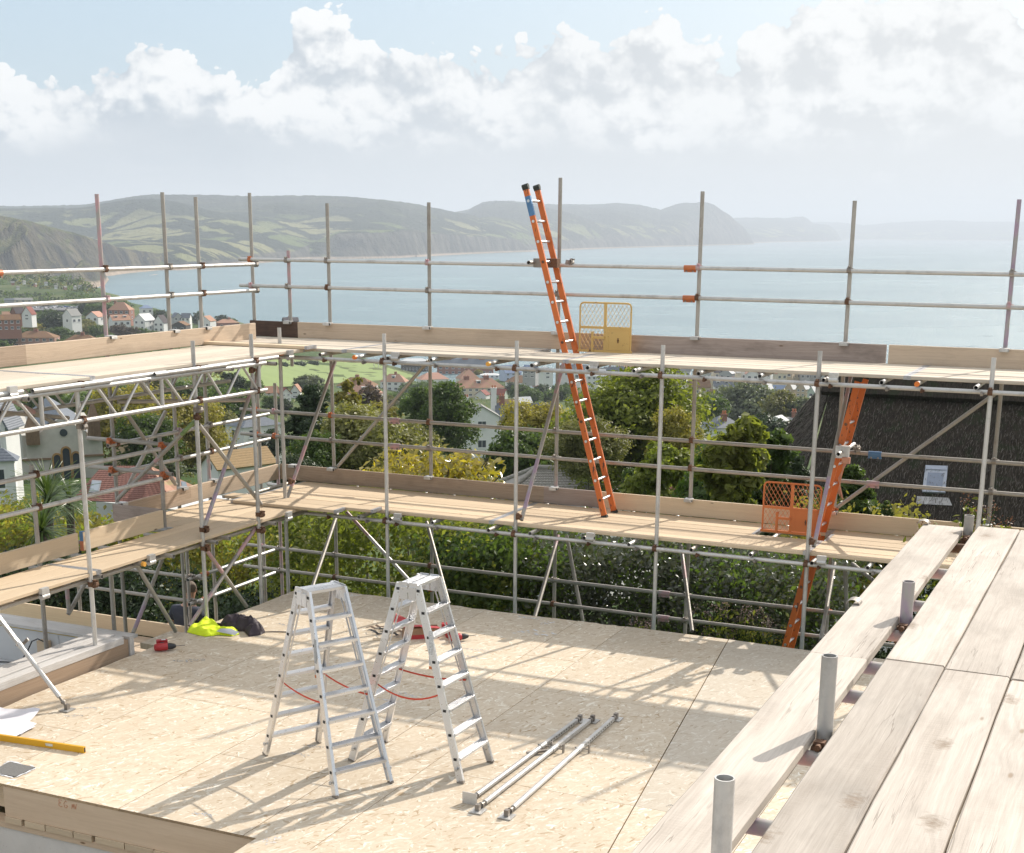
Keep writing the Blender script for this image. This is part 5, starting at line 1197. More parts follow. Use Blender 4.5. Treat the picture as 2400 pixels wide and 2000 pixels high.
for s_, w_, el_ in ((-1, 10, 9), (1, 14, 13)):
    W0 = np.array(pts_[w_]); dr = W0-np.array(pts_[el_]); dr /= np.linalg.norm(dr); sd_ = np.cross(dr, (0, 0, 1)); sd_ /= np.linalg.norm(sd_)
    P_ = [W0, W0+dr*.07]; E_ = [(0, 1)]; R_ = [.03, (.042, .02)]
    for k, (off_, l_) in enumerate(((-.03, .065), (-.01, .078), (.011, .074), (.03, .058))):
        b0_ = len(P_); P_ += [W0+dr*.09+sd_*off_, W0+dr*(.09+l_*.5)+sd_*off_*1.1-np.array((0, 0, .01)), W0+dr*(.09+l_)+sd_*off_*1.1-np.array((0, 0, .03))]; E_ += [(1, b0_), (b0_, b0_+1), (b0_+1, b0_+2)]; R_ += [.011, .0095, .008]
    b0_ = len(P_); P_ += [W0+dr*.035+sd_*s_*.045, W0+dr*.07+sd_*s_*.06]; E_ += [(0, b0_), (b0_, b0_+1)]; R_ += [.011, .009]
    skinned('hand', P_, E_, R_, MAT['skin'], MN)
# ================================================================== vegetation
def leaf_mat(name, c1, c2, trans=.42, gloss=.35, rough=.5, tcol=None):
    ma = bpy.data.materials.new(name); ma.use_nodes = True; t = ma.node_tree; t.nodes.clear(); n = NT(t)
    a = n.node('ShaderNodeAttribute', attribute_name='lv').outputs['Fac']; rnd = n.node('ShaderNodeObjectInfo').outputs['Random']
    c = n.mix(a, c1, c2); v = n.map(rnd, 0, 1, .82, 1.18); c = n.vm('MULTIPLY', c, n.node('ShaderNodeCombineXYZ', {0: v, 1: v, 2: v}).outputs[0])
    p = n.node('ShaderNodeBsdfPrincipled', {'Base Color': c, 'Roughness': rough, 'Specular IOR Level': gloss})
    tl = n.node('ShaderNodeBsdfTranslucent', {'Color': n.vm('MULTIPLY', c, (1.5, 1.6, .7) if tcol is None else tcol)})
    mx = n.node('ShaderNodeMixShader', {0: trans, 1: p.outputs[0], 2: tl.outputs[0]}); o = n.node('ShaderNodeOutputMaterial'); n.link(mx.outputs[0], o.inputs['Surface'])
    return ma
LM = {
 'green': leaf_mat('green_leaves', (0.054, 0.093, 0.025), (0.116, 0.163, 0.043)),
 'bright': leaf_mat('bright_green_leaves', (.13, .165, .03), (.29, .31, .065), .45),
 'gold': leaf_mat('golden_green_leaves', (.15, .14, .035), (.33, .275, .065), .42),
 'olive': leaf_mat('olive_leaves', (.12, .125, .045), (.24, .225, .085), .35),
 'dark': leaf_mat('dark_evergreen_leaves', (0.022, 0.040, 0.019), (0.062, 0.090, 0.034), .2),
 'yew': leaf_mat('yew_leaves', (0.009, 0.015, 0.008), (0.029, 0.042, 0.015), .12, .2),
 'silver': leaf_mat('grey_green_glossy_leaves', (0.044, 0.056, 0.030), (0.125, 0.138, 0.081), .2, .75, .28),
 'mag': leaf_mat('golden_magnolia_leaves', (.26, .22, .03), (.52, .40, .07), .5, .8, .22),
 'lime': leaf_mat('lime_green_leaves', (.14, .165, .04), (.31, .32, .08), .5),
 'plum': leaf_mat('plum_leaves', (0.065, 0.046, 0.039), (0.130, 0.091, 0.065), .3),
 'grey': leaf_mat('grey_sage_leaves', (0.094, 0.112, 0.069), (0.175, 0.194, 0.119), .3),
 'sword': leaf_mat('sword_leaves', (0.050, 0.085, 0.030), (0.120, 0.160, 0.060), .35, .5, .35),
 'pale': leaf_mat('pale_cream_blossom', (0.260, 0.250, 0.120), (0.420, 0.400, 0.220), .3),
 'mauve': leaf_mat('dusty_pink_flower', (0.220, 0.150, 0.150), (0.360, 0.260, 0.250), .3),
 'rustflower': leaf_mat('rusty_seed_head', (0.160, 0.070, 0.050), (0.260, 0.130, 0.090), .3),
}
MAT['bark'] = simple('bark', (.10, .08, .06), .9, 0, .35, 12, bs=.6)
MAT['bark_pale'] = simple('pale_birch_bark', (.42, .40, .35), .8, 0, .3, 14)
def leaves_mesh(name, P, Nn, size, ma, rs, aspect=1.9, fold=.25):
    """one small folded leaf per point; P (n,3), Nn facing, size per leaf"""
    n = len(P); size = np.broadcast_to(size, (n,)).astype(float)
    Nn = Nn+rs.normal(0, .55, (n, 3)); Nn /= np.linalg.norm(Nn, axis=1, keepdims=True)+1e-9
    a = rs.normal(0, 1, (n, 3)); T = np.cross(Nn, a); T /= np.linalg.norm(T, axis=1, keepdims=True)+1e-9; Bn = np.cross(Nn, T)
    L = (size*aspect/2)[:, None]*T; Wd = (size/2)[:, None]*Bn; up_ = (size*fold)[:, None]*Nn
    V = np.empty((n, 4, 3)); V[:, 0] = P-L; V[:, 1] = P+Wd+up_*.6; V[:, 2] = P+L-up_*.3; V[:, 3] = P-Wd+up_*.6
    me = bpy.data.meshes.new(name); nv = n*4
    me.vertices.add(nv); me.vertices.foreach_set('co', V.reshape(-1).astype(np.float32))
    tri = np.empty((n, 6), np.int32); b = np.arange(n)*4; tri[:, 0] = b; tri[:, 1] = b+1; tri[:, 2] = b+2; tri[:, 3] = b; tri[:, 4] = b+2; tri[:, 5] = b+3
    me.loops.add(n*6); me.loops.foreach_set('vertex_index', tri.reshape(-1)); me.polygons.add(n*2)
    me.polygons.foreach_set('loop_start', np.arange(n*2, dtype=np.int32)*3); me.polygons.foreach_set('loop_total', np.full(n*2, 3, np.int32))
    me.update(calc_edges=True); me.materials.append(ma)
    at_ = me.attributes.new('lv', 'FLOAT', 'FACE'); at_.data.foreach_set('value', np.repeat(rs.rand(n), 2).astype(np.float32))
    return me
def clump_points(rs, centres, radii, per, flat=.8):
    P = []; N_ = []
    for c, r_ in zip(centres, radii):
        d = rs.normal(0, 1, (per, 3)); d /= np.linalg.norm(d, axis=1, keepdims=True); rr = r_*(.45+.55*rs.rand(per)**.5)[:, None]
        P.append(np.array(c)+d*rr*np.array((1, 1, flat))); N_.append(d*.8+np.array((0, 0, .5)))
    return np.concatenate(P), np.concatenate(N_)
_crowns = {}
def crown_mesh(kind, shape, lod, asp=1.5, lsm=1.0):
    """unit crown: base z 0, height 1, radius 1; built of lobes, each a shell of leaf sprays"""
    key = (kind, shape, lod, asp, lsm)
    if key in _crowns: return _crowns[key]
    rs = np.random.RandomState(sum(map(ord, shape+kind))*7+lod+int(asp*10))
    n_leaf, ls = {0: (1100, .17), 1: (5000, .09), 2: (14000, .062), 3: (30000, .044)}[lod]; n_leaf = int(n_leaf/lsm**1.5); ls *= lsm
    nl = {'round': 30, 'broad': 40, 'cone': 34, 'column': 24, 'wispy': 26}[shape]; nl = int(nl*(.55+.45*asp/1.2)); C_ = []; R_ = []
    for k in range(nl):
        z = (k+.5)/nl; a = k*2.4+rs.rand()*1.2
        if shape == 'round': lim = math.sqrt(max(0, 1-(2*z-1)**2))*.85; r_ = .17+.24*rs.rand()
        elif shape == 'broad': lim = math.sqrt(max(0, 1-(1.5*z-.6)**2))*.85; r_ = .15+.23*rs.rand()
        elif shape == 'cone': lim = (1-z)**.8*.80+.02; r_ = (.17+.10*rs.rand())*(1.25-.8*z)
        elif shape == 'column': lim = (1-z**3)**.5*.7; r_ = .26+.1*rs.rand()
        else: lim = math.sqrt(max(0, 1-(1.9*z-1)**2))*(.45+.5*rs.rand()); r_ = .13+.12*rs.rand()
        q = lim*(.5+.72*rs.rand()) if k % 4 else lim*.3*rs.rand(); z = min(max(z+(rs.rand()-.5)*.16, 0), 1.03)
        C_.append(np.array((q*math.cos(a), q*math.sin(a), .08*asp+.84*z*asp))); R_.append(r_)
    w_ = np.array(R_)**2; cnt = np.maximum((n_leaf*w_/w_.sum()).astype(int), 8); P = []; N_ = []; L_ = []
    for c, r_, m_ in zip(C_, R_, cnt):
        nsp = max(m_//(9 if lod else 3), 3); d = rs.normal(0, 1, (nsp, 3)); d[:, 2] += .35; d /= np.linalg.norm(d, axis=1, keepdims=True)
        bump_ = .72+.5*rs.rand(nsp); sp = c+d*r_*bump_[:, None]*np.array((1, 1, .8 if shape != 'cone' else .55)); i = rs.randint(0, nsp, m_)
        out = d[i]*np.array((1, 1, .8)); sc_ = r_*.20
        P.append(sp[i]+rs.normal(0, 1, (m_, 3))*sc_+out*(rs.rand(m_)*r_*.18)[:, None]); N_.append(out*.9+np.array((0, 0, .35))); tone = rs.rand(nsp)[i]*.55+rs.rand()*.25; L_.append(tone+.3*rs.rand(m_)*(.5+bump_[i]-.72))
    P = np.concatenate(P); N_ = np.concatenate(N_); L_ = np.clip(np.concatenate(L_), 0, 1)
    me = leaves_mesh('crown', P, N_, ls*(.65+.7*rs.rand(len(P))), LM[kind], rs, 2.6 if shape == 'cone' else 1.8); me.attributes['lv'].data.foreach_set('value', np.repeat(L_, 2).astype(np.float32)); _crowns[key] = me; return me
def trunk_mesh(h, r_, limbs, ma, seed, lean=0.0):
    rs = random.Random(seed); b = MB(); p = np.array((0, 0, -.6)); r0 = r_
    pts = [p]
    for k in range(5): pts.append(np.array((lean*k/5+(rs.random()-.5)*h*.04, (rs.random()-.5)*h*.04, h*(k+1)/5)))
    for k in range(5): b.rod(pts[k], pts[k+1], r_*(1-.17*k), 7, 0, r_*(1-.17*(k+1)))
    for k in range(limbs):
        s_ = pts[2+k % 3]; a = k*2.4+rs.random(); l = h*(.16+.16*rs.random()); m_ = s_+np.array((math.cos(a)*l*.5, math.sin(a)*l*.5, l*.35)); e = s_+np.array((math.cos(a)*l, math.sin(a)*l, l*.85))
        b.rod(s_, m_, r_*.42, 5, 0, r_*.28); b.rod(m_, e, r_*.28, 5, 0, r_*.08)
    return b.mesh('trunk', [ma])
def hit(x, y):
    r = ray(x, y); hl = math.hypot(r[0], r[1]); a_ = HEAD-math.atan2(r[1], r[0]); D_ = np.geomspace(15, 1550, 900)
    z = EYE[2]+r[2]/hl*D_; g = ground(np.full_like(D_, a_), D_); k = np.argmax(z < g)
    return float(D_[k]) if (z < g).any() else 1200.0
_trees = 0
def tree(x, ytop, ybase, hw, kind, shape, label, d=None, lod=1, trunk=.28, group=None, cat='tree', name='tree', bark='bark', sink=.0, trunkless=False, lsm=1.0):
    """a tree whose crown spans x-hw..x+hw and ytop..ybase in the sighted frame at distance d"""
    global _trees; _trees += 1
    d = d or hit(x, ybase); top = at(x, ytop, d); bot = at(x, ybase, d); W_ = hw*d/FPX*1.03; Hh = float(top[2]-bot[2]); r = ray(x, ybase)
    gz = float(ground(np.array([HEAD-math.atan2(r[1], r[0])]), np.array([d]))[0]); base = min(gz, float(bot[2])); th = Hh*trunk*(1 if not trunkless else .2)
    t = thing(name, (float(bot[0]), float(bot[1]), base), label, cat, rz=(_trees*2.39) % 6.28, group=group)
    z0 = float(bot[2])-base+Hh*.06
    asp = min((.7, 1.0, 1.4, 1.9, 2.6, 3.5), key=lambda q: abs(math.log(q*W_/Hh))); link('crown', crown_mesh(kind, shape, lod, asp, lsm), t, (0, 0, z0), None, (W_, W_, Hh*.94/asp))
    tr = trunk_mesh(max(z0+Hh*.62, .5), max(.035*Hh*.7, .03), 5 if lod else 3, MAT[bark], _trees); link('trunk', tr, t)
    return t
# ------------------------------------------------------------------ buildings
def tiles(name, c1, c2, lichen=None, la=.0, sx=3.0, sz=3.2, rough=.85):
    ma, n = material(name)
    ns = n.noise(n.obj, .7, 5, .65); f = n.noise(n.obj, 6.0, 3, .6)
    c = n.mix(n.map(f, .3, .7), c1, c2)
    if lichen: c = n.mix(n.map(ns, .62-la, .72-la), c, lichen)
    setp(n, Base_Color=c, Roughness=rough, Specular_IOR_Level=.25); bump(n, n.node('ShaderNodeTexWave', {'Vector': n.obj, 'Scale': 2.2, 'Distortion': 1.0}, bands_direction='Z').outputs[0], .5, .03)
    return ma
ROOF = {'orange': tiles('orange_roof_tiles', (.35, .19, .13), (.43, .245, .17), (.33, .25, .13), .08), 'pink': tiles('pinkish_roof_tiles', (.42, .23, .17), (.52, .30, .22), (.33, .22, .10), .0), 'brown': tiles('brown_roof_tiles', (.17, .10, .06), (.23, .13, .07), (.28, .17, .04), .05),
        'red': tiles('dark_red_roof_tiles', (.20, .075, .06), (.27, .105, .085)), 'slate': tiles('slate_roof', (.11, .125, .15), (.16, .175, .20), None, 0, rough=.5), 'grey': tiles('grey_roof_tiles', (.22, .22, .21), (.29, .285, .27)), 'pale': tiles('pale_sheet_roof', (.58, .58, .57), (.66, .66, .65)), 'blue': tiles('blue_grey_roof', (.17, .22, .33), (.23, .28, .40)),
        'dark': tiles('dark_roof', (.06, .05, .055), (.09, .075, .075)), 'lichen': tiles('lichen_covered_roof', (.27, .19, .10), (.35, .235, .12), (.30, .26, .15), .05)}
WALL = {'white': simple('white_render', (.68, .68, .66), .85, 0, .05, 1.0), 'cream': simple('cream_render', (.62, .55, .42), .85, 0, .06, 1.0), 'brick': simple('red_brick', (.27, .13, .095), .9, 0, .2, 9.0), 'pinkb': simple('pinkish_brick', (.38, .23, .18), .9, 0, .15, 9.0), 'grey': simple('grey_render', (.38, .38, .38), .85, 0, .08, 1.0), 'greenish': simple('pale_green_render', (.44, .50, .42), .85, 0, .05, 1.0), 'stone': simple('buff_stone', (.44, .35, .24), .9, 0, .15, 4.0), 'dark': simple('dark_boarding', (.07, .065, .06), .8, 0, .2, 6.0), 'bluew': simple('pale_blue_render', (.42, .48, .62), .85, 0, .05, 1.0)}
MAT['pane'] = simple('window_glass', (.05, .06, .075), .12, 0, .1); MAT['frame_w'] = simple('white_window_frame', (.7, .7, .69), .5, 0, .03); MAT['pot'] = simple('terracotta_pot', (.45, .16, .085), .85, 0, .1)
_wm = {}
def window(parent, p, w_, h_, rz=0.0, fine=True):
    k = (round(w_, 2), round(h_, 2))
    if k not in _wm:
        b = MB(); t = .09
        for lo, hi in (((-w_/2, -.06, 0), (-w_/2+t, .0, h_)), ((w_/2-t, -.06, 0), (w_/2, .0, h_)), ((-w_/2+t, -.06, 0), (w_/2-t, 0, t)), ((-w_/2+t, -.06, h_-t), (w_/2-t, 0, h_)), ((-.03, -.05, t), (.03, 0, h_-t))): b.box(lo, hi)
        b.box((-w_/2-.08, -.13, -.09), (w_/2+.08, 0, -.002)); fm = b.mesh('window', [MAT['frame_w']])
        b = MB(); b.box((-w_/2+t, -.03, t), (w_/2-t, -.012, h_-t)); _wm[k] = (fm, b.mesh('pane', [MAT['pane']]))
    f = link('window', _wm[k][0], parent, p, (0, 0, rz)); link('pane', _wm[k][1], f); return f
def house(x0, x1, yr, ye, yb, wall, roof, label, d=None, yaw=0.0, depth=1.0, kind='gable', win=(2, 2), chim=(), name='house', cat='house', group=None, dormer=0, end_win=False, under=3.0, ov=.25, rowlines=False):
    """x0..x1 wall span, yr ridge, ye eaves, yb foot, as sighted; depth relative to the width; kind: gable (ridge across), end (gable faces us), hip"""
    xc = (x0+x1)/2; d = d or hit(xc, yb); c = at(xc, yb, d); k = d/FPX
    fx = abs(math.cos(yaw))+depth*abs(math.sin(yaw)); W_ = (x1-x0)*k/fx; D_ = W_*depth
    He = (yb-ye)*k; Hr = He+(ye-yr)*k*1.0
    phi = math.atan2(c[1], c[0]); rz = phi-math.pi/2+yaw
    t = thing(name, (float(c[0]+math.cos(phi)*D_/2), float(c[1]+math.sin(phi)*D_/2), float(c[2])), label, cat, rz, group)
    if W_ > 1.6*D_ and kind == 'hip': pass
    w2_, d2 = W_/2, D_/2
    b = MB(); b.box((-w2_, -d2, -under), (w2_, d2, He))
    if kind == 'gable': b.add([(-w2_, -d2, He), (-w2_, d2, He), (-w2_, 0, Hr-.05), (w2_, -d2, He), (w2_, d2, He), (w2_, 0, Hr-.05)], [(0, 2, 1), (3, 4, 5)])
    if kind == 'end': b.add([(-w2_, -d2, He), (w2_, -d2, He), (0, -d2, Hr-.05), (-w2_, d2, He), (w2_, d2, He), (0, d2, Hr-.05)], [(0, 1, 2), (4, 3, 5)])
    b.make('wall', [WALL[wall]], t)
    b = MB(); o_ = ov; sl = (Hr-He); th = .12
    def slab(P4):
        P4 = [np.array(p, float) for p in P4]; n_ = np.cross(P4[1]-P4[0], P4[2]-P4[0]); n_ /= np.linalg.norm(n_)
        if n_[2] < 0: n_ = -n_
        Q = [p+n_*th for p in P4]; m_ = len(P4); b.add(P4+Q, [tuple(range(m_))[::-1], tuple(range(m_, 2*m_))]+[(i, (i+1) % m_, (i+1) % m_+m_, i+m_) for i in range(m_)])
    if kind == 'gable':
        e = sl*o_/d2
        for s_ in (-1, 1): slab([(-w2_-o_, s_*(d2+o_), He-e), (w2_+o_, s_*(d2+o_), He-e), (w2_+o_, s_*.004, Hr), (-w2_-o_, s_*.004, Hr)])
    elif kind == 'end':
        e = sl*o_/w2_
        for s_ in (-1, 1): slab([(s_*(w2_+o_), -d2-o_, He-e), (s_*(w2_+o_), d2+o_, He-e), (s_*.004, d2+o_, Hr), (s_*.004, -d2-o_, Hr)])
    else:
        h_ = max(w2_-d2, w2_*.12); e = 0
        A = [(-w2_-o_, -d2-o_, He), (w2_+o_, -d2-o_, He), (w2_+o_, d2+o_, He), (-w2_-o_, d2+o_, He)]; r0, r1 = (-h_, 0, Hr), (h_, 0, Hr)
        b.add(A+[r0, r1], [(0, 1, 5, 4), (2, 3, 4, 5), (1, 2, 5), (3, 0, 4), (3, 2, 1, 0)])
    rf = b.make('roof', [ROOF[roof]], t)
    for cx_, cy_, hh in chim:
        b = MB(); s_ = max(.35, W_*.05); b.box((cx_*w2_-s_, cy_*d2-s_*.7, He*.7), (cx_*w2_+s_, cy_*d2+s_*.7, Hr+hh)); b.box((cx_*w2_-s_-.06, cy_*d2-s_*.7-.06, Hr+hh), (cx_*w2_+s_+.06, cy_*d2+s_*.7+.06, Hr+hh+.12))
        for q in (-.5, .5): b.rod((cx_*w2_+q*s_, cy_*d2, Hr+hh+.12), (cx_*w2_+q*s_, cy_*d2, Hr+hh+.55), .13, 7, 1)
        b.make('chimney', [WALL['white'] if wall in ('white', 'cream') and hh > 1.2 else WALL['brick'], MAT['pot']], rf)
    nx, nz = win
    if nx:
        for i in range(nx):
            for j in range(nz):
                sh_ = He/nz; ww = min(1.5, W_/nx*.5); wh = min(1.35, sh_*.48)
                window(t, (-w2_+W_*(i+.5)/nx, -d2-.003, sh_*j+sh_*.36), ww, wh)
    if end_win:
        for s_ in (-1, 1):
            for j in range(nz): window(t, (s_*(w2_+.003), 0, He/nz*j+He/nz*.36), min(1.2, D_*.3), min(1.3, He/nz*.45), s_*math.pi/2)
    for i in range(dormer):
        xx = -w2_+W_*(i+.5)/dormer; b = MB(); y_ = -d2*.55; b.box((xx-.8, y_, He+sl*.25), (xx+.8, -d2*.05, He+sl*.78)); b.box((xx-.95, y_-.15, He+sl*.78+.002), (xx+.95, 0, He+sl*.78+.14)); b.make('dormer', [WALL['white']], rf)
        b = MB(); b.box((xx-.6, y_-.03, He+sl*.34), (xx+.6, y_-.003, He+sl*.70)); b.make('dormer_pane', [MAT['pane']], rf)
    return t
# far-left slope
Lh = lambda x, y: (x*.1905, 680+y*.1905)
house(38, 137, 781, 794, 816, 'pinkb', 'brown', 'brick house with mossy brown hipped roof just above the upper left toe board', yaw=-.25, depth=.55, kind='hip', win=(6, 2), chim=((.0, 0, .6),), end_win=True)
house(152, 236, 789, 803, 822, 'pinkb', 'brown', 'brown hipped roof half hidden behind the upper left toe board, right of the brick house', yaw=-.2, depth=.6, kind='hip', win=(4, 2), chim=((.05, 0, .7),))
house(-6, 47, 742, 752, 777, 'brick', 'brown', 'large red brick house with brown roof at the far left edge', d=620, yaw=.15, depth=.5, win=(4, 2))
house(28, 58, 722, 735, 750, 'brick', 'dark', 'dark roofed gabled house at far left below the car park', d=700, yaw=.6, depth=.9, win=(2, 1), chim=((.2, 0, .8),)); house(54, 84, 722, 738, 752, 'white', 'red', 'white house with steep dark red roof at far left below the car park', d=690, yaw=-.5, depth=.9, kind='end', win=(1, 2))
house(8, 30, 733, 739, 749, 'cream', 'orange', 'little orange roofed house at the far left edge behind the brick one', d=760, depth=.7, win=(1, 1))
house(150, 190, 728, 742, 764, 'white', 'grey', 'house with a dark gable and a sunlit grey solar roof, left of the white gable', d=700, yaw=.75, depth=1.0, win=(2, 1), end_win=True)
house(204, 246, 733, 744, 757, 'white', 'pink', 'white gabled house behind the second left scaffold post', d=760, yaw=-.6, depth=.9, kind='end', win=(2, 1), end_win=True)
house(257, 314, 712, 729, 752, 'brick', 'orange', 'big brick house with tall orange hipped roof, highest of the left group', d=830, yaw=-.35, depth=.7, kind='hip', win=(4, 2), end_win=True, chim=((-.5, 0, .5),))
house(257, 305, 741, 752, 768, 'white', 'orange', 'low house with weathered orange roof and dormers in front of the big brick house', d=740, yaw=.35, depth=.7, win=(3, 1), dormer=2)
house(328, 358, 717, 724, 737, 'white', 'blue', 'small white house with blue grey roof alone near the sea edge', d=930, yaw=.2, depth=.8, kind='hip', win=(2, 1))
house(316, 364, 739, 753, 776, 'white', 'pale', 'white gable fronted house with pale grey roof, mid left slope', d=760, yaw=-.7, depth=1.1, kind='end', win=(2, 2), end_win=True)
house(362, 396, 742, 758, 780, 'white', 'dark', 'white house with dark slate hung gable, right of the pale roofed house', d=760, yaw=-.5, depth=1.0, kind='end', win=(2, 2))
house(402, 428, 736, 745, 766, 'grey', 'slate', 'grey rendered house with slate roof near the cliff edge', d=800, yaw=.4, depth=.9, kind='end', win=(2, 2)); house(426, 450, 737, 746, 768, 'white', 'slate', 'pale house with slate roof joined to the right of the grey one', d=800, yaw=-.3, depth=.9, win=(2, 2))
house(404, 446, 756, 764, 780, 'dark', 'brown', 'dark boarded house with low brown roof just above the toe board', d=730, yaw=-.4, depth=.8, kind='end', win=(2, 1))
house(466, 506, 743, 754, 772, 'white', 'orange', 'pinkish orange roofed cottage left of the scaffold corner post', d=820, yaw=-.5, depth=.9, kind='end', win=(2, 1)); house(506, 560, 750, 758, 772, 'brick', 'orange', 'low red brown roofed house behind the corner of the upper toe boards', d=840, yaw=.25, depth=.6, kind='hip', win=(3, 1), chim=((.2, 0, .5),))
house(662, 700, 746, 753, 765, 'dark', 'dark', 'dark roof peeping over the far toe board right of the corner', d=860, yaw=.2, depth=.8, chim=((-.2, 0, .4),), win=(0, 0))
house(36, 74, 700, 704, 710, 'cream', 'grey', 'long low beige pavilion beside the car park at far left', d=1000, depth=.4, win=(3, 1)); house(12, 32, 701, 704, 709, 'grey', 'slate', 'low grey shed left of the beige pavilion', d=1000, depth=.5, win=(0, 0))
ORD = ['leftmost', 'second from left', 'third from left', 'fourth from left', 'fifth from left', 'sixth from left', 'seventh from left', 'eighth from left', 'ninth from left', 'tenth from left', 'eleventh from left', 'twelfth from left', 'thirteenth from left', 'fourteenth from left', 'rightmost']
# parked cars and holiday huts on the upper left slope
def car(x, y, d, col, rz, label):
    c = at(x, y, d); t = thing('parked_car', (float(c[0]), float(c[1]), float(c[2])), label, 'car', rz, 'cars in the car park')
    b = MB(); b.box((-2.1, -.85, .3), (2.1, .85, .85)); b.make('body', [col], t); b = MB(); b.rings([[(-1.3, -.8, .853), (1.1, -.8, .853), (1.1, .8, .853), (-1.3, .8, .853)], [(-.9, -.65, 1.42), (.5, -.65, 1.42), (.5, .65, 1.42), (-.9, .65, 1.42)]]); b.make('cabin', [MAT['pane']], t)
    for sx_ in (-1.3, 1.3):
        for sy_ in (-.8, .8): b = MB(); b.rod((sx_, sy_-.1, .32), (sx_, sy_+.1, .32), .32, 10); b.make('wheel', [MAT['black']], t)
CC = [simple('white_car_paint', (.72, .72, .73), .25, 0, .02), simple('silver_car_paint', (.45, .46, .48), .25, .5, .02), simple('blue_car_paint', (.06, .12, .32), .25, 0, .02), simple('dark_car_paint', (.05, .05, .06), .25, 0, .02)]
for k, (x, y, ci) in enumerate(((78, 722, 0), (90, 720, 1), (100, 723, 0), (108, 719, 3), (120, 722, 0), (130, 720, 0), (141, 722, 1), (152, 721, 2), (163, 723, 0), (176, 724, 1), (183, 722, 0))):
    car(x, y, 930+6*(k % 3), CC[ci], .4+.9*(k % 2), '%s car, %s in the hillside car park on the left' % (('white', 'silver', 'blue', 'dark')[ci], ORD[k] if k < 10 else 'rightmost'))
def flat(name, pts, ma, up_=.25, kind='structure'):
    V = [tuple(np.array(p)+np.array((0, 0, up_))) for p in pts]; return tag(link(name, mesh(name, V, [tuple(range(len(V)))], ma)), kind=kind)
MAT['asphalt'] = simple('asphalt', (.16, .16, .165), .9, 0, .15, .3)
flat('car_park', [at(60, 727, 925), at(196, 728, 925), at(196, 718, 965), at(60, 717, 965)], MAT['asphalt'], .0)
for k, (x, y) in enumerate(((30, 667), (42, 678), (57, 665), (83, 671), (108, 668), (131, 676), (153, 678), (176, 677), (187, 676), (207, 683))):
    house(x-3.5, x+3.5, y-6.5, y-4, y, 'white' if k % 3 else 'pinkb', 'grey', 'tiny %s holiday hut, %s on the terraces above the car park' % ('white' if k % 3 else 'pinkish', ORD[k] if k < 9 else 'rightmost'), d=1120, yaw=.3*(k % 4), depth=.8, win=(0, 0), name='holiday_hut', cat='hut', group='holiday huts above the car park', under=.6)
# town in the middle
house(976, 1052, 876, 890, 910, 'white', 'pink', 'white house with pink hipped roof, just left of the rear scaffold post in mid view', depth=.6, yaw=.3, kind='hip', win=(4, 1), end_win=True)
house(1068, 1124, 869, 889, 900, 'cream', 'orange', 'large orange hipped roof behind the long orange roofed terrace', depth=.8, yaw=.3, kind='hip', win=(3, 1), chim=((-.1, 0, .8),))
house(1056, 1182, 890, 910, 932, 'cream', 'orange', 'long cream terrace with patchy orange roof and dormer above the white house', depth=.42, yaw=.22, kind='hip', win=(8, 2), chim=((-.45, 0, .8), (.35, 0, .9)), dormer=1, end_win=True)
house(1024, 1156, 843, 858, 880, 'brick', 'slate', 'long red brick terrace with slate roof under the upper boards', depth=.3, yaw=.06, win=(9, 2), chim=((-.6, 0, 1), (0, 0, 1), (.6, 0, 1)))
house(1114, 1148, 916, 926, 936, 'white', 'red', 'left of two small garages with dark maroon roofs', depth=.9, yaw=-.4, kind='end', win=(0, 0), cat='garage', name='garage'); house(1150, 1190, 913, 925, 938, 'greenish', 'red', 'right of two small garages with dark maroon roofs', depth=.8, yaw=-.35, kind='gable', win=(0, 0), cat='garage', name='garage')
house(1126, 1170, 876, 880, 888, 'white', 'pale', 'flat pale roofed hall right of the orange hipped roof', depth=.5, win=(4, 1), kind='hip', cat='hall', name='hall'); house(1170, 1222, 858, 874, 894, 'bluew', 'blue', 'pale blue house with blue roof behind the orange ladder side of the town', depth=.7, yaw=.5, win=(3, 2))
house(1184, 1246, 882, 898, 912, 'white', 'brown', 'wide brown hipped roof bungalow behind the middle scaffold post', depth=.7, yaw=.3, kind='hip', win=(3, 1)); house(1248, 1290, 897, 906, 918, 'white', 'red', 'small house with dull red roof left of the ladder', depth=.6, yaw=-.2, win=(3, 1))
house(892, 958, 879, 896, 918, 'white', 'orange', 'white semi with orange roof and dormer beside the playing field fence', depth=.6, yaw=-.25, kind='hip', win=(4, 2), chim=((.1, 0, .8),), dormer=1, end_win=True)
house(814, 898, 905, 925, 945, 'white', 'pink', 'white terrace with pink roof behind the thin golden tree', depth=.5, yaw=-.2, kind='hip', win=(6, 1), dormer=1, chim=((.3, 0, .8),), end_win=True); house(790, 886, 888, 906, 920, 'white', 'brown', 'brown hipped roof with chimney below the playing field', depth=.6, yaw=-.3, kind='hip', win=(4, 1), chim=((.0, 0, .8),))
house(818, 858, 942, 952, 966, 'white', 'pink', 'low white house with pink roof under the pink roofed terrace', depth=.7, yaw=-.2, win=(3, 1)); house(650, 682, 911, 923, 942, 'white', 'red', 'white house with red roof left of the dark conifer', depth=.8, yaw=.5, kind='end', win=(2, 2), end_win=True); house(682, 708, 903, 917, 936, 'white', 'orange', 'white gable with orange roof touching the dark conifer', depth=.9, yaw=-.3, kind='end', win=(1, 2))
house(620, 652, 908, 920, 938, 'white', 'orange', 'white house with orange roof left of the pink scaffold tube', depth=.8, yaw=.2, win=(2, 2)); house(940, 1003, 842, 848, 872, 'dark', 'pale', 'long dark glazed school block beyond the playing field', depth=.4, yaw=.1, kind='hip', win=(8, 2), name='school', cat='school')
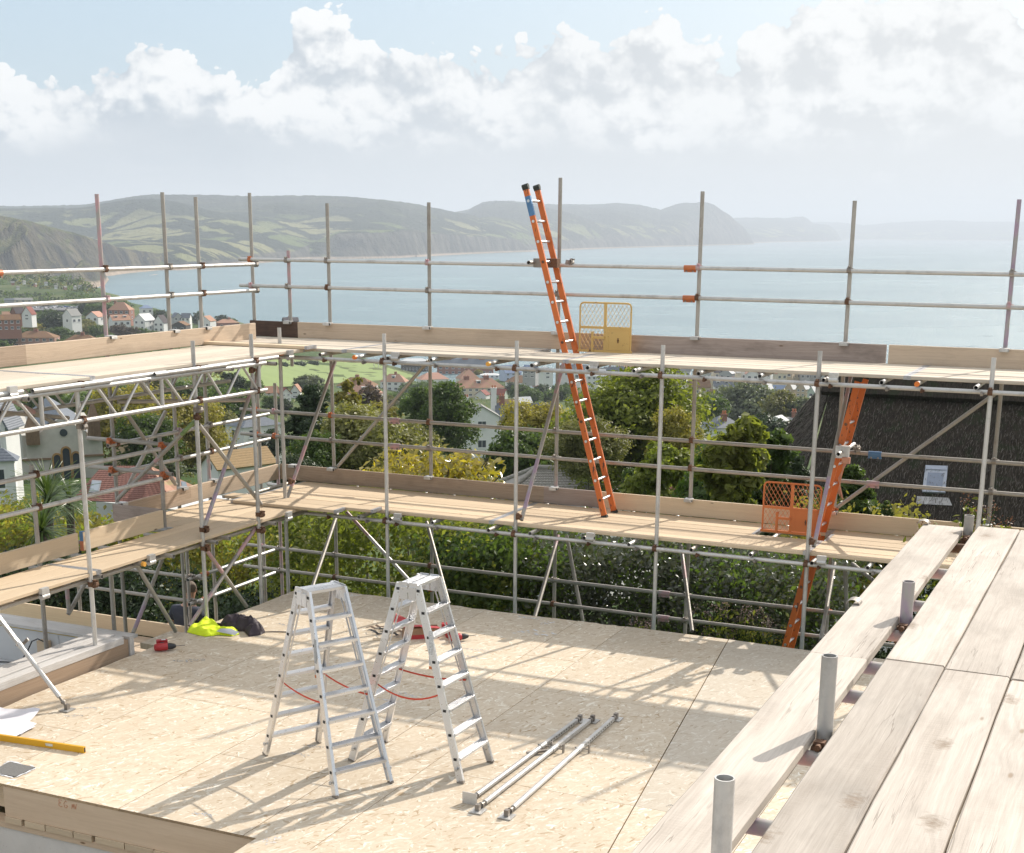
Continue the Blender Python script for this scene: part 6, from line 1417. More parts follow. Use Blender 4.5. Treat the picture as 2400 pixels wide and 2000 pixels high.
house(1262, 1296, 862, 872, 890, 'white', 'pale', 'white gabled house left of the pink scaffold brace top', d=600, depth=.9, yaw=.4, kind='end', win=(1, 2)); house(1225, 1262, 858, 870, 888, 'grey', 'blue', 'grey house with blue roof beside the pale blue house', d=610, depth=.8, yaw=-.3, win=(2, 2))
# white gabled house in the middle distance with a slate wing
house(1082, 1170, 953, 977, 1066, 'white', 'grey', 'tall white house with gable and chimneys rising from trees in the middle', d=235, depth=.75, yaw=.12, kind='end', win=(1, 2), chim=((-.85, -.3, 1.3),), under=6)
house(1160, 1290, 948, 985, 1060, 'white', 'slate', 'long slate roofed wing behind the tall white house', d=246, depth=.35, yaw=.1, win=(3, 2), chim=((-.8, 0, 1.2), (-1.1, .0, 2.6)), under=6)
house(1168, 1210, 938, 948, 962, 'stone', 'lichen', 'low lichen yellow roof beyond the slate wing', d=300, depth=.5, win=(0, 0)); house(1200, 1246, 933, 946, 962, 'white', 'pale', 'bright pale roofed shed beyond the slate wing', d=310, depth=.6, yaw=.5, win=(0, 0), name='shed', cat='shed')
# old town on the right
house(1671, 1731, 893, 906, 924, 'white', 'slate', 'row of white cottages with dormers in the old town, left of the green gable', d=620, depth=.45, yaw=.1, win=(5, 2), dormer=3, chim=((-.5, 0, 1), (.5, 0, 1)), name='cottage', cat='cottage')
house(1731, 1781, 893, 908, 928, 'grey', 'dark', 'dark roofed house with three dormers beside the green gable', d=625, depth=.5, win=(4, 1), dormer=3)
house(1780, 1811, 897, 914, 933, 'greenish', 'pale', 'pale green gabled house with a sunlit roof in the old town', d=600, depth=1.0, yaw=-.45, kind='end', win=(1, 2)); house(1812, 1838, 905, 914, 930, 'white', 'blue', 'white house with blue grey roof between two sunlit gables', d=640, depth=.8, win=(2, 2))
house(1838, 1866, 897, 912, 930, 'stone', 'pale', 'buff gable with a sunlit roof, right of the blue grey roof', d=610, depth=1.0, yaw=-.45, kind='end', win=(1, 2)); house(1866, 1896, 896, 912, 932, 'stone', 'pale', 'taller buff gabled house nearest the thatched roof', d=600, depth=1.0, yaw=-.45, kind='end', win=(2, 2)); house(1892, 1916, 908, 920, 936, 'greenish', 'pale', 'small gable peeping beside the thatched roof', d=590, depth=1.0, yaw=-.45, kind='end', win=(1, 1))
house(1656, 1686, 915, 926, 942, 'white', 'brown', 'white gabled cottage low among the trees in front of the cottage row', d=560, depth=1.0, yaw=.6, kind='end', win=(0, 0), name='cottage', cat='cottage'); house(1609, 1664, 893, 908, 930, 'stone', 'brown', 'wide brown roofed house left of the cottage row', d=600, depth=.6, yaw=.2, win=(4, 1), chim=((.6, 0, 1),))
house(1590, 1606, 882, 894, 916, 'white', 'slate', 'narrow white gable between brown roofs in the old town', d=620, depth=1.4, yaw=.3, kind='end', win=(0, 0)); house(1551, 1580, 880, 900, 926, 'white', 'grey', 'white house with steep grey roof right of the middle scaffold post', d=600, depth=.9, yaw=-.5, kind='end', win=(1, 2)); house(1505, 1546, 876, 890, 912, 'white', 'brown', 'brown roofed house with three white chimneys above the sycamore', d=620, depth=.6, yaw=.1, win=(3, 1), chim=((-.7, 0, 1.4), (0, 0, 1.4), (.7, 0, 1.4)))
house(1343, 1368, 862, 876, 892, 'white', 'pale', 'white sunlit gable framed between the ladder stiles', d=620, depth=1.0, yaw=-.4, kind='end', win=(1, 1)); house(1370, 1420, 868, 882, 905, 'white', 'pale', 'bright white house with pale roof right of the ladder', d=600, depth=.6, yaw=.2, win=(4, 2)); house(1425, 1465, 862, 878, 900, 'grey', 'slate', 'slate roofed grey house above the top of the sycamore', d=640, depth=.7, win=(3, 2), chim=((.3, 0, 1),))
_hr = random.Random(77)
for k in range(30):
    x = 1300+21*k+_hr.random()*8; w_ = 22+16*_hr.random(); y = 872+_hr.random()*8+(x-1300)*.006
    wa_, ro_ = _hr.choice(('white', 'white', 'grey', 'stone', 'cream')), _hr.choice(('slate', 'slate', 'brown', 'dark', 'grey', 'pink')); mk_ = [m_ for m_ in ((1345, 'seen between the ladder stiles'), (1440, 'just right of the leaning ladder'), (1520, 'above the sycamore top'), (1600, 'left of the rear post'), (1670, 'right of the rear post'), (1735, 'behind the dormered cottages'), (1810, 'behind the pale green gable'), (1880, 'behind the buff gables'), (9999, 'beside the thatched ridge')) if x < m_[0]][0][1]
    house(x, x+w_, y-16, y-5, y+12, wa_, ro_, '%s roofed %s house in a packed row %s' % (ro_, {'stone': 'buff'}.get(wa_, wa_), mk_), d=690+40*_hr.random(), depth=.6+.5*_hr.random(), yaw=(_hr.random()-.5)*1.2, kind=_hr.choice(('gable', 'gable', 'end')), win=(2, 1), chim=((.3, 0, .8),) if k % 2 else (), group='packed roofs of the old town', under=5)
house(1640, 1738, 979, 1003, 1040, 'white', 'slate', 'pale slate hipped roof house with white finial behind the sapling at right', d=190, depth=.8, yaw=.55, kind='hip', win=(3, 1), chim=((-.05, -.4, .2),), under=8)
fin = at(1733, 1000, 186); FN = thing('finial', tuple(fin), 'white urn shaped finial standing on the pale slate roof at right', 'finial'); b = MB(); b.rings([[(r_*math.cos(a), r_*math.sin(a), z) for a in np.linspace(0, 2*math.pi, 11)[:-1]] for r_, z in ((.22, 0), (.2, .3), (.32, .4), (.36, .75), (.22, 1.0), (.12, 1.1), (.12, 1.25), (.2, 1.3))]); b.make('urn', [WALL['white']], FN)
house(1803, 1843, 978, 987, 1000, 'white', 'pale', 'white gable end just left of the thatched roof edge', d=210, depth=.9, yaw=-.4, kind='end', win=(0, 0), under=8); house(1822, 1868, 981, 985, 998, 'brick', 'grey', 'flat grey roof with one brick chimney beside the thatch', d=215, depth=.5, win=(0, 0), chim=((.6, 0, .8),), under=8)
# nearer roofs
def tiled_roof_house(poly_px, d0, pitch, gauge, ma_t, label, name='house', extra=None, seed=0, wall='brick', ncol=22, pan=.0):
    """near roof plane seen over the boards: rows of single tiles, each a piece with its own step"""
GT = thing('bungalow', tuple(at(1300, 1150, 62)), 'bungalow with a hipped roof of pale grey pantiles seen above the lower toe board', 'house'); o = np.array(GT.location)
def plane_pts(p0, n_): return lambda x, y: (lambda r: EYE+r*(((p0-EYE)@n_)/(r@n_)))(ray(x, y))
view = np.array((o[0], o[1], 0)); view /= np.linalg.norm(view); sidev = np.array((view[1], -view[0], 0.))
def roof_face(parent, o, quad_px, p0, n_, ma_t, rows_, cols_, name='tile', limit=240, lift=.03, gap=.004):
    """a roof plane covered in single tiles between four sighted corners (top left, top right, bottom right, bottom left)"""
    f = plane_pts(p0, n_); TL, TR, BR, BL = [f(*q) for q in quad_px]; n_ = n_/np.linalg.norm(n_)
    b = MB(o); b.add([TL-n_*.05, TR-n_*.05, BR-n_*.05, BL-n_*.05], [(3, 2, 1, 0)]); b.make('roof', [ma_t], parent, (0, 0, 0))
    objs = 0; rest = MB(o); cm = None
    for i in range(rows_):
        for j in range(cols_):
            u0, u1 = (j+.02+.5*(i % 2)*0)/cols_, (j+1-gap)/cols_; v0, v1 = i/rows_, (i+1.12)/rows_
            P4 = [(TL*(1-u)+TR*u)*(1-v)+(BL*(1-u)+BR*u)*v for u, v in ((u0, v0), (u1, v0), (u1, v1), (u0, v1))]; um = [(P4[0]+P4[1])/2+n_*lift*.6, (P4[2]+P4[3])/2+n_*lift*1.6]
            V_ = [P4[0], um[0], P4[1], P4[2]+n_*lift, um[1], P4[3]+n_*lift, P4[2], P4[3]]; F_ = [(0, 5, 4, 1), (1, 4, 3, 2), (5, 7, 6, 3, 4)]
            if objs < limit:
                c_ = sum(P4)/4; b = MB(c_); b.add(V_, F_); b.make(name, [ma_t], parent, tuple(c_-o)); objs += 1
            else: rest.add(V_, F_)
    if rest.V: tag(rest.make('tile_courses', [ma_t], parent, (0, 0, 0)), kind='stuff')
    return TL, TR, BR, BL
n1 = -view*.5+np.array((0, 0, .86))
MAT['pantile'] = tiles('pale_grey_pantiles', (.27, .25, .225), (.36, .335, .30)); MAT['redtile'] = tiles('plum_red_tiles', (.17, .062, .06), (.235, .09, .082))
Q = roof_face(GT, o, [(1258, 1098), (1318, 1099), (1436, 1172), (1170, 1172)], at(1300, 1140, 62), n1, MAT['pantile'], 12, 20)
nL = -view*.35-sidev*.45+np.array((0, 0, .8)); f_ = plane_pts(Q[0], nL); b = MB(o); b.add([Q[0], Q[3], at(1150, 1140, 68)], [(0, 2, 1)]); b.make('hip_face', [MAT['pantile']], GT, (0, 0, 0))
b = MB(o); b.add([Q[1], Q[2], at(1425, 1116, 70), at(1340, 1103, 68)], [(0, 1, 2, 3)]); b.make('hip_face', [MAT['pantile']], GT, (0, 0, 0))
for p, q in ((Q[0], Q[3]), (Q[1], Q[2]), (Q[0], Q[1]), (Q[0], at(1150, 1140, 68))): b = MB(o); b.rod(p+np.array((0, 0, .04)), q+np.array((0, 0, .04)), .12, 7); b.make('ridge_tiles', [MAT['pantile']], GT, (0, 0, 0))
b = MB(o); b.box((o[0]-3.0, o[1]-1, -13), (o[0]+3.0, o[1]+5, float(Q[2][2])-.3), 0); b.make('wall', [WALL['white']], GT, (0, 0, 0))
RT_ = thing('house', tuple(at(1450, 1120, 84)), 'house with dark plum red tiled roofs and stone chimneys behind the ladder foot', 'house'); o = np.array(RT_.location)
roof_face(RT_, o, [(1390, 1050), (1462, 1052), (1462, 1112), (1326, 1100)], at(1420, 1080, 84), n1, MAT['redtile'], 16, 14, limit=150, lift=.02)
roof_face(RT_, o, [(1488, 1066), (1600, 1070), (1590, 1160), (1470, 1150)], at(1540, 1110, 80), n1, MAT['redtile'], 16, 14, limit=140, lift=.02)
for x, y0, y1, w_ in ((1459, 1037, 1068, .42), (1510, 1055, 1080, .26), (1522, 1075, 1108, .5)):
    a = at(x, y1+14, 81); e = at(x, y0, 81); b = MB(o); b.box((a[0]-w_, a[1]-w_*.7, a[2]), (a[0]+w_, a[1]+w_*.7, e[2])); b.box((a[0]-w_-.1, a[1]-w_*.7-.1, e[2]), (a[0]+w_+.1, a[1]+w_*.7+.1, e[2]+.18)); b.make('chimney', [WALL['stone']], RT_, (0, 0, 0))
b = MB(o); b.beam(at(1462, 1066, 80.5), at(1478, 1086, 80), .5, .25); b.make('flashing', [WALL['white']], RT_, (0, 0, 0)); b = MB(o); b.box((o[0]-3.5, o[1], -16), (o[0]+2.5, o[1]+6, float(at(1450, 1180, 84)[2])), 0); b.make('wall', [WALL['brick']], RT_, (0, 0, 0))
# left: red roof with roof windows
RL = thing('house', tuple(at(310, 1150, 78)), 'house with a red brown tiled roof and roof window behind the left scaffold', 'house'); o = np.array(RL.location); vw = np.array((o[0], o[1], 0.)); vw /= np.linalg.norm(vw); sv = np.array((vw[1], -vw[0], 0.)); nl_ = -vw*.55+np.array((0, 0, .83))
MAT['redtile2'] = tiles('red_brown_tiles', (.185, .09, .072), (.25, .125, .10))
roof_face(RL, o, [(240, 1092), (352, 1092), (408, 1182), (168, 1172)], at(300, 1130, 78), nl_, MAT['redtile2'], 18, 18, limit=260, lift=.018)
b = MB(o); b.add([at(352, 1092, 79), at(462, 1142, 76), at(440, 1180, 74), at(408, 1182, 73)], [(0, 3, 2, 1)]); b.make('roof', [ROOF['orange']], RL, (0, 0, 0))
fpl = plane_pts(at(300, 1130, 78), nl_)
def skylight(parent, o, quad, f, n_):
    P4 = [f(*q)+n_*.10 for q in quad]; c = sum(P4)/4; b = MB(o); Q4 = [c+(p-c)*.78+n_*.02 for p in P4]
    b.add(P4+[p-n_*.16 for p in P4], [(0, 3, 2, 1)]+[(i, (i+1) % 4, (i+1) % 4+4, i+4) for i in range(4)]); w_ = b.make('roof_window', [MAT['frame_w'] if 0 else simple('lead_grey_frame', (.30, .31, .33), .5)], parent, (0, 0, 0))
    b = MB(o); b.add(Q4, [(0, 3, 2, 1)]); b.make('pane', [simple('sky_lit_glass', (.30, .34, .38), .08, 0, .05)], w_, (0, 0, 0))
skylight(RL, o, [(216, 1128), (238, 1130), (232, 1157), (208, 1157)], fpl, nl_); skylight(RL, o, [(424, 1131), (436, 1133), (440, 1147), (426, 1146)], plane_pts(at(420, 1140, 74.4), nl_), nl_)
b = MB(o); b.box((o[0]-3, o[1]+.5, -16), (o[0]+3, o[1]+5, float(at(300, 1190, 78)[2])), 0); b.make('wall', [WALL['white']], RL, (0, 0, 0))
house(533, 660, 976, 1000, 1082, 'white', 'slate', 'white villa with slate hipped roof and sash windows behind the corner posts', d=165, depth=.8, yaw=.55, kind='hip', win=(2, 2), end_win=True, chim=((.1, 0, .6),), under=6)
OL = house(476, 640, 1062, 1090, 1130, 'white', 'lichen', 'white cottage with orange lichened roof and round gable window at left', d=100, depth=.5, yaw=.55, win=(0, 0), under=6, name='cottage', cat='cottage')
b = MB(); W_l = 164*100/FPX/(abs(math.cos(.55))+.5*abs(math.sin(.55)))/2; b.rod((-W_l-.05, 0, 1.15), (-W_l+.02, 0, 1.15), .28, 14); b.make('round_window', [MAT['pane']], OL)
house(452, 482, 868, 878, 897, 'white', 'blue', 'white building with blue roof at the left end of the playing field', d=430, depth=.8, yaw=-.5, kind='end', win=(0, 0)); house(288, 334, 900, 909, 928, 'white', 'blue', 'white house with blue grey roof seen through the lattice beam', d=400, depth=.6, yaw=-.3, win=(3, 1)); house(392, 440, 872, 884, 898, 'white', 'slate', 'slate roofed house behind the lattice beam at left', d=440, depth=.6, win=(3, 1))
# church at the left
CH = thing('church', tuple(at(152, 1152, 118)), 'pale stone church front with three lancet windows and brown pinnacles at left', 'church'); o = np.array(CH.location); ph = math.atan2(o[1], o[0]); CH.rotation_euler = (0, 0, ph-math.pi/2+.06); k = 118/FPX
def cx(x, y): return ((x-152)*k, (1152-y)*k)
MAT['ashlar'] = simple('pale_ashlar', (.48, .46, .41), .9, 0, .12, 1.6); MAT['ochre'] = simple('ochre_stone', (.33, .20, .085), .9, 0, .2, 5); MAT['pinn'] = simple('brown_pinnacle_stone', (.20, .135, .085), .9, 0, .25, 5)
prof_ = [cx(*p) for p in ((64, 1150), (64, 1075), (77, 1072), (77, 1040), (106, 1038), (106, 1018), (156, 982), (206, 1018), (206, 1032), (240, 1034), (240, 1150))]
b = MB(); n_ = len(prof_); b.add([(x, -.4, z) for x, z in prof_]+[(x, .4, z) for x, z in prof_]+[], [tuple(range(n_))[::-1], tuple(range(n_, 2*n_))]+[(i, (i+1) % n_, (i+1) % n_+n_, i+n_) for i in range(n_)]); b.box((prof_[0][0], -.38, -4), (prof_[-1][0], .38, -.001)); b.make('front_wall', [MAT['ashlar']], CH)
def lancet(xc, z0, z1, w_, fr):
    P_ = [(xc-w_/2, z0)]+[(xc-w_/2*math.cos(a), z1-w_/2+w_/2*math.sin(a)*1.0) for a in np.linspace(0, math.pi, 9)]+[(xc+w_/2, z0)]
    return P_
for xc, y0, y1, w_ in ((140, 1150, 1062, 17), (160, 1150, 1048, 18), (181, 1150, 1060, 17)):
    X, Z0 = cx(xc, y0); _, Z1 = cx(xc, y1); wi = w_*k
    o1 = lancet(X, Z0, Z1, wi*1.25, 0); i1 = lancet(X, Z0+.2, Z1-.15, wi*.85, 0)
    b = MB(); m_ = len(o1); b.add([(x, -.52, z) for x, z in o1]+[(x, -.52, z) for x, z in i1]+[(x, -.40, z) for x, z in o1]+[(x, -.42, z) for x, z in i1], [(i, i+1, i+1+m_, i+m_) for i in range(m_-1)]+[(m_-1, 0, m_, 2*m_-1)]+[(i, i+2*m_, i+1+2*m_, i+1) for i in range(m_-1)]+[(i+m_, i+1+m_, i+1+3*m_, i+3*m_) for i in range(m_-1)]); w_o = b.make('lancet_window', [MAT['ochre']], CH)
    b = MB(); b.add([(x, -.43, z) for x, z in i1], [tuple(range(m_))]); b.make('pane', [MAT['pane']], w_o)
X, Z = cx(158, 1018); b = MB(); b.rod((X, -.44, Z), (X, -.38, Z), 10*k, 18); b.rod((X, -.46, Z), (X, -.445, Z), 8.5*k, 18, 1); b.make('round_window', [MAT['ashlar'], MAT['pane']], CH)
for x0, x1, yt, ybm, ym in ((78, 106, 965, 1040, 1005), (211, 236, 948, 1034, 994)):
    (a, zb_), (e, zm) = cx(x0, ybm), cx(x1, ym); zt_ = cx(x0, yt)[1]; c_ = (a+e)/2; b = MB()
    b.box((a, -1.1, zb_), (e, .2, zm)); b.rings([[(a-.05, -1.15, zm), (e+.05, -1.15, zm), (e+.05, .25, zm), (a-.05, .25, zm)], [(c_-.05, -.5, zt_), (c_+.05, -.5, zt_), (c_+.05, -.4, zt_), (c_-.05, -.4, zt_)]], 0, True, False)
    for q in (.2, .4, .6, .8): b.box((a+(e-a)*q-.05, -1.16, zb_+.15), (a+(e-a)*q+.05, -1.101, zm-.1))
    b.make('pinnacle', [MAT['pinn']], CH)
for y in (1075, 1070): pass
b = MB(); (a, z_), (e, _) = cx(66, 1074), cx(127, 1074); b.box((a, -.55, z_-.1), (e, -.401, z_+.06)); (a, z_), (e, _) = cx(196, 1071), cx(242, 1071); b.box((a, -.55, z_-.1), (e, -.401, z_+.06)); b.make('string_course', [MAT['pinn']], CH)
b = MB(); (a, z_), (e, z2_) = cx(98, 1022), cx(212, 985); zr = cx(156, 980)[1]; b.add([(a, .45, z_), (0, .45, zr), (e, .45, z_), (a, 14, z_), (0, 14, zr), (e, 14, z_)], [(0, 1, 4, 3), (1, 2, 5, 4)]); b.make('nave_roof', [ROOF['slate']], CH)
b = MB(); b.box((cx(70, 0)[0], .45, -4), (cx(236, 0)[0], 14, z_-.05)); b.make('nave_wall', [MAT['ashlar']], CH)
AX = house(272, 318, 1022, 1028, 1098, 'stone', 'slate', 'dark slate lean-to right of the church front', d=122, depth=.8, yaw=-.3, win=(0, 0), under=6, name='lean_to', cat='building')
house(-50, 54, 918, 1000, 1180, 'white', 'slate', 'white gabled building with a sunlit side wall at the far left edge', d=100, depth=.9, yaw=-.42, kind='end', win=(2, 2), under=6, name='hall', cat='building')
house(-40, 42, 1060, 1085, 1185, 'white', 'slate', 'low white extension with a dark red shutter at the far left edge', d=90, depth=.6, yaw=-.1, kind='hip', win=(1, 1), under=6, name='annexe', cat='building')
# ================================================================== playing field, thatched house
MAT['turf'] = simple('playing_field_turf', (.17, .225, .065), .95, 0, .12, .05)
def drape(name, poly, n_, ma, up_=.35):
    """a sheet laid on the hillside inside a sighted outline (four corners)"""
    TL, TR, BR, BL = [np.array(q, float) for q in poly]; V = []
    for i in range(n_+1):
        for j in range(n_+1):
            q = (TL*(1-j/n_)+TR*j/n_)*(1-i/n_)+(BL*(1-j/n_)+BR*j/n_)*i/n_; d = hit(*q); V.append(at(q[0], q[1], d)+np.array((0, 0, up_)))
    return tag(link(name, mesh(name, V, [(i*(n_+1)+j, (i+1)*(n_+1)+j, (i+1)*(n_+1)+j+1, i*(n_+1)+j+1) for i in range(n_) for j in range(n_)], ma, smooth=True)), kind='structure')
drape('playing_field', [(480, 846), (840, 843), (985, 886), (500, 922)], 22, MAT['turf'])
def mast_row(pts, d, h_px, label, name, cat):
    a = at(*pts[0], d); t = thing(name, tuple(a), label, cat); o = np.array(a); P_ = [at(x, y, d) for x, y in pts]
    for p in P_: b = MB(o); b.rod(p, p+np.array((0, 0, h_px*d/FPX)), .05, 5); b.make('post', [MAT['steel']], t, (0, 0, 0))
    for f in (.5, 1.0):
        b = MB(o); b.path([p+np.array((0, 0, h_px*d/FPX*f)) for p in P_], .025, 4); b.make('wire', [MAT['steel']], t, (0, 0, 0))
mast_row([(876, 858), (892, 861), (908, 865), (924, 869), (940, 873), (956, 878), (968, 883)], 560, 16, 'tall wire fence along the right side of the playing field', 'field_fence', 'fence')
mast_row([(664, 853), (690, 853), (716, 853), (742, 852), (768, 852), (794, 850)], 640, 7, 'low fence along the far side of the playing field', 'field_fence', 'fence')
def posts(x, y, d, w_px, h_px, label):
    a = at(x, y, d); t = thing('goal', tuple(a), label, 'goal'); k = d/FPX; r = ray(x, y); s_ = np.array((r[1], -r[0], 0))/math.hypot(r[0], r[1]); b = MB(a)
    p, q = a-s_*w_px*k/2, a+s_*w_px*k/2; u = np.array((0, 0, h_px*k)); b.path([p, p+u, q+u, q], .09, 5); b.make('goal_frame', [WALL['white']], t, (0, 0, 0))
posts(524, 905, 420, 22, 12, 'white goal frame on the near left of the playing field'); posts(882, 862, 560, 10, 12, 'white goal frame at the right end of the playing field')
TH = thing('thatched_house', tuple(at(2190, 1250, 44)), 'house with a large dark thatched roof and one pale roof window at right', 'house'); o = np.array(TH.location)
P0 = at(2190, 1125, 46.0); pit = R(47); nth = np.array((0, -math.sin(pit), math.cos(pit))); fth = plane_pts(P0, nth)
Rr = fth(1956, 880); ridge_z = Rr[2]; uL = Rr[0]; vR = Rr[1]; zE = P0[2]-2.6; vE = P0[1]-2.6/math.tan(pit); uR = uL+16; Cc = at(1829, 1024, 49.5); Ml = np.array((float(fth(1888, 1130)[0]), vE, zE))
ma, n = material('old_thatch'); q = n.vm('MULTIPLY', n.obj, (14., 2.2, 2.2)); ns = n.noise(q, 2.0, 5, .7); bl = n.noise(n.obj, .8, 5, .6); mo = n.noise(n.obj, 2.4, 4, .6)
c = n.mix(n.map(ns, .35, .68), (.022, .018, .014), (.075, .06, .046)); c = n.mix(n.map(mo, .52, .66, 0, .7), c, (.034, .045, .022)); c = n.mix(n.map(bl, .45, .7, 0, .5), c, (.03, .025, .022))
setp(n, Base_Color=c, Roughness=.95, Specular_IOR_Level=.15); bump(n, ns, 1.0, .05); MAT['thatch'] = ma
def patch_(name, fn, nu_, nv_, ma_, parent, o, disp=.05, seed=0.):
    V = []; 
    for i in range(nv_+1):
        for j in range(nu_+1):
            p, nn = fn(j/nu_, i/nv_); V.append(p-o+nn*disp*float(fbm(np.array(j*.9+seed), np.array(i*.35+seed), 4)-.5)*2)
    return link(name, mesh(name, V, [(i*(nu_+1)+j, (i+1)*(nu_+1)+j, (i+1)*(nu_+1)+j+1, i*(nu_+1)+j+1) for i in range(nv_) for j in range(nu_)], ma_, smooth=True), parent)
def main_face(s_, t_):
    top = np.array((uL+(uR-uL)*s_, vR, ridge_z)); bot = np.array((Ml[0]+(uR-Ml[0])*s_, vE, zE)); p = top*(1-t_)+bot*t_; return p+nth*(.35*math.sin(math.pi*t_)*.25), nth
patch_('thatch_slope', main_face, 110, 60, MAT['thatch'], TH, o, .06)
nhp = np.cross(Cc-Rr, Ml-Rr); nhp /= np.linalg.norm(nhp); nhp = nhp if nhp[2] > 0 else -nhp
def hip_face(s_, t_):
    p = Rr*(1-t_)+(Cc*(1-s_)+Ml*s_)*t_; return p+nhp*.12*math.sin(math.pi*t_), nhp
patch_('thatch_slope', hip_face, 40, 40, MAT['thatch'], TH, o, .06, 4.)
def ridge_cap(s_, t_):
    top = np.array((uL-.25+(uR-uL)*s_, vR+.02, ridge_z+.18)); dn = np.array((0, -math.cos(pit), -math.sin(pit))); p = top+dn*(1.05+.0*math.sin(s_*60))*t_+nth*(.17*min(1, t_*4)); return p, nth
patch_('ridge_cap', ridge_cap, 90, 8, MAT['thatch'], TH, o, .05, 8.)
def ridge_lip(s_, t_):
    a, _ = ridge_cap(s_, 1.0); return a-nth*.19*t_, np.array((0, -.7, -.7))
patch_('ridge_cap', ridge_lip, 90, 1, MAT['thatch'], TH, o, .02, 8.)
rs = np.random.RandomState(3); V = []; F = []
dn = np.array((0, -math.cos(pit), -math.sin(pit)))
for k in range(15000):
    if k < 12500: p, nn = main_face(rs.rand(), rs.rand()*.995); d_ = dn
    else: p, nn = hip_face(rs.rand(), .1+.88*rs.rand()); d_ = (Cc*.5+Ml*.5-Rr); d_ = d_/np.linalg.norm(d_)
    d_ = d_+rs.normal(0, .16, 3); l = .06+.16*rs.rand(); w_ = np.array((1, 0, 0))*(.003+.004*rs.rand()); a = p+nn*.04; e = p+d_*l+nn*(.065+.06*rs.rand()); b_ = len(V)
    V += [a-w_-o, a+w_-o, e+w_-o, e-w_-o]; F.append((b_, b_+1, b_+2, b_+3))
st = simple('pale_straw_ends', (.125, .105, .085), .8, 0, .5, 3); tag(link('straw_ends', mesh('straw_ends', V, F, st), TH), kind='stuff')
b = MB(o); b.box((Ml[0]+.5, vE+.5, zE-6), (uR, vE+6.5, zE+.2)); b.make('wall', [WALL['white']], TH, (0, 0, 0))
wq = [fth(*q) for q in ((2170, 1097), (2222, 1099), (2216, 1161), (2162, 1159))]
b = MB(o); lift = nth*.16; P4 = [p+lift for p in wq]; c = sum(P4)/4; b.add(P4+[p-nth*.3 for p in P4], [(0, 3, 2, 1)]+[(i, (i+1) % 4, (i+1) % 4+4, i+4) for i in range(4)]); WN = b.make('roof_window', [simple('pale_grey_blue_frame', (.42, .44, .50), .5)], TH, (0, 0, 0))
def inq(s0, s1, t0, t1, up_): return [(P4[0]*(1-s)+P4[1]*s)*(1-t)+(P4[3]*(1-s)+P4[2]*s)*t+nth*up_ for s, t in ((s0, t0), (s1, t0), (s1, t1), (s0, t1))]
b = MB(o); b.add(inq(.15, .85, .28, .92, .012), [(0, 3, 2, 1)]); b.make('pane', [simple('blinded_glass', (.23, .26, .33), .15, 0, .05)], WN, (0, 0, 0))
b = MB(o); b.add(inq(.02, .98, .02, .17, .03), [(0, 3, 2, 1)]); b.make('hood', [simple('grey_blue_hood', (.36, .38, .45), .45)], WN, (0, 0, 0))
wl = [fth(*q)+nth*.12 for q in ((2150, 1168), (2224, 1172), (2232, 1190), (2148, 1186))]; b = MB(o); b.add(wl, [(0, 3, 2, 1)]); b.make('apron', [simple('weathered_lead_apron', (.40, .38, .37), .6, 0, .4, 8)], WN, (0, 0, 0))
# ================================================================== trees near and far
T = tree
T(738, 888, 1125, 84, 'dark', 'cone', 'tall dark green conifer behind the second scaffold post', d=62, lod=3)
T(822, 882, 1100, 52, 'gold', 'wispy', 'thin golden birch with pale trunk right of the dark conifer', d=70, lod=1, bark='bark_pale')
T(984, 912, 1030, 44, 'green', 'round', 'left of two rounded dark green pines before the white gabled house', d=120, lod=2); T(1050, 905, 1080, 62, 'green', 'round', 'right and larger of two rounded dark green pines before the white gabled house', d=118, lod=2)
T(868, 915, 985, 38, 'plum', 'round', 'reddish purple leaved tree under the pink terrace', d=210, lod=1); T(890, 950, 1010, 40, 'gold', 'round', 'golden brown bush beside the purple leaved tree', d=150, lod=1)
T(860, 985, 1160, 130, 'olive', 'broad', 'soft olive green tree mass behind the left of the lower toe board', d=48, lod=3); T(960, 1005, 1150, 70, 'olive', 'round', 'yellow olive bush between the pines and the magnolia', d=55, lod=2); T(740, 1030, 1150, 60, 'green', 'round', 'dim green bush at the foot of the dark conifer', d=46, lod=2); T(700, 1090, 1160, 60, 'dark', 'round', 'dark bush behind the left end of the lower toe board', d=40, lod=2)
T(1470, 868, 1150, 165, 'bright', 'broad', 'large yellow green sycamore filling the middle right, brightest at its top', d=64, lod=3); T(1375, 985, 1120, 80, 'olive', 'round', 'brownish olive tree in front of the left side of the sycamore', d=56, lod=3); T(1575, 965, 1120, 55, 'gold', 'round', 'golden tree under the right side of the sycamore', d=60, lod=2)
T(1255, 955, 1130, 85, 'gold', 'broad', 'golden green tree half hiding the tall white house', d=75, lod=3); T(1250, 1030, 1130, 95, 'green', 'round', 'dark green bush behind the grey pantile roof', d=70, lod=2); T(1320, 1000, 1100, 40, 'dark', 'round', 'small dark bush left of the plum red roof', d=88, lod=1)
T(1740, 918, 1012, 78, 'grey', 'broad', 'large sage green tree in front of the old town cottages', d=330, lod=2)
for k, (x, yt, yb, hw, kd, lb) in enumerate(((1660, 930, 985, 38, 'green', 'dark green tree left of the large sage green tree'), (1830, 925, 985, 40, 'olive', 'olive tree right of the large sage green tree'), (1880, 935, 990, 40, 'grey', 'grey green tree touching the thatched roof edge'), (1800, 985, 1030, 44, 'dark', 'dark round tree below the large sage green tree'), (1610, 935, 975, 26, 'gold', 'small golden tree left of the old town cottages'))): T(x, yt, yb, hw, kd, 'broad', lb, d=300 if k < 5 and k != 3 else 180, lod=1)
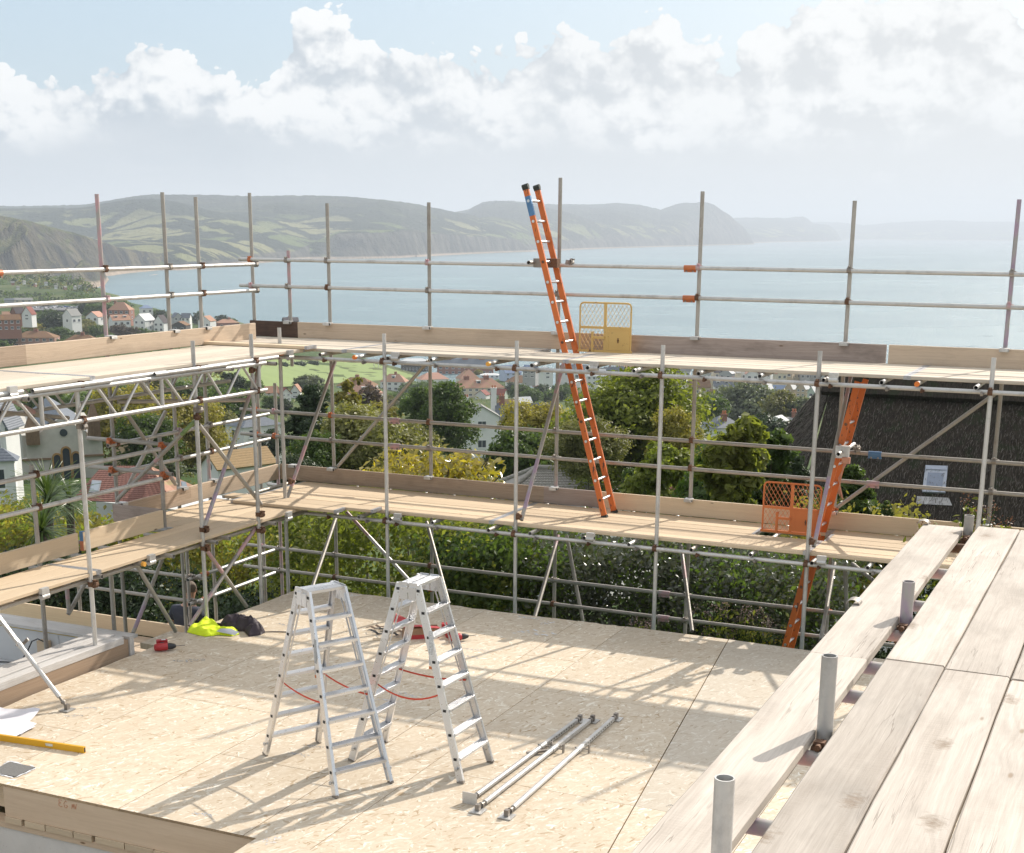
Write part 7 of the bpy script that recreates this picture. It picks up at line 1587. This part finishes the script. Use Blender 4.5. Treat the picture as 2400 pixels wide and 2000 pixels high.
T(1545, 1045, 1225, 85, 'bright', 'wispy', 'light leafed apple tree before the plum red roofs', d=34, lod=3, lsm=2.0); T(1490, 1100, 1190, 50, 'green', 'wispy', 'small loose leafed bush left of the apple tree', d=36, lod=2)
T(1715, 985, 1235, 85, 'lime', 'wispy', 'sycamore sapling with big bright leaves left of the orange gate', d=24, lod=3, lsm=3.2); T(1800, 1000, 1240, 70, 'green', 'wispy', 'leggy green sapling behind the right hand scaffold post', d=26, lod=3, lsm=3.5); T(1700, 1070, 1240, 110, 'green', 'broad', 'dark leafy bush behind the orange gate', d=30, lod=3, lsm=2.0)
T(1860, 1062, 1300, 70, 'dark', 'cone', 'spiky dark conifer left of the right-hand ladder', d=25, lod=3); T(1985, 1085, 1300, 110, 'green', 'cone', 'spiky green conifer in front of the thatched roof', d=24, lod=3); T(2070, 1170, 1310, 50, 'green', 'cone', 'low tip of a green conifer under the roof window', d=23, lod=2)
# left middle
T(300, 915, 1110, 90, 'gold', 'broad', 'golden green tree right of the church pinnacle', d=135, lod=3); T(420, 950, 1100, 90, 'gold', 'broad', 'golden tree behind the crossed scaffold braces', d=125, lod=3); T(350, 985, 1120, 70, 'green', 'broad', 'shaded green tree right of the slate lean-to', d=112, lod=2); T(495, 955, 1060, 60, 'olive', 'round', 'soft olive tree left of the white villa', d=190, lod=2); T(545, 930, 990, 50, 'green', 'round', 'green tree behind the white villa', d=230, lod=1)
T(470, 1040, 1128, 58, 'green', 'round', 'rounded dark green bush left of the lichened cottage', d=140, lod=2); T(400, 1085, 1130, 36, 'grey', 'round', 'grey green shrub below the crossed braces', d=92, lod=1); T(640, 1010, 1080, 30, 'dark', 'round', 'dark tree beside the white villa', d=150, lod=1)
for k, (x, yt, yb, hw, kd, lb) in enumerate(((545, 880, 925, 32, 'dark', 'dark tree at the near left corner of the playing field'), (590, 895, 935, 26, 'green', 'round green tree right of the dark playing field tree'), (720, 882, 920, 30, 'grey', 'grey willow at the near edge of the playing field'), (500, 905, 945, 40, 'green', 'green tree above the white villa roof'), (440, 900, 950, 48, 'green', 'broad green tree seen below the lattice beam'), (370, 885, 930, 36, 'olive', 'olive tree seen through the lattice beam'), (280, 905, 945, 40, 'green', 'green tree behind the church pinnacle'), (516, 866, 882, 10, 'plum', 'small dark tree standing on the playing field'), (200, 925, 985, 46, 'green', 'green tree behind the church gable'), (110, 900, 970, 40, 'green', 'green tree left of the church gable'))):
    T(x, yt, yb, hw, kd, 'broad', lb, lod=1)
_tr = random.Random(31)
LL = [(120, 728, 770, 22, 'green'), (135, 735, 790, 26, 'dark'), (85, 762, 785, 24, 'gold'), (70, 748, 772, 14, 'plum'), (110, 775, 800, 20, 'grey'), (145, 770, 800, 22, 'green'), (175, 762, 785, 18, 'olive'), (205, 755, 790, 26, 'olive'), (235, 765, 795, 22, 'green'), (190, 785, 806, 20, 'dark'), (278, 764, 790, 18, 'plum'), (303, 768, 792, 18, 'plum'), (330, 772, 792, 18, 'green'), (360, 778, 792, 14, 'green'), (250, 715, 750, 20, 'green'), (225, 715, 745, 22, 'green'), (205, 712, 738, 20, 'dark'), (20, 770, 815, 18, 'dark'), (60, 775, 795, 12, 'green'), (380, 730, 752, 14, 'dark'), (365, 728, 748, 10, 'green'), (460, 735, 762, 10, 'dark'), (470, 728, 752, 9, 'green'), (300, 730, 750, 14, 'green'), (335, 742, 758, 12, 'green'), (240, 755, 770, 12, 'green'), (420, 770, 785, 16, 'green'), (480, 755, 770, 12, 'green'), (520, 742, 758, 14, 'dark'), (545, 748, 764, 12, 'green'), (160, 745, 760, 10, 'green'), (100, 745, 770, 14, 'green'), (12, 800, 830, 14, 'green'), (150, 800, 815, 22, 'green'), (252, 790, 805, 24, 'green')]
DESC = {'green': 'mid green bushy tree', 'dark': 'dark evergreen tree', 'gold': 'yellow green willow', 'plum': 'purple brown bush', 'grey': 'grey green bush', 'olive': 'olive green tree'}
LMK = [(87, 800, 'the hipped brick house'), (194, 805, 'the half hidden brown roof'), (20, 760, 'the large red brick house'), (43, 738, 'the dark roofed gabled house'), (69, 738, 'the steep red roofed house'), (170, 750, 'the solar roofed house'), (225, 745, 'the white gabled house'), (285, 730, 'the tall brick house'), (281, 757, 'the low orange roofed house'), (343, 728, 'the blue roofed house by the sea'), (340, 760, 'the pale roofed house'), (379, 765, 'the dark gabled white house'), (426, 752, 'the grey cliff edge house'), (425, 770, 'the dark boarded house'), (486, 758, 'the pinkish orange cottage'), (533, 762, 'the low red brown house')]
MMK = [(1014, 895, 'the pink hipped house'), (1096, 885, 'the large orange hipped roof'), (1119, 915, 'the long cream terrace'), (1090, 862, 'the brick terrace'), (1130, 928, 'the maroon roofed garages'), (1195, 876, 'the pale blue house'), (1215, 900, 'the brown roofed bungalow'), (1269, 908, 'the dull red roofed house'), (925, 900, 'the dormered orange roofed semi'), (856, 925, 'the pink roofed terrace'), (838, 905, 'the brown hipped roof'), (666, 928, 'the red roofed white house'), (695, 922, 'the orange gable'), (636, 925, 'the orange roofed house'), (970, 857, 'the school block'), (700, 853, 'the far field fence'), (1701, 910, 'the dormered cottages'), (1795, 915, 'the pale green gable'), (1598, 900, 'the narrow white gable'), (1355, 878, 'the sunlit white gable'), (1636, 912, 'the wide brown roof'), (1225, 948, 'the bright shed'), (1126, 1000, 'the tall white house')]
def near_label(x, y, kd, hw, marks):
    m_ = min(marks, key=lambda q: (q[0]-x)**2+((q[1]-y)*1.6)**2); dx, dy = x-m_[0], (y-m_[1])*1.6; rel = ('right of' if dx > 0 else 'left of') if abs(dx) > abs(dy) else ('in front of' if dy > 0 else 'behind'); return ('small ' if hw < 13 else 'large ' if hw > 23 else '')+DESC[kd]+' '+rel+' '+m_[2]
for x, yt, yb, hw, kd in LL: T(x, yt, yb, hw, kd, 'broad', near_label(x, yb-6, kd, hw, LMK), lod=1 if hw > 17 else 0, group=DESC[kd]+'s on the far left slope')
MM = [(1015, 900, 935, 40, 'green'), (960, 905, 925, 28, 'green'), (1080, 935, 965, 22, 'green'), (1200, 900, 925, 18, 'dark'), (1222, 905, 940, 24, 'green'), (1245, 915, 945, 22, 'green'), (1272, 905, 935, 22, 'dark'), (1290, 918, 945, 18, 'green'), (1120, 868, 882, 10, 'gold'), (1240, 880, 892, 10, 'green'), (1262, 880, 895, 10, 'green'), (1310, 905, 940, 24, 'green'), (1000, 925, 960, 36, 'green'), (930, 925, 950, 28, 'green'), (905, 930, 960, 24, 'olive'), (780, 925, 950, 20, 'green'), (760, 905, 930, 14, 'green'), (1085, 885, 895, 9, 'gold'), (1170, 935, 950, 14, 'green'), (700, 850, 858, 14, 'dark'), (735, 848, 856, 12, 'dark'), (665, 852, 860, 12, 'dark'), (640, 930, 960, 22, 'green'), (665, 940, 975, 22, 'dark'), (1640, 912, 930, 14, 'green'), (1700, 925, 940, 20, 'dark'), (1760, 925, 940, 16, 'olive'), (1590, 900, 930, 16, 'gold'), (1330, 900, 930, 16, 'green')]
for x, yt, yb, hw, kd in MM: T(x, yt, yb, hw, kd, 'broad', near_label(x, yb-6, kd, hw, MMK), lod=1 if hw > 19 else 0, group=DESC[kd]+'s in the middle town')
# far belts of trees that read as one mass
def belt(name, poly, n_, rpx, kinds, up_=.3, ds=None, seed=1, lump=26):
    rs = np.random.RandomState(seed); P_ = np.array(poly, float); C_ = []; R_ = []
    while len(C_) < n_:
        f, g = rs.rand(), rs.rand(); a = P_[0]*(1-f)+P_[1]*f; e = P_[3]*(1-f)+P_[2]*f; q = a*(1-g)+e*g; d = ds(f, g) if ds else hit(q[0], q[1]); p = at(q[0], q[1], d) if ds else np.array(at(q[0], q[1], d)); r_ = rpx*d/FPX*(.5+.9*rs.rand()); C_.append(p+np.array((0, 0, r_*up_))); R_.append(r_)
    for k, kd in enumerate(kinds):
        s_ = [i for i in range(n_) if i % len(kinds) == k]; P, N_ = clump_points(rs, [C_[i] for i in s_], [R_[i] for i in s_], lump, .9); sz = np.repeat([R_[i]*.42 for i in s_], lump)
        tag(link(name, leaves_mesh(name, P, N_, sz, LM[kd], rs, 1.3)), kind='stuff')
belt('woodland', [(-30, 640), (190, 655), (235, 690), (-30, 668)], 170, 8, ('green', 'olive', 'dark'), seed=4)
belt('woodland', [(-30, 690), (215, 692), (330, 722), (-30, 712)], 220, 7, ('dark', 'green'), seed=5)
belt('hedgerow_trees', [(-20, 730), (560, 760), (640, 830), (-20, 850)], 260, 8, ('green', 'olive', 'green'), seed=6, up_=.1)
belt('hedgerow_trees', [(520, 925), (1300, 925), (1330, 975), (600, 985)], 200, 9, ('green', 'olive'), seed=7, up_=.0)
belt('hedgerow_trees', [(1300, 890), (1960, 905), (1960, 960), (1320, 950)], 170, 9, ('green', 'grey', 'dark'), seed=8, up_=.0)
belt('hedgerow_trees', [(0, 880), (560, 880), (560, 960), (0, 960)], 190, 12, ('green', 'olive', 'gold'), seed=9, up_=.0)
belt('undergrowth', [(250, 1085), (700, 1085), (700, 1150), (250, 1150)], 110, 10, ('green', 'olive', 'dark'), seed=10, up_=.0, lump=60)
belt('undergrowth', [(700, 1060), (1500, 1060), (1500, 1120), (700, 1120)], 140, 10, ('green', 'olive', 'dark'), seed=12, up_=.0, lump=60)
# ------------------------------------------------------------------ garden hedges close behind the scaffold
def hedge(name, label, u0, u1, v0, v1, zb, zt, kind, n_, size, cat='hedge', seed=0, bumps=.5, second=None, mix=.0, aspect=1.9):
    rs = np.random.RandomState(seed+50); t = thing(name, ((u0+u1)/2, (v0+v1)/2, zb), label, cat); o = np.array(t.location)
    def pts(m_):
        u = u0+(u1-u0)*rs.rand(m_); h = rs.rand(m_)**.8; dep = rs.rand(m_)**2.2
        top = zt+(fbm(u*.9+seed, u*0+3, 4)-.5)*2*bumps; front = v0+(fbm(u*.8+seed, h*3+seed, 4)-.5)*1.5*bumps+.45*h**3
        z = zb+(top-zb)*h; v = front+(v1-v0)*dep*.8
        m2 = rs.rand(m_) < .18; z = np.where(m2, top-.1*rs.rand(m_), z); v = np.where(m2, v0+(v1-v0)*rs.rand(m_), v)
        # leaf sprays: gather leaves round twig ends
        cu_ = rs.randint(0, max(m_//26, 1), m_); off = rs.normal(0, 1, (max(m_//26, 1), 3))
        P = np.stack((u, v, z), 1); C_ = P[cu_]; P = C_+rs.normal(0, .14, (m_, 3))
        return P-o, np.tile(np.array((-.05, -.75, .5)), (m_, 1))
    def tone(me, P):
        lv_ = np.clip(1.5*(fbm(P[:, 0]*1.3+seed*7, P[:, 2]*1.6+seed, 4)-.5)+.28+.45*rs.rand(len(P)), 0, 1); me.attributes['lv'].data.foreach_set('value', np.repeat(lv_, 2).astype(np.float32)); return me
    P, N_ = pts(n_); link('foliage', tone(leaves_mesh('foliage', P, N_, size*(.6+.8*rs.rand(n_)), LM[kind], rs, aspect), P), t)
    if second:
        P, N_ = pts(int(n_*mix)); link('foliage', leaves_mesh('foliage', P+np.array((0, -.06, .02)), N_, size*(.6+.8*rs.rand(len(P))), LM[second], rs, aspect), t)
    b = MB(o)
    for k in range(int((u1-u0)*2)+1):
        u = u0+(u1-u0)*rs.rand(); p = np.array((u, v0+.5+.5*rs.rand(), zb)); b.rod(p, p+np.array((rs.normal(0, .3), rs.normal(0, .2), (zt-zb)*.85)), .02, 5, 0, .008)
    tag(b.make('branches', [MAT['bark']], t, (0, 0, 0)), kind='stuff'); return t
hedge('shrub', 'mixed shrub with pale cream blossom behind the scaffold corner', -13.6, -9.9, 19.3, 21.6, -4.0, -.3, 'bright', 16000, .055, 'shrub', 1, .3, 'pale', .12)
hedge('shrub', 'deep green buddleia shrub right of the cream blossom', -10.4, -8.4, 18.9, 21.0, -4.0, -.3, 'green', 12000, .055, 'shrub', 2, .3, 'bright', .25)
hedge('hedge', 'wide glittering grey green hedge behind the middle of the scaffold', -8.7, -3.75, 19.0, 21.2, -4.2, -.3, 'silver', 38000, .045, 'hedge', 3, .3, 'green', .35)
hedge('hedge', 'very dark yew hedge behind the right of the scaffold', -3.9, 4.5, 21.2, 23.0, -4.6, -.45, 'yew', 30000, .04, 'hedge', 4, .4, None, 0, 2.6)
hedge('shrub', 'yellow green tips of a shrub over the dark hedge', -5.2, -3.4, 21.2, 24.0, -1.5, -.1, 'gold', 5000, .05, 'shrub', 5, .3)
hedge('hedge', 'tall dark hedge behind the left end of the deck', -19.5, -13.2, 18.2, 20.2, -4.0, -1.7, 'dark', 24000, .05, 'hedge', 6, .4, 'yew', .5)
hedge('hedge', 'leafy beech hedge with yellow leaves at far left above the boards', -27, -16.0, 24.5, 26.5, -6.5, -2.3, 'gold', 22000, .07, 'hedge', 7, .35, 'bright', .6)
hedge('shrub', 'russet and green shrub below the church at far left', -32, -24.0, 30, 33, -8.5, -4.6, 'olive', 12000, .09, 'shrub', 8, .7, 'gold', .5)
hedge('shrub', 'feathery bush at the far right end under the thatch', 1.0, 6.0, 20.2, 22.4, -4.2, -.1, 'green', 14000, .05, 'shrub', 9, .6, 'bright', .3)
# magnolia with broad golden leaves
MG = thing('magnolia', tuple(at(1010, 1150, 27)), 'magnolia bush with broad glossy golden leaves above the lower toe board', 'shrub'); o = np.array(MG.location); rs = np.random.RandomState(14)
P = []; N_ = []
for k in range(170):
    x = rs.normal(1010, 78); y = 1048+105*rs.rand()**.7+abs(x-1010)*.12
    if not 850 < x < 1178: continue
    c = at(x, y, 26+2.0*rs.rand()); m_ = 13; d_ = rs.normal(0, 1, (m_, 3)); d_ /= np.linalg.norm(d_, axis=1, keepdims=True); P.append(c+d_*.16-o); N_.append(d_*.5+np.array((0, -.4, .7)))
P = np.concatenate(P); N_ = np.concatenate(N_); link('foliage', leaves_mesh('foliage', P, N_, .075*(.7+.6*rs.rand(len(P))), LM['mag'], rs, 2.3, .2), MG)
b = MB(o)
for k in range(26): e = at(1010+rs.normal(0, 70), 1060+60*rs.rand(), 27); b.path([o+np.array((rs.normal(0, .2), 0, -3.)), (o*.5+e*.5)+np.array((0, 0, -.6)), e], .012, 5)
tag(b.make('branches', [MAT['bark']], MG, (0, 0, 0)), kind='stuff')
# cabbage palm on the left
def palm(loc, trunk_h, n_, L_, label, seed):
    t = thing('cabbage_palm', tuple(loc), label, 'palm'); rs = random.Random(seed); b = MB(); b.rod((0, 0, -1.5), (.05, 0, trunk_h), .11, 8, 0, .08); b.make('trunk', [MAT['bark']], t)
    V = []; F = []
    for k in range(n_):
        a = rs.random()*6.283; e0 = math.radians(-25+110*rs.random()); l = L_*(.7+.4*rs.random()); p = np.array((.05, 0, trunk_h)); e = e0; b_ = len(V); w0 = .022
        for s_ in range(6):
            d = np.array((math.cos(a)*math.cos(e), math.sin(a)*math.cos(e), math.sin(e))); sd_ = np.array((-math.sin(a), math.cos(a), 0)); w_ = w0*(1-s_/5.3)+.002; V += [p-sd_*w_, p+sd_*w_+np.array((0, 0, .008))]; p = p+d*l/5; e -= .14+.05*rs.random()
        F += [(b_+2*s_, b_+2*s_+1, b_+2*s_+3, b_+2*s_+2) for s_ in range(5)]
    me = mesh('crown', V, F, LM['sword']); at_ = me.attributes.new('lv', 'FLOAT', 'FACE'); at_.data.foreach_set('value', [rs.random() for _ in F]); link('crown', me, t)
palm(at(108, 1172, 30)-np.array((0, 0, 1.2)), 1.2, 150, 1.0, 'spiky cabbage palm above the left lower boards, larger of two', 3); palm(at(92, 1232, 27)-np.array((0, 0, 1.2)), 1.1, 110, .85, 'lower spiky cabbage palm close behind the left lower boards', 5); palm(at(158, 1166, 31)-np.array((0, 0, 1.2)), 1.2, 80, .7, 'small spiky palm head right of the larger cabbage palm', 9)
# flowers by the right end of the deck
def flower(x, y, d, h, label, kd='mauve', leaf='bright', grp='pink flowering plants', seed=0):
    c = at(x, y, d); rs = np.random.RandomState(seed+200); base = c-np.array((0, 0, h)); t = thing('flowering_plant', tuple(base), label, 'plant', group=grp); b = MB(base); P = []; N_ = []; Q_ = []
    for k in range(5):
        e = c+np.array((rs.normal(0, .16), rs.normal(0, .1), -.25*rs.rand())); b.path([base+np.array((rs.normal(0, .03), 0, 0)), (base+e)/2+np.array((rs.normal(0, .04), 0, 0)), e], .006, 4)
        for q in range(26): f = .25+.72*rs.rand(); P.append(base*(1-f)+e*f+rs.normal(0, .06, 3)-base); N_.append((0, -.5, .6))
        for q in range(20): Q_.append(e+rs.normal(0, .035, 3)-base)
    b.make('stem', [LM['green']], t, (0, 0, 0)); P = np.array(P); link('leaves', leaves_mesh('leaves', P, np.array(N_), .04*(.7+.6*rs.rand(len(P))), LM[leaf], rs, 2.2), t); Q_ = np.array(Q_); link('flower_head', leaves_mesh('flower_head', Q_, np.tile((0, -.3, 1.), (len(Q_), 1)), .022, LM[kd], rs, 1.2), t)
for k, (x, y) in enumerate(sorted(((1668, 1425), (1700, 1415), (1730, 1398), (1752, 1440), (1775, 1428), (1800, 1440), (1690, 1450), (1640, 1470), (1720, 1462), (1765, 1470), (1830, 1455), (1655, 1480), (1740, 1420), (1510, 1442), (1530, 1460)))):
    flower(x, y, 19.2+.5*(k % 3), 1.5, 'dusty pink flowering plant, %s of its row before the dark hedge' % ORD[k], seed=k)
flower(1828, 1470, 19, 1.2, 'single yellow flower beside the foot of the right-hand ladder', 'mag', 'green', None, 40); flower(1840, 1385, 19.4, 1.6, 'fern leaved sapling left of the right-hand ladder', 'bright', 'grey', None, 41)
for k, (x, y) in enumerate(((2190, 1225), (2240, 1230), (2258, 1165), (2310, 1190), (2345, 1225), (2385, 1235))): flower(x, y, 16.5, 1.4, 'russet topped sprig, %s of those rising behind the weathered planks' % (ORD[k] if k < 5 else 'rightmost'), 'rustflower', 'bright', 'russet sprigs behind the planks', 60+k)
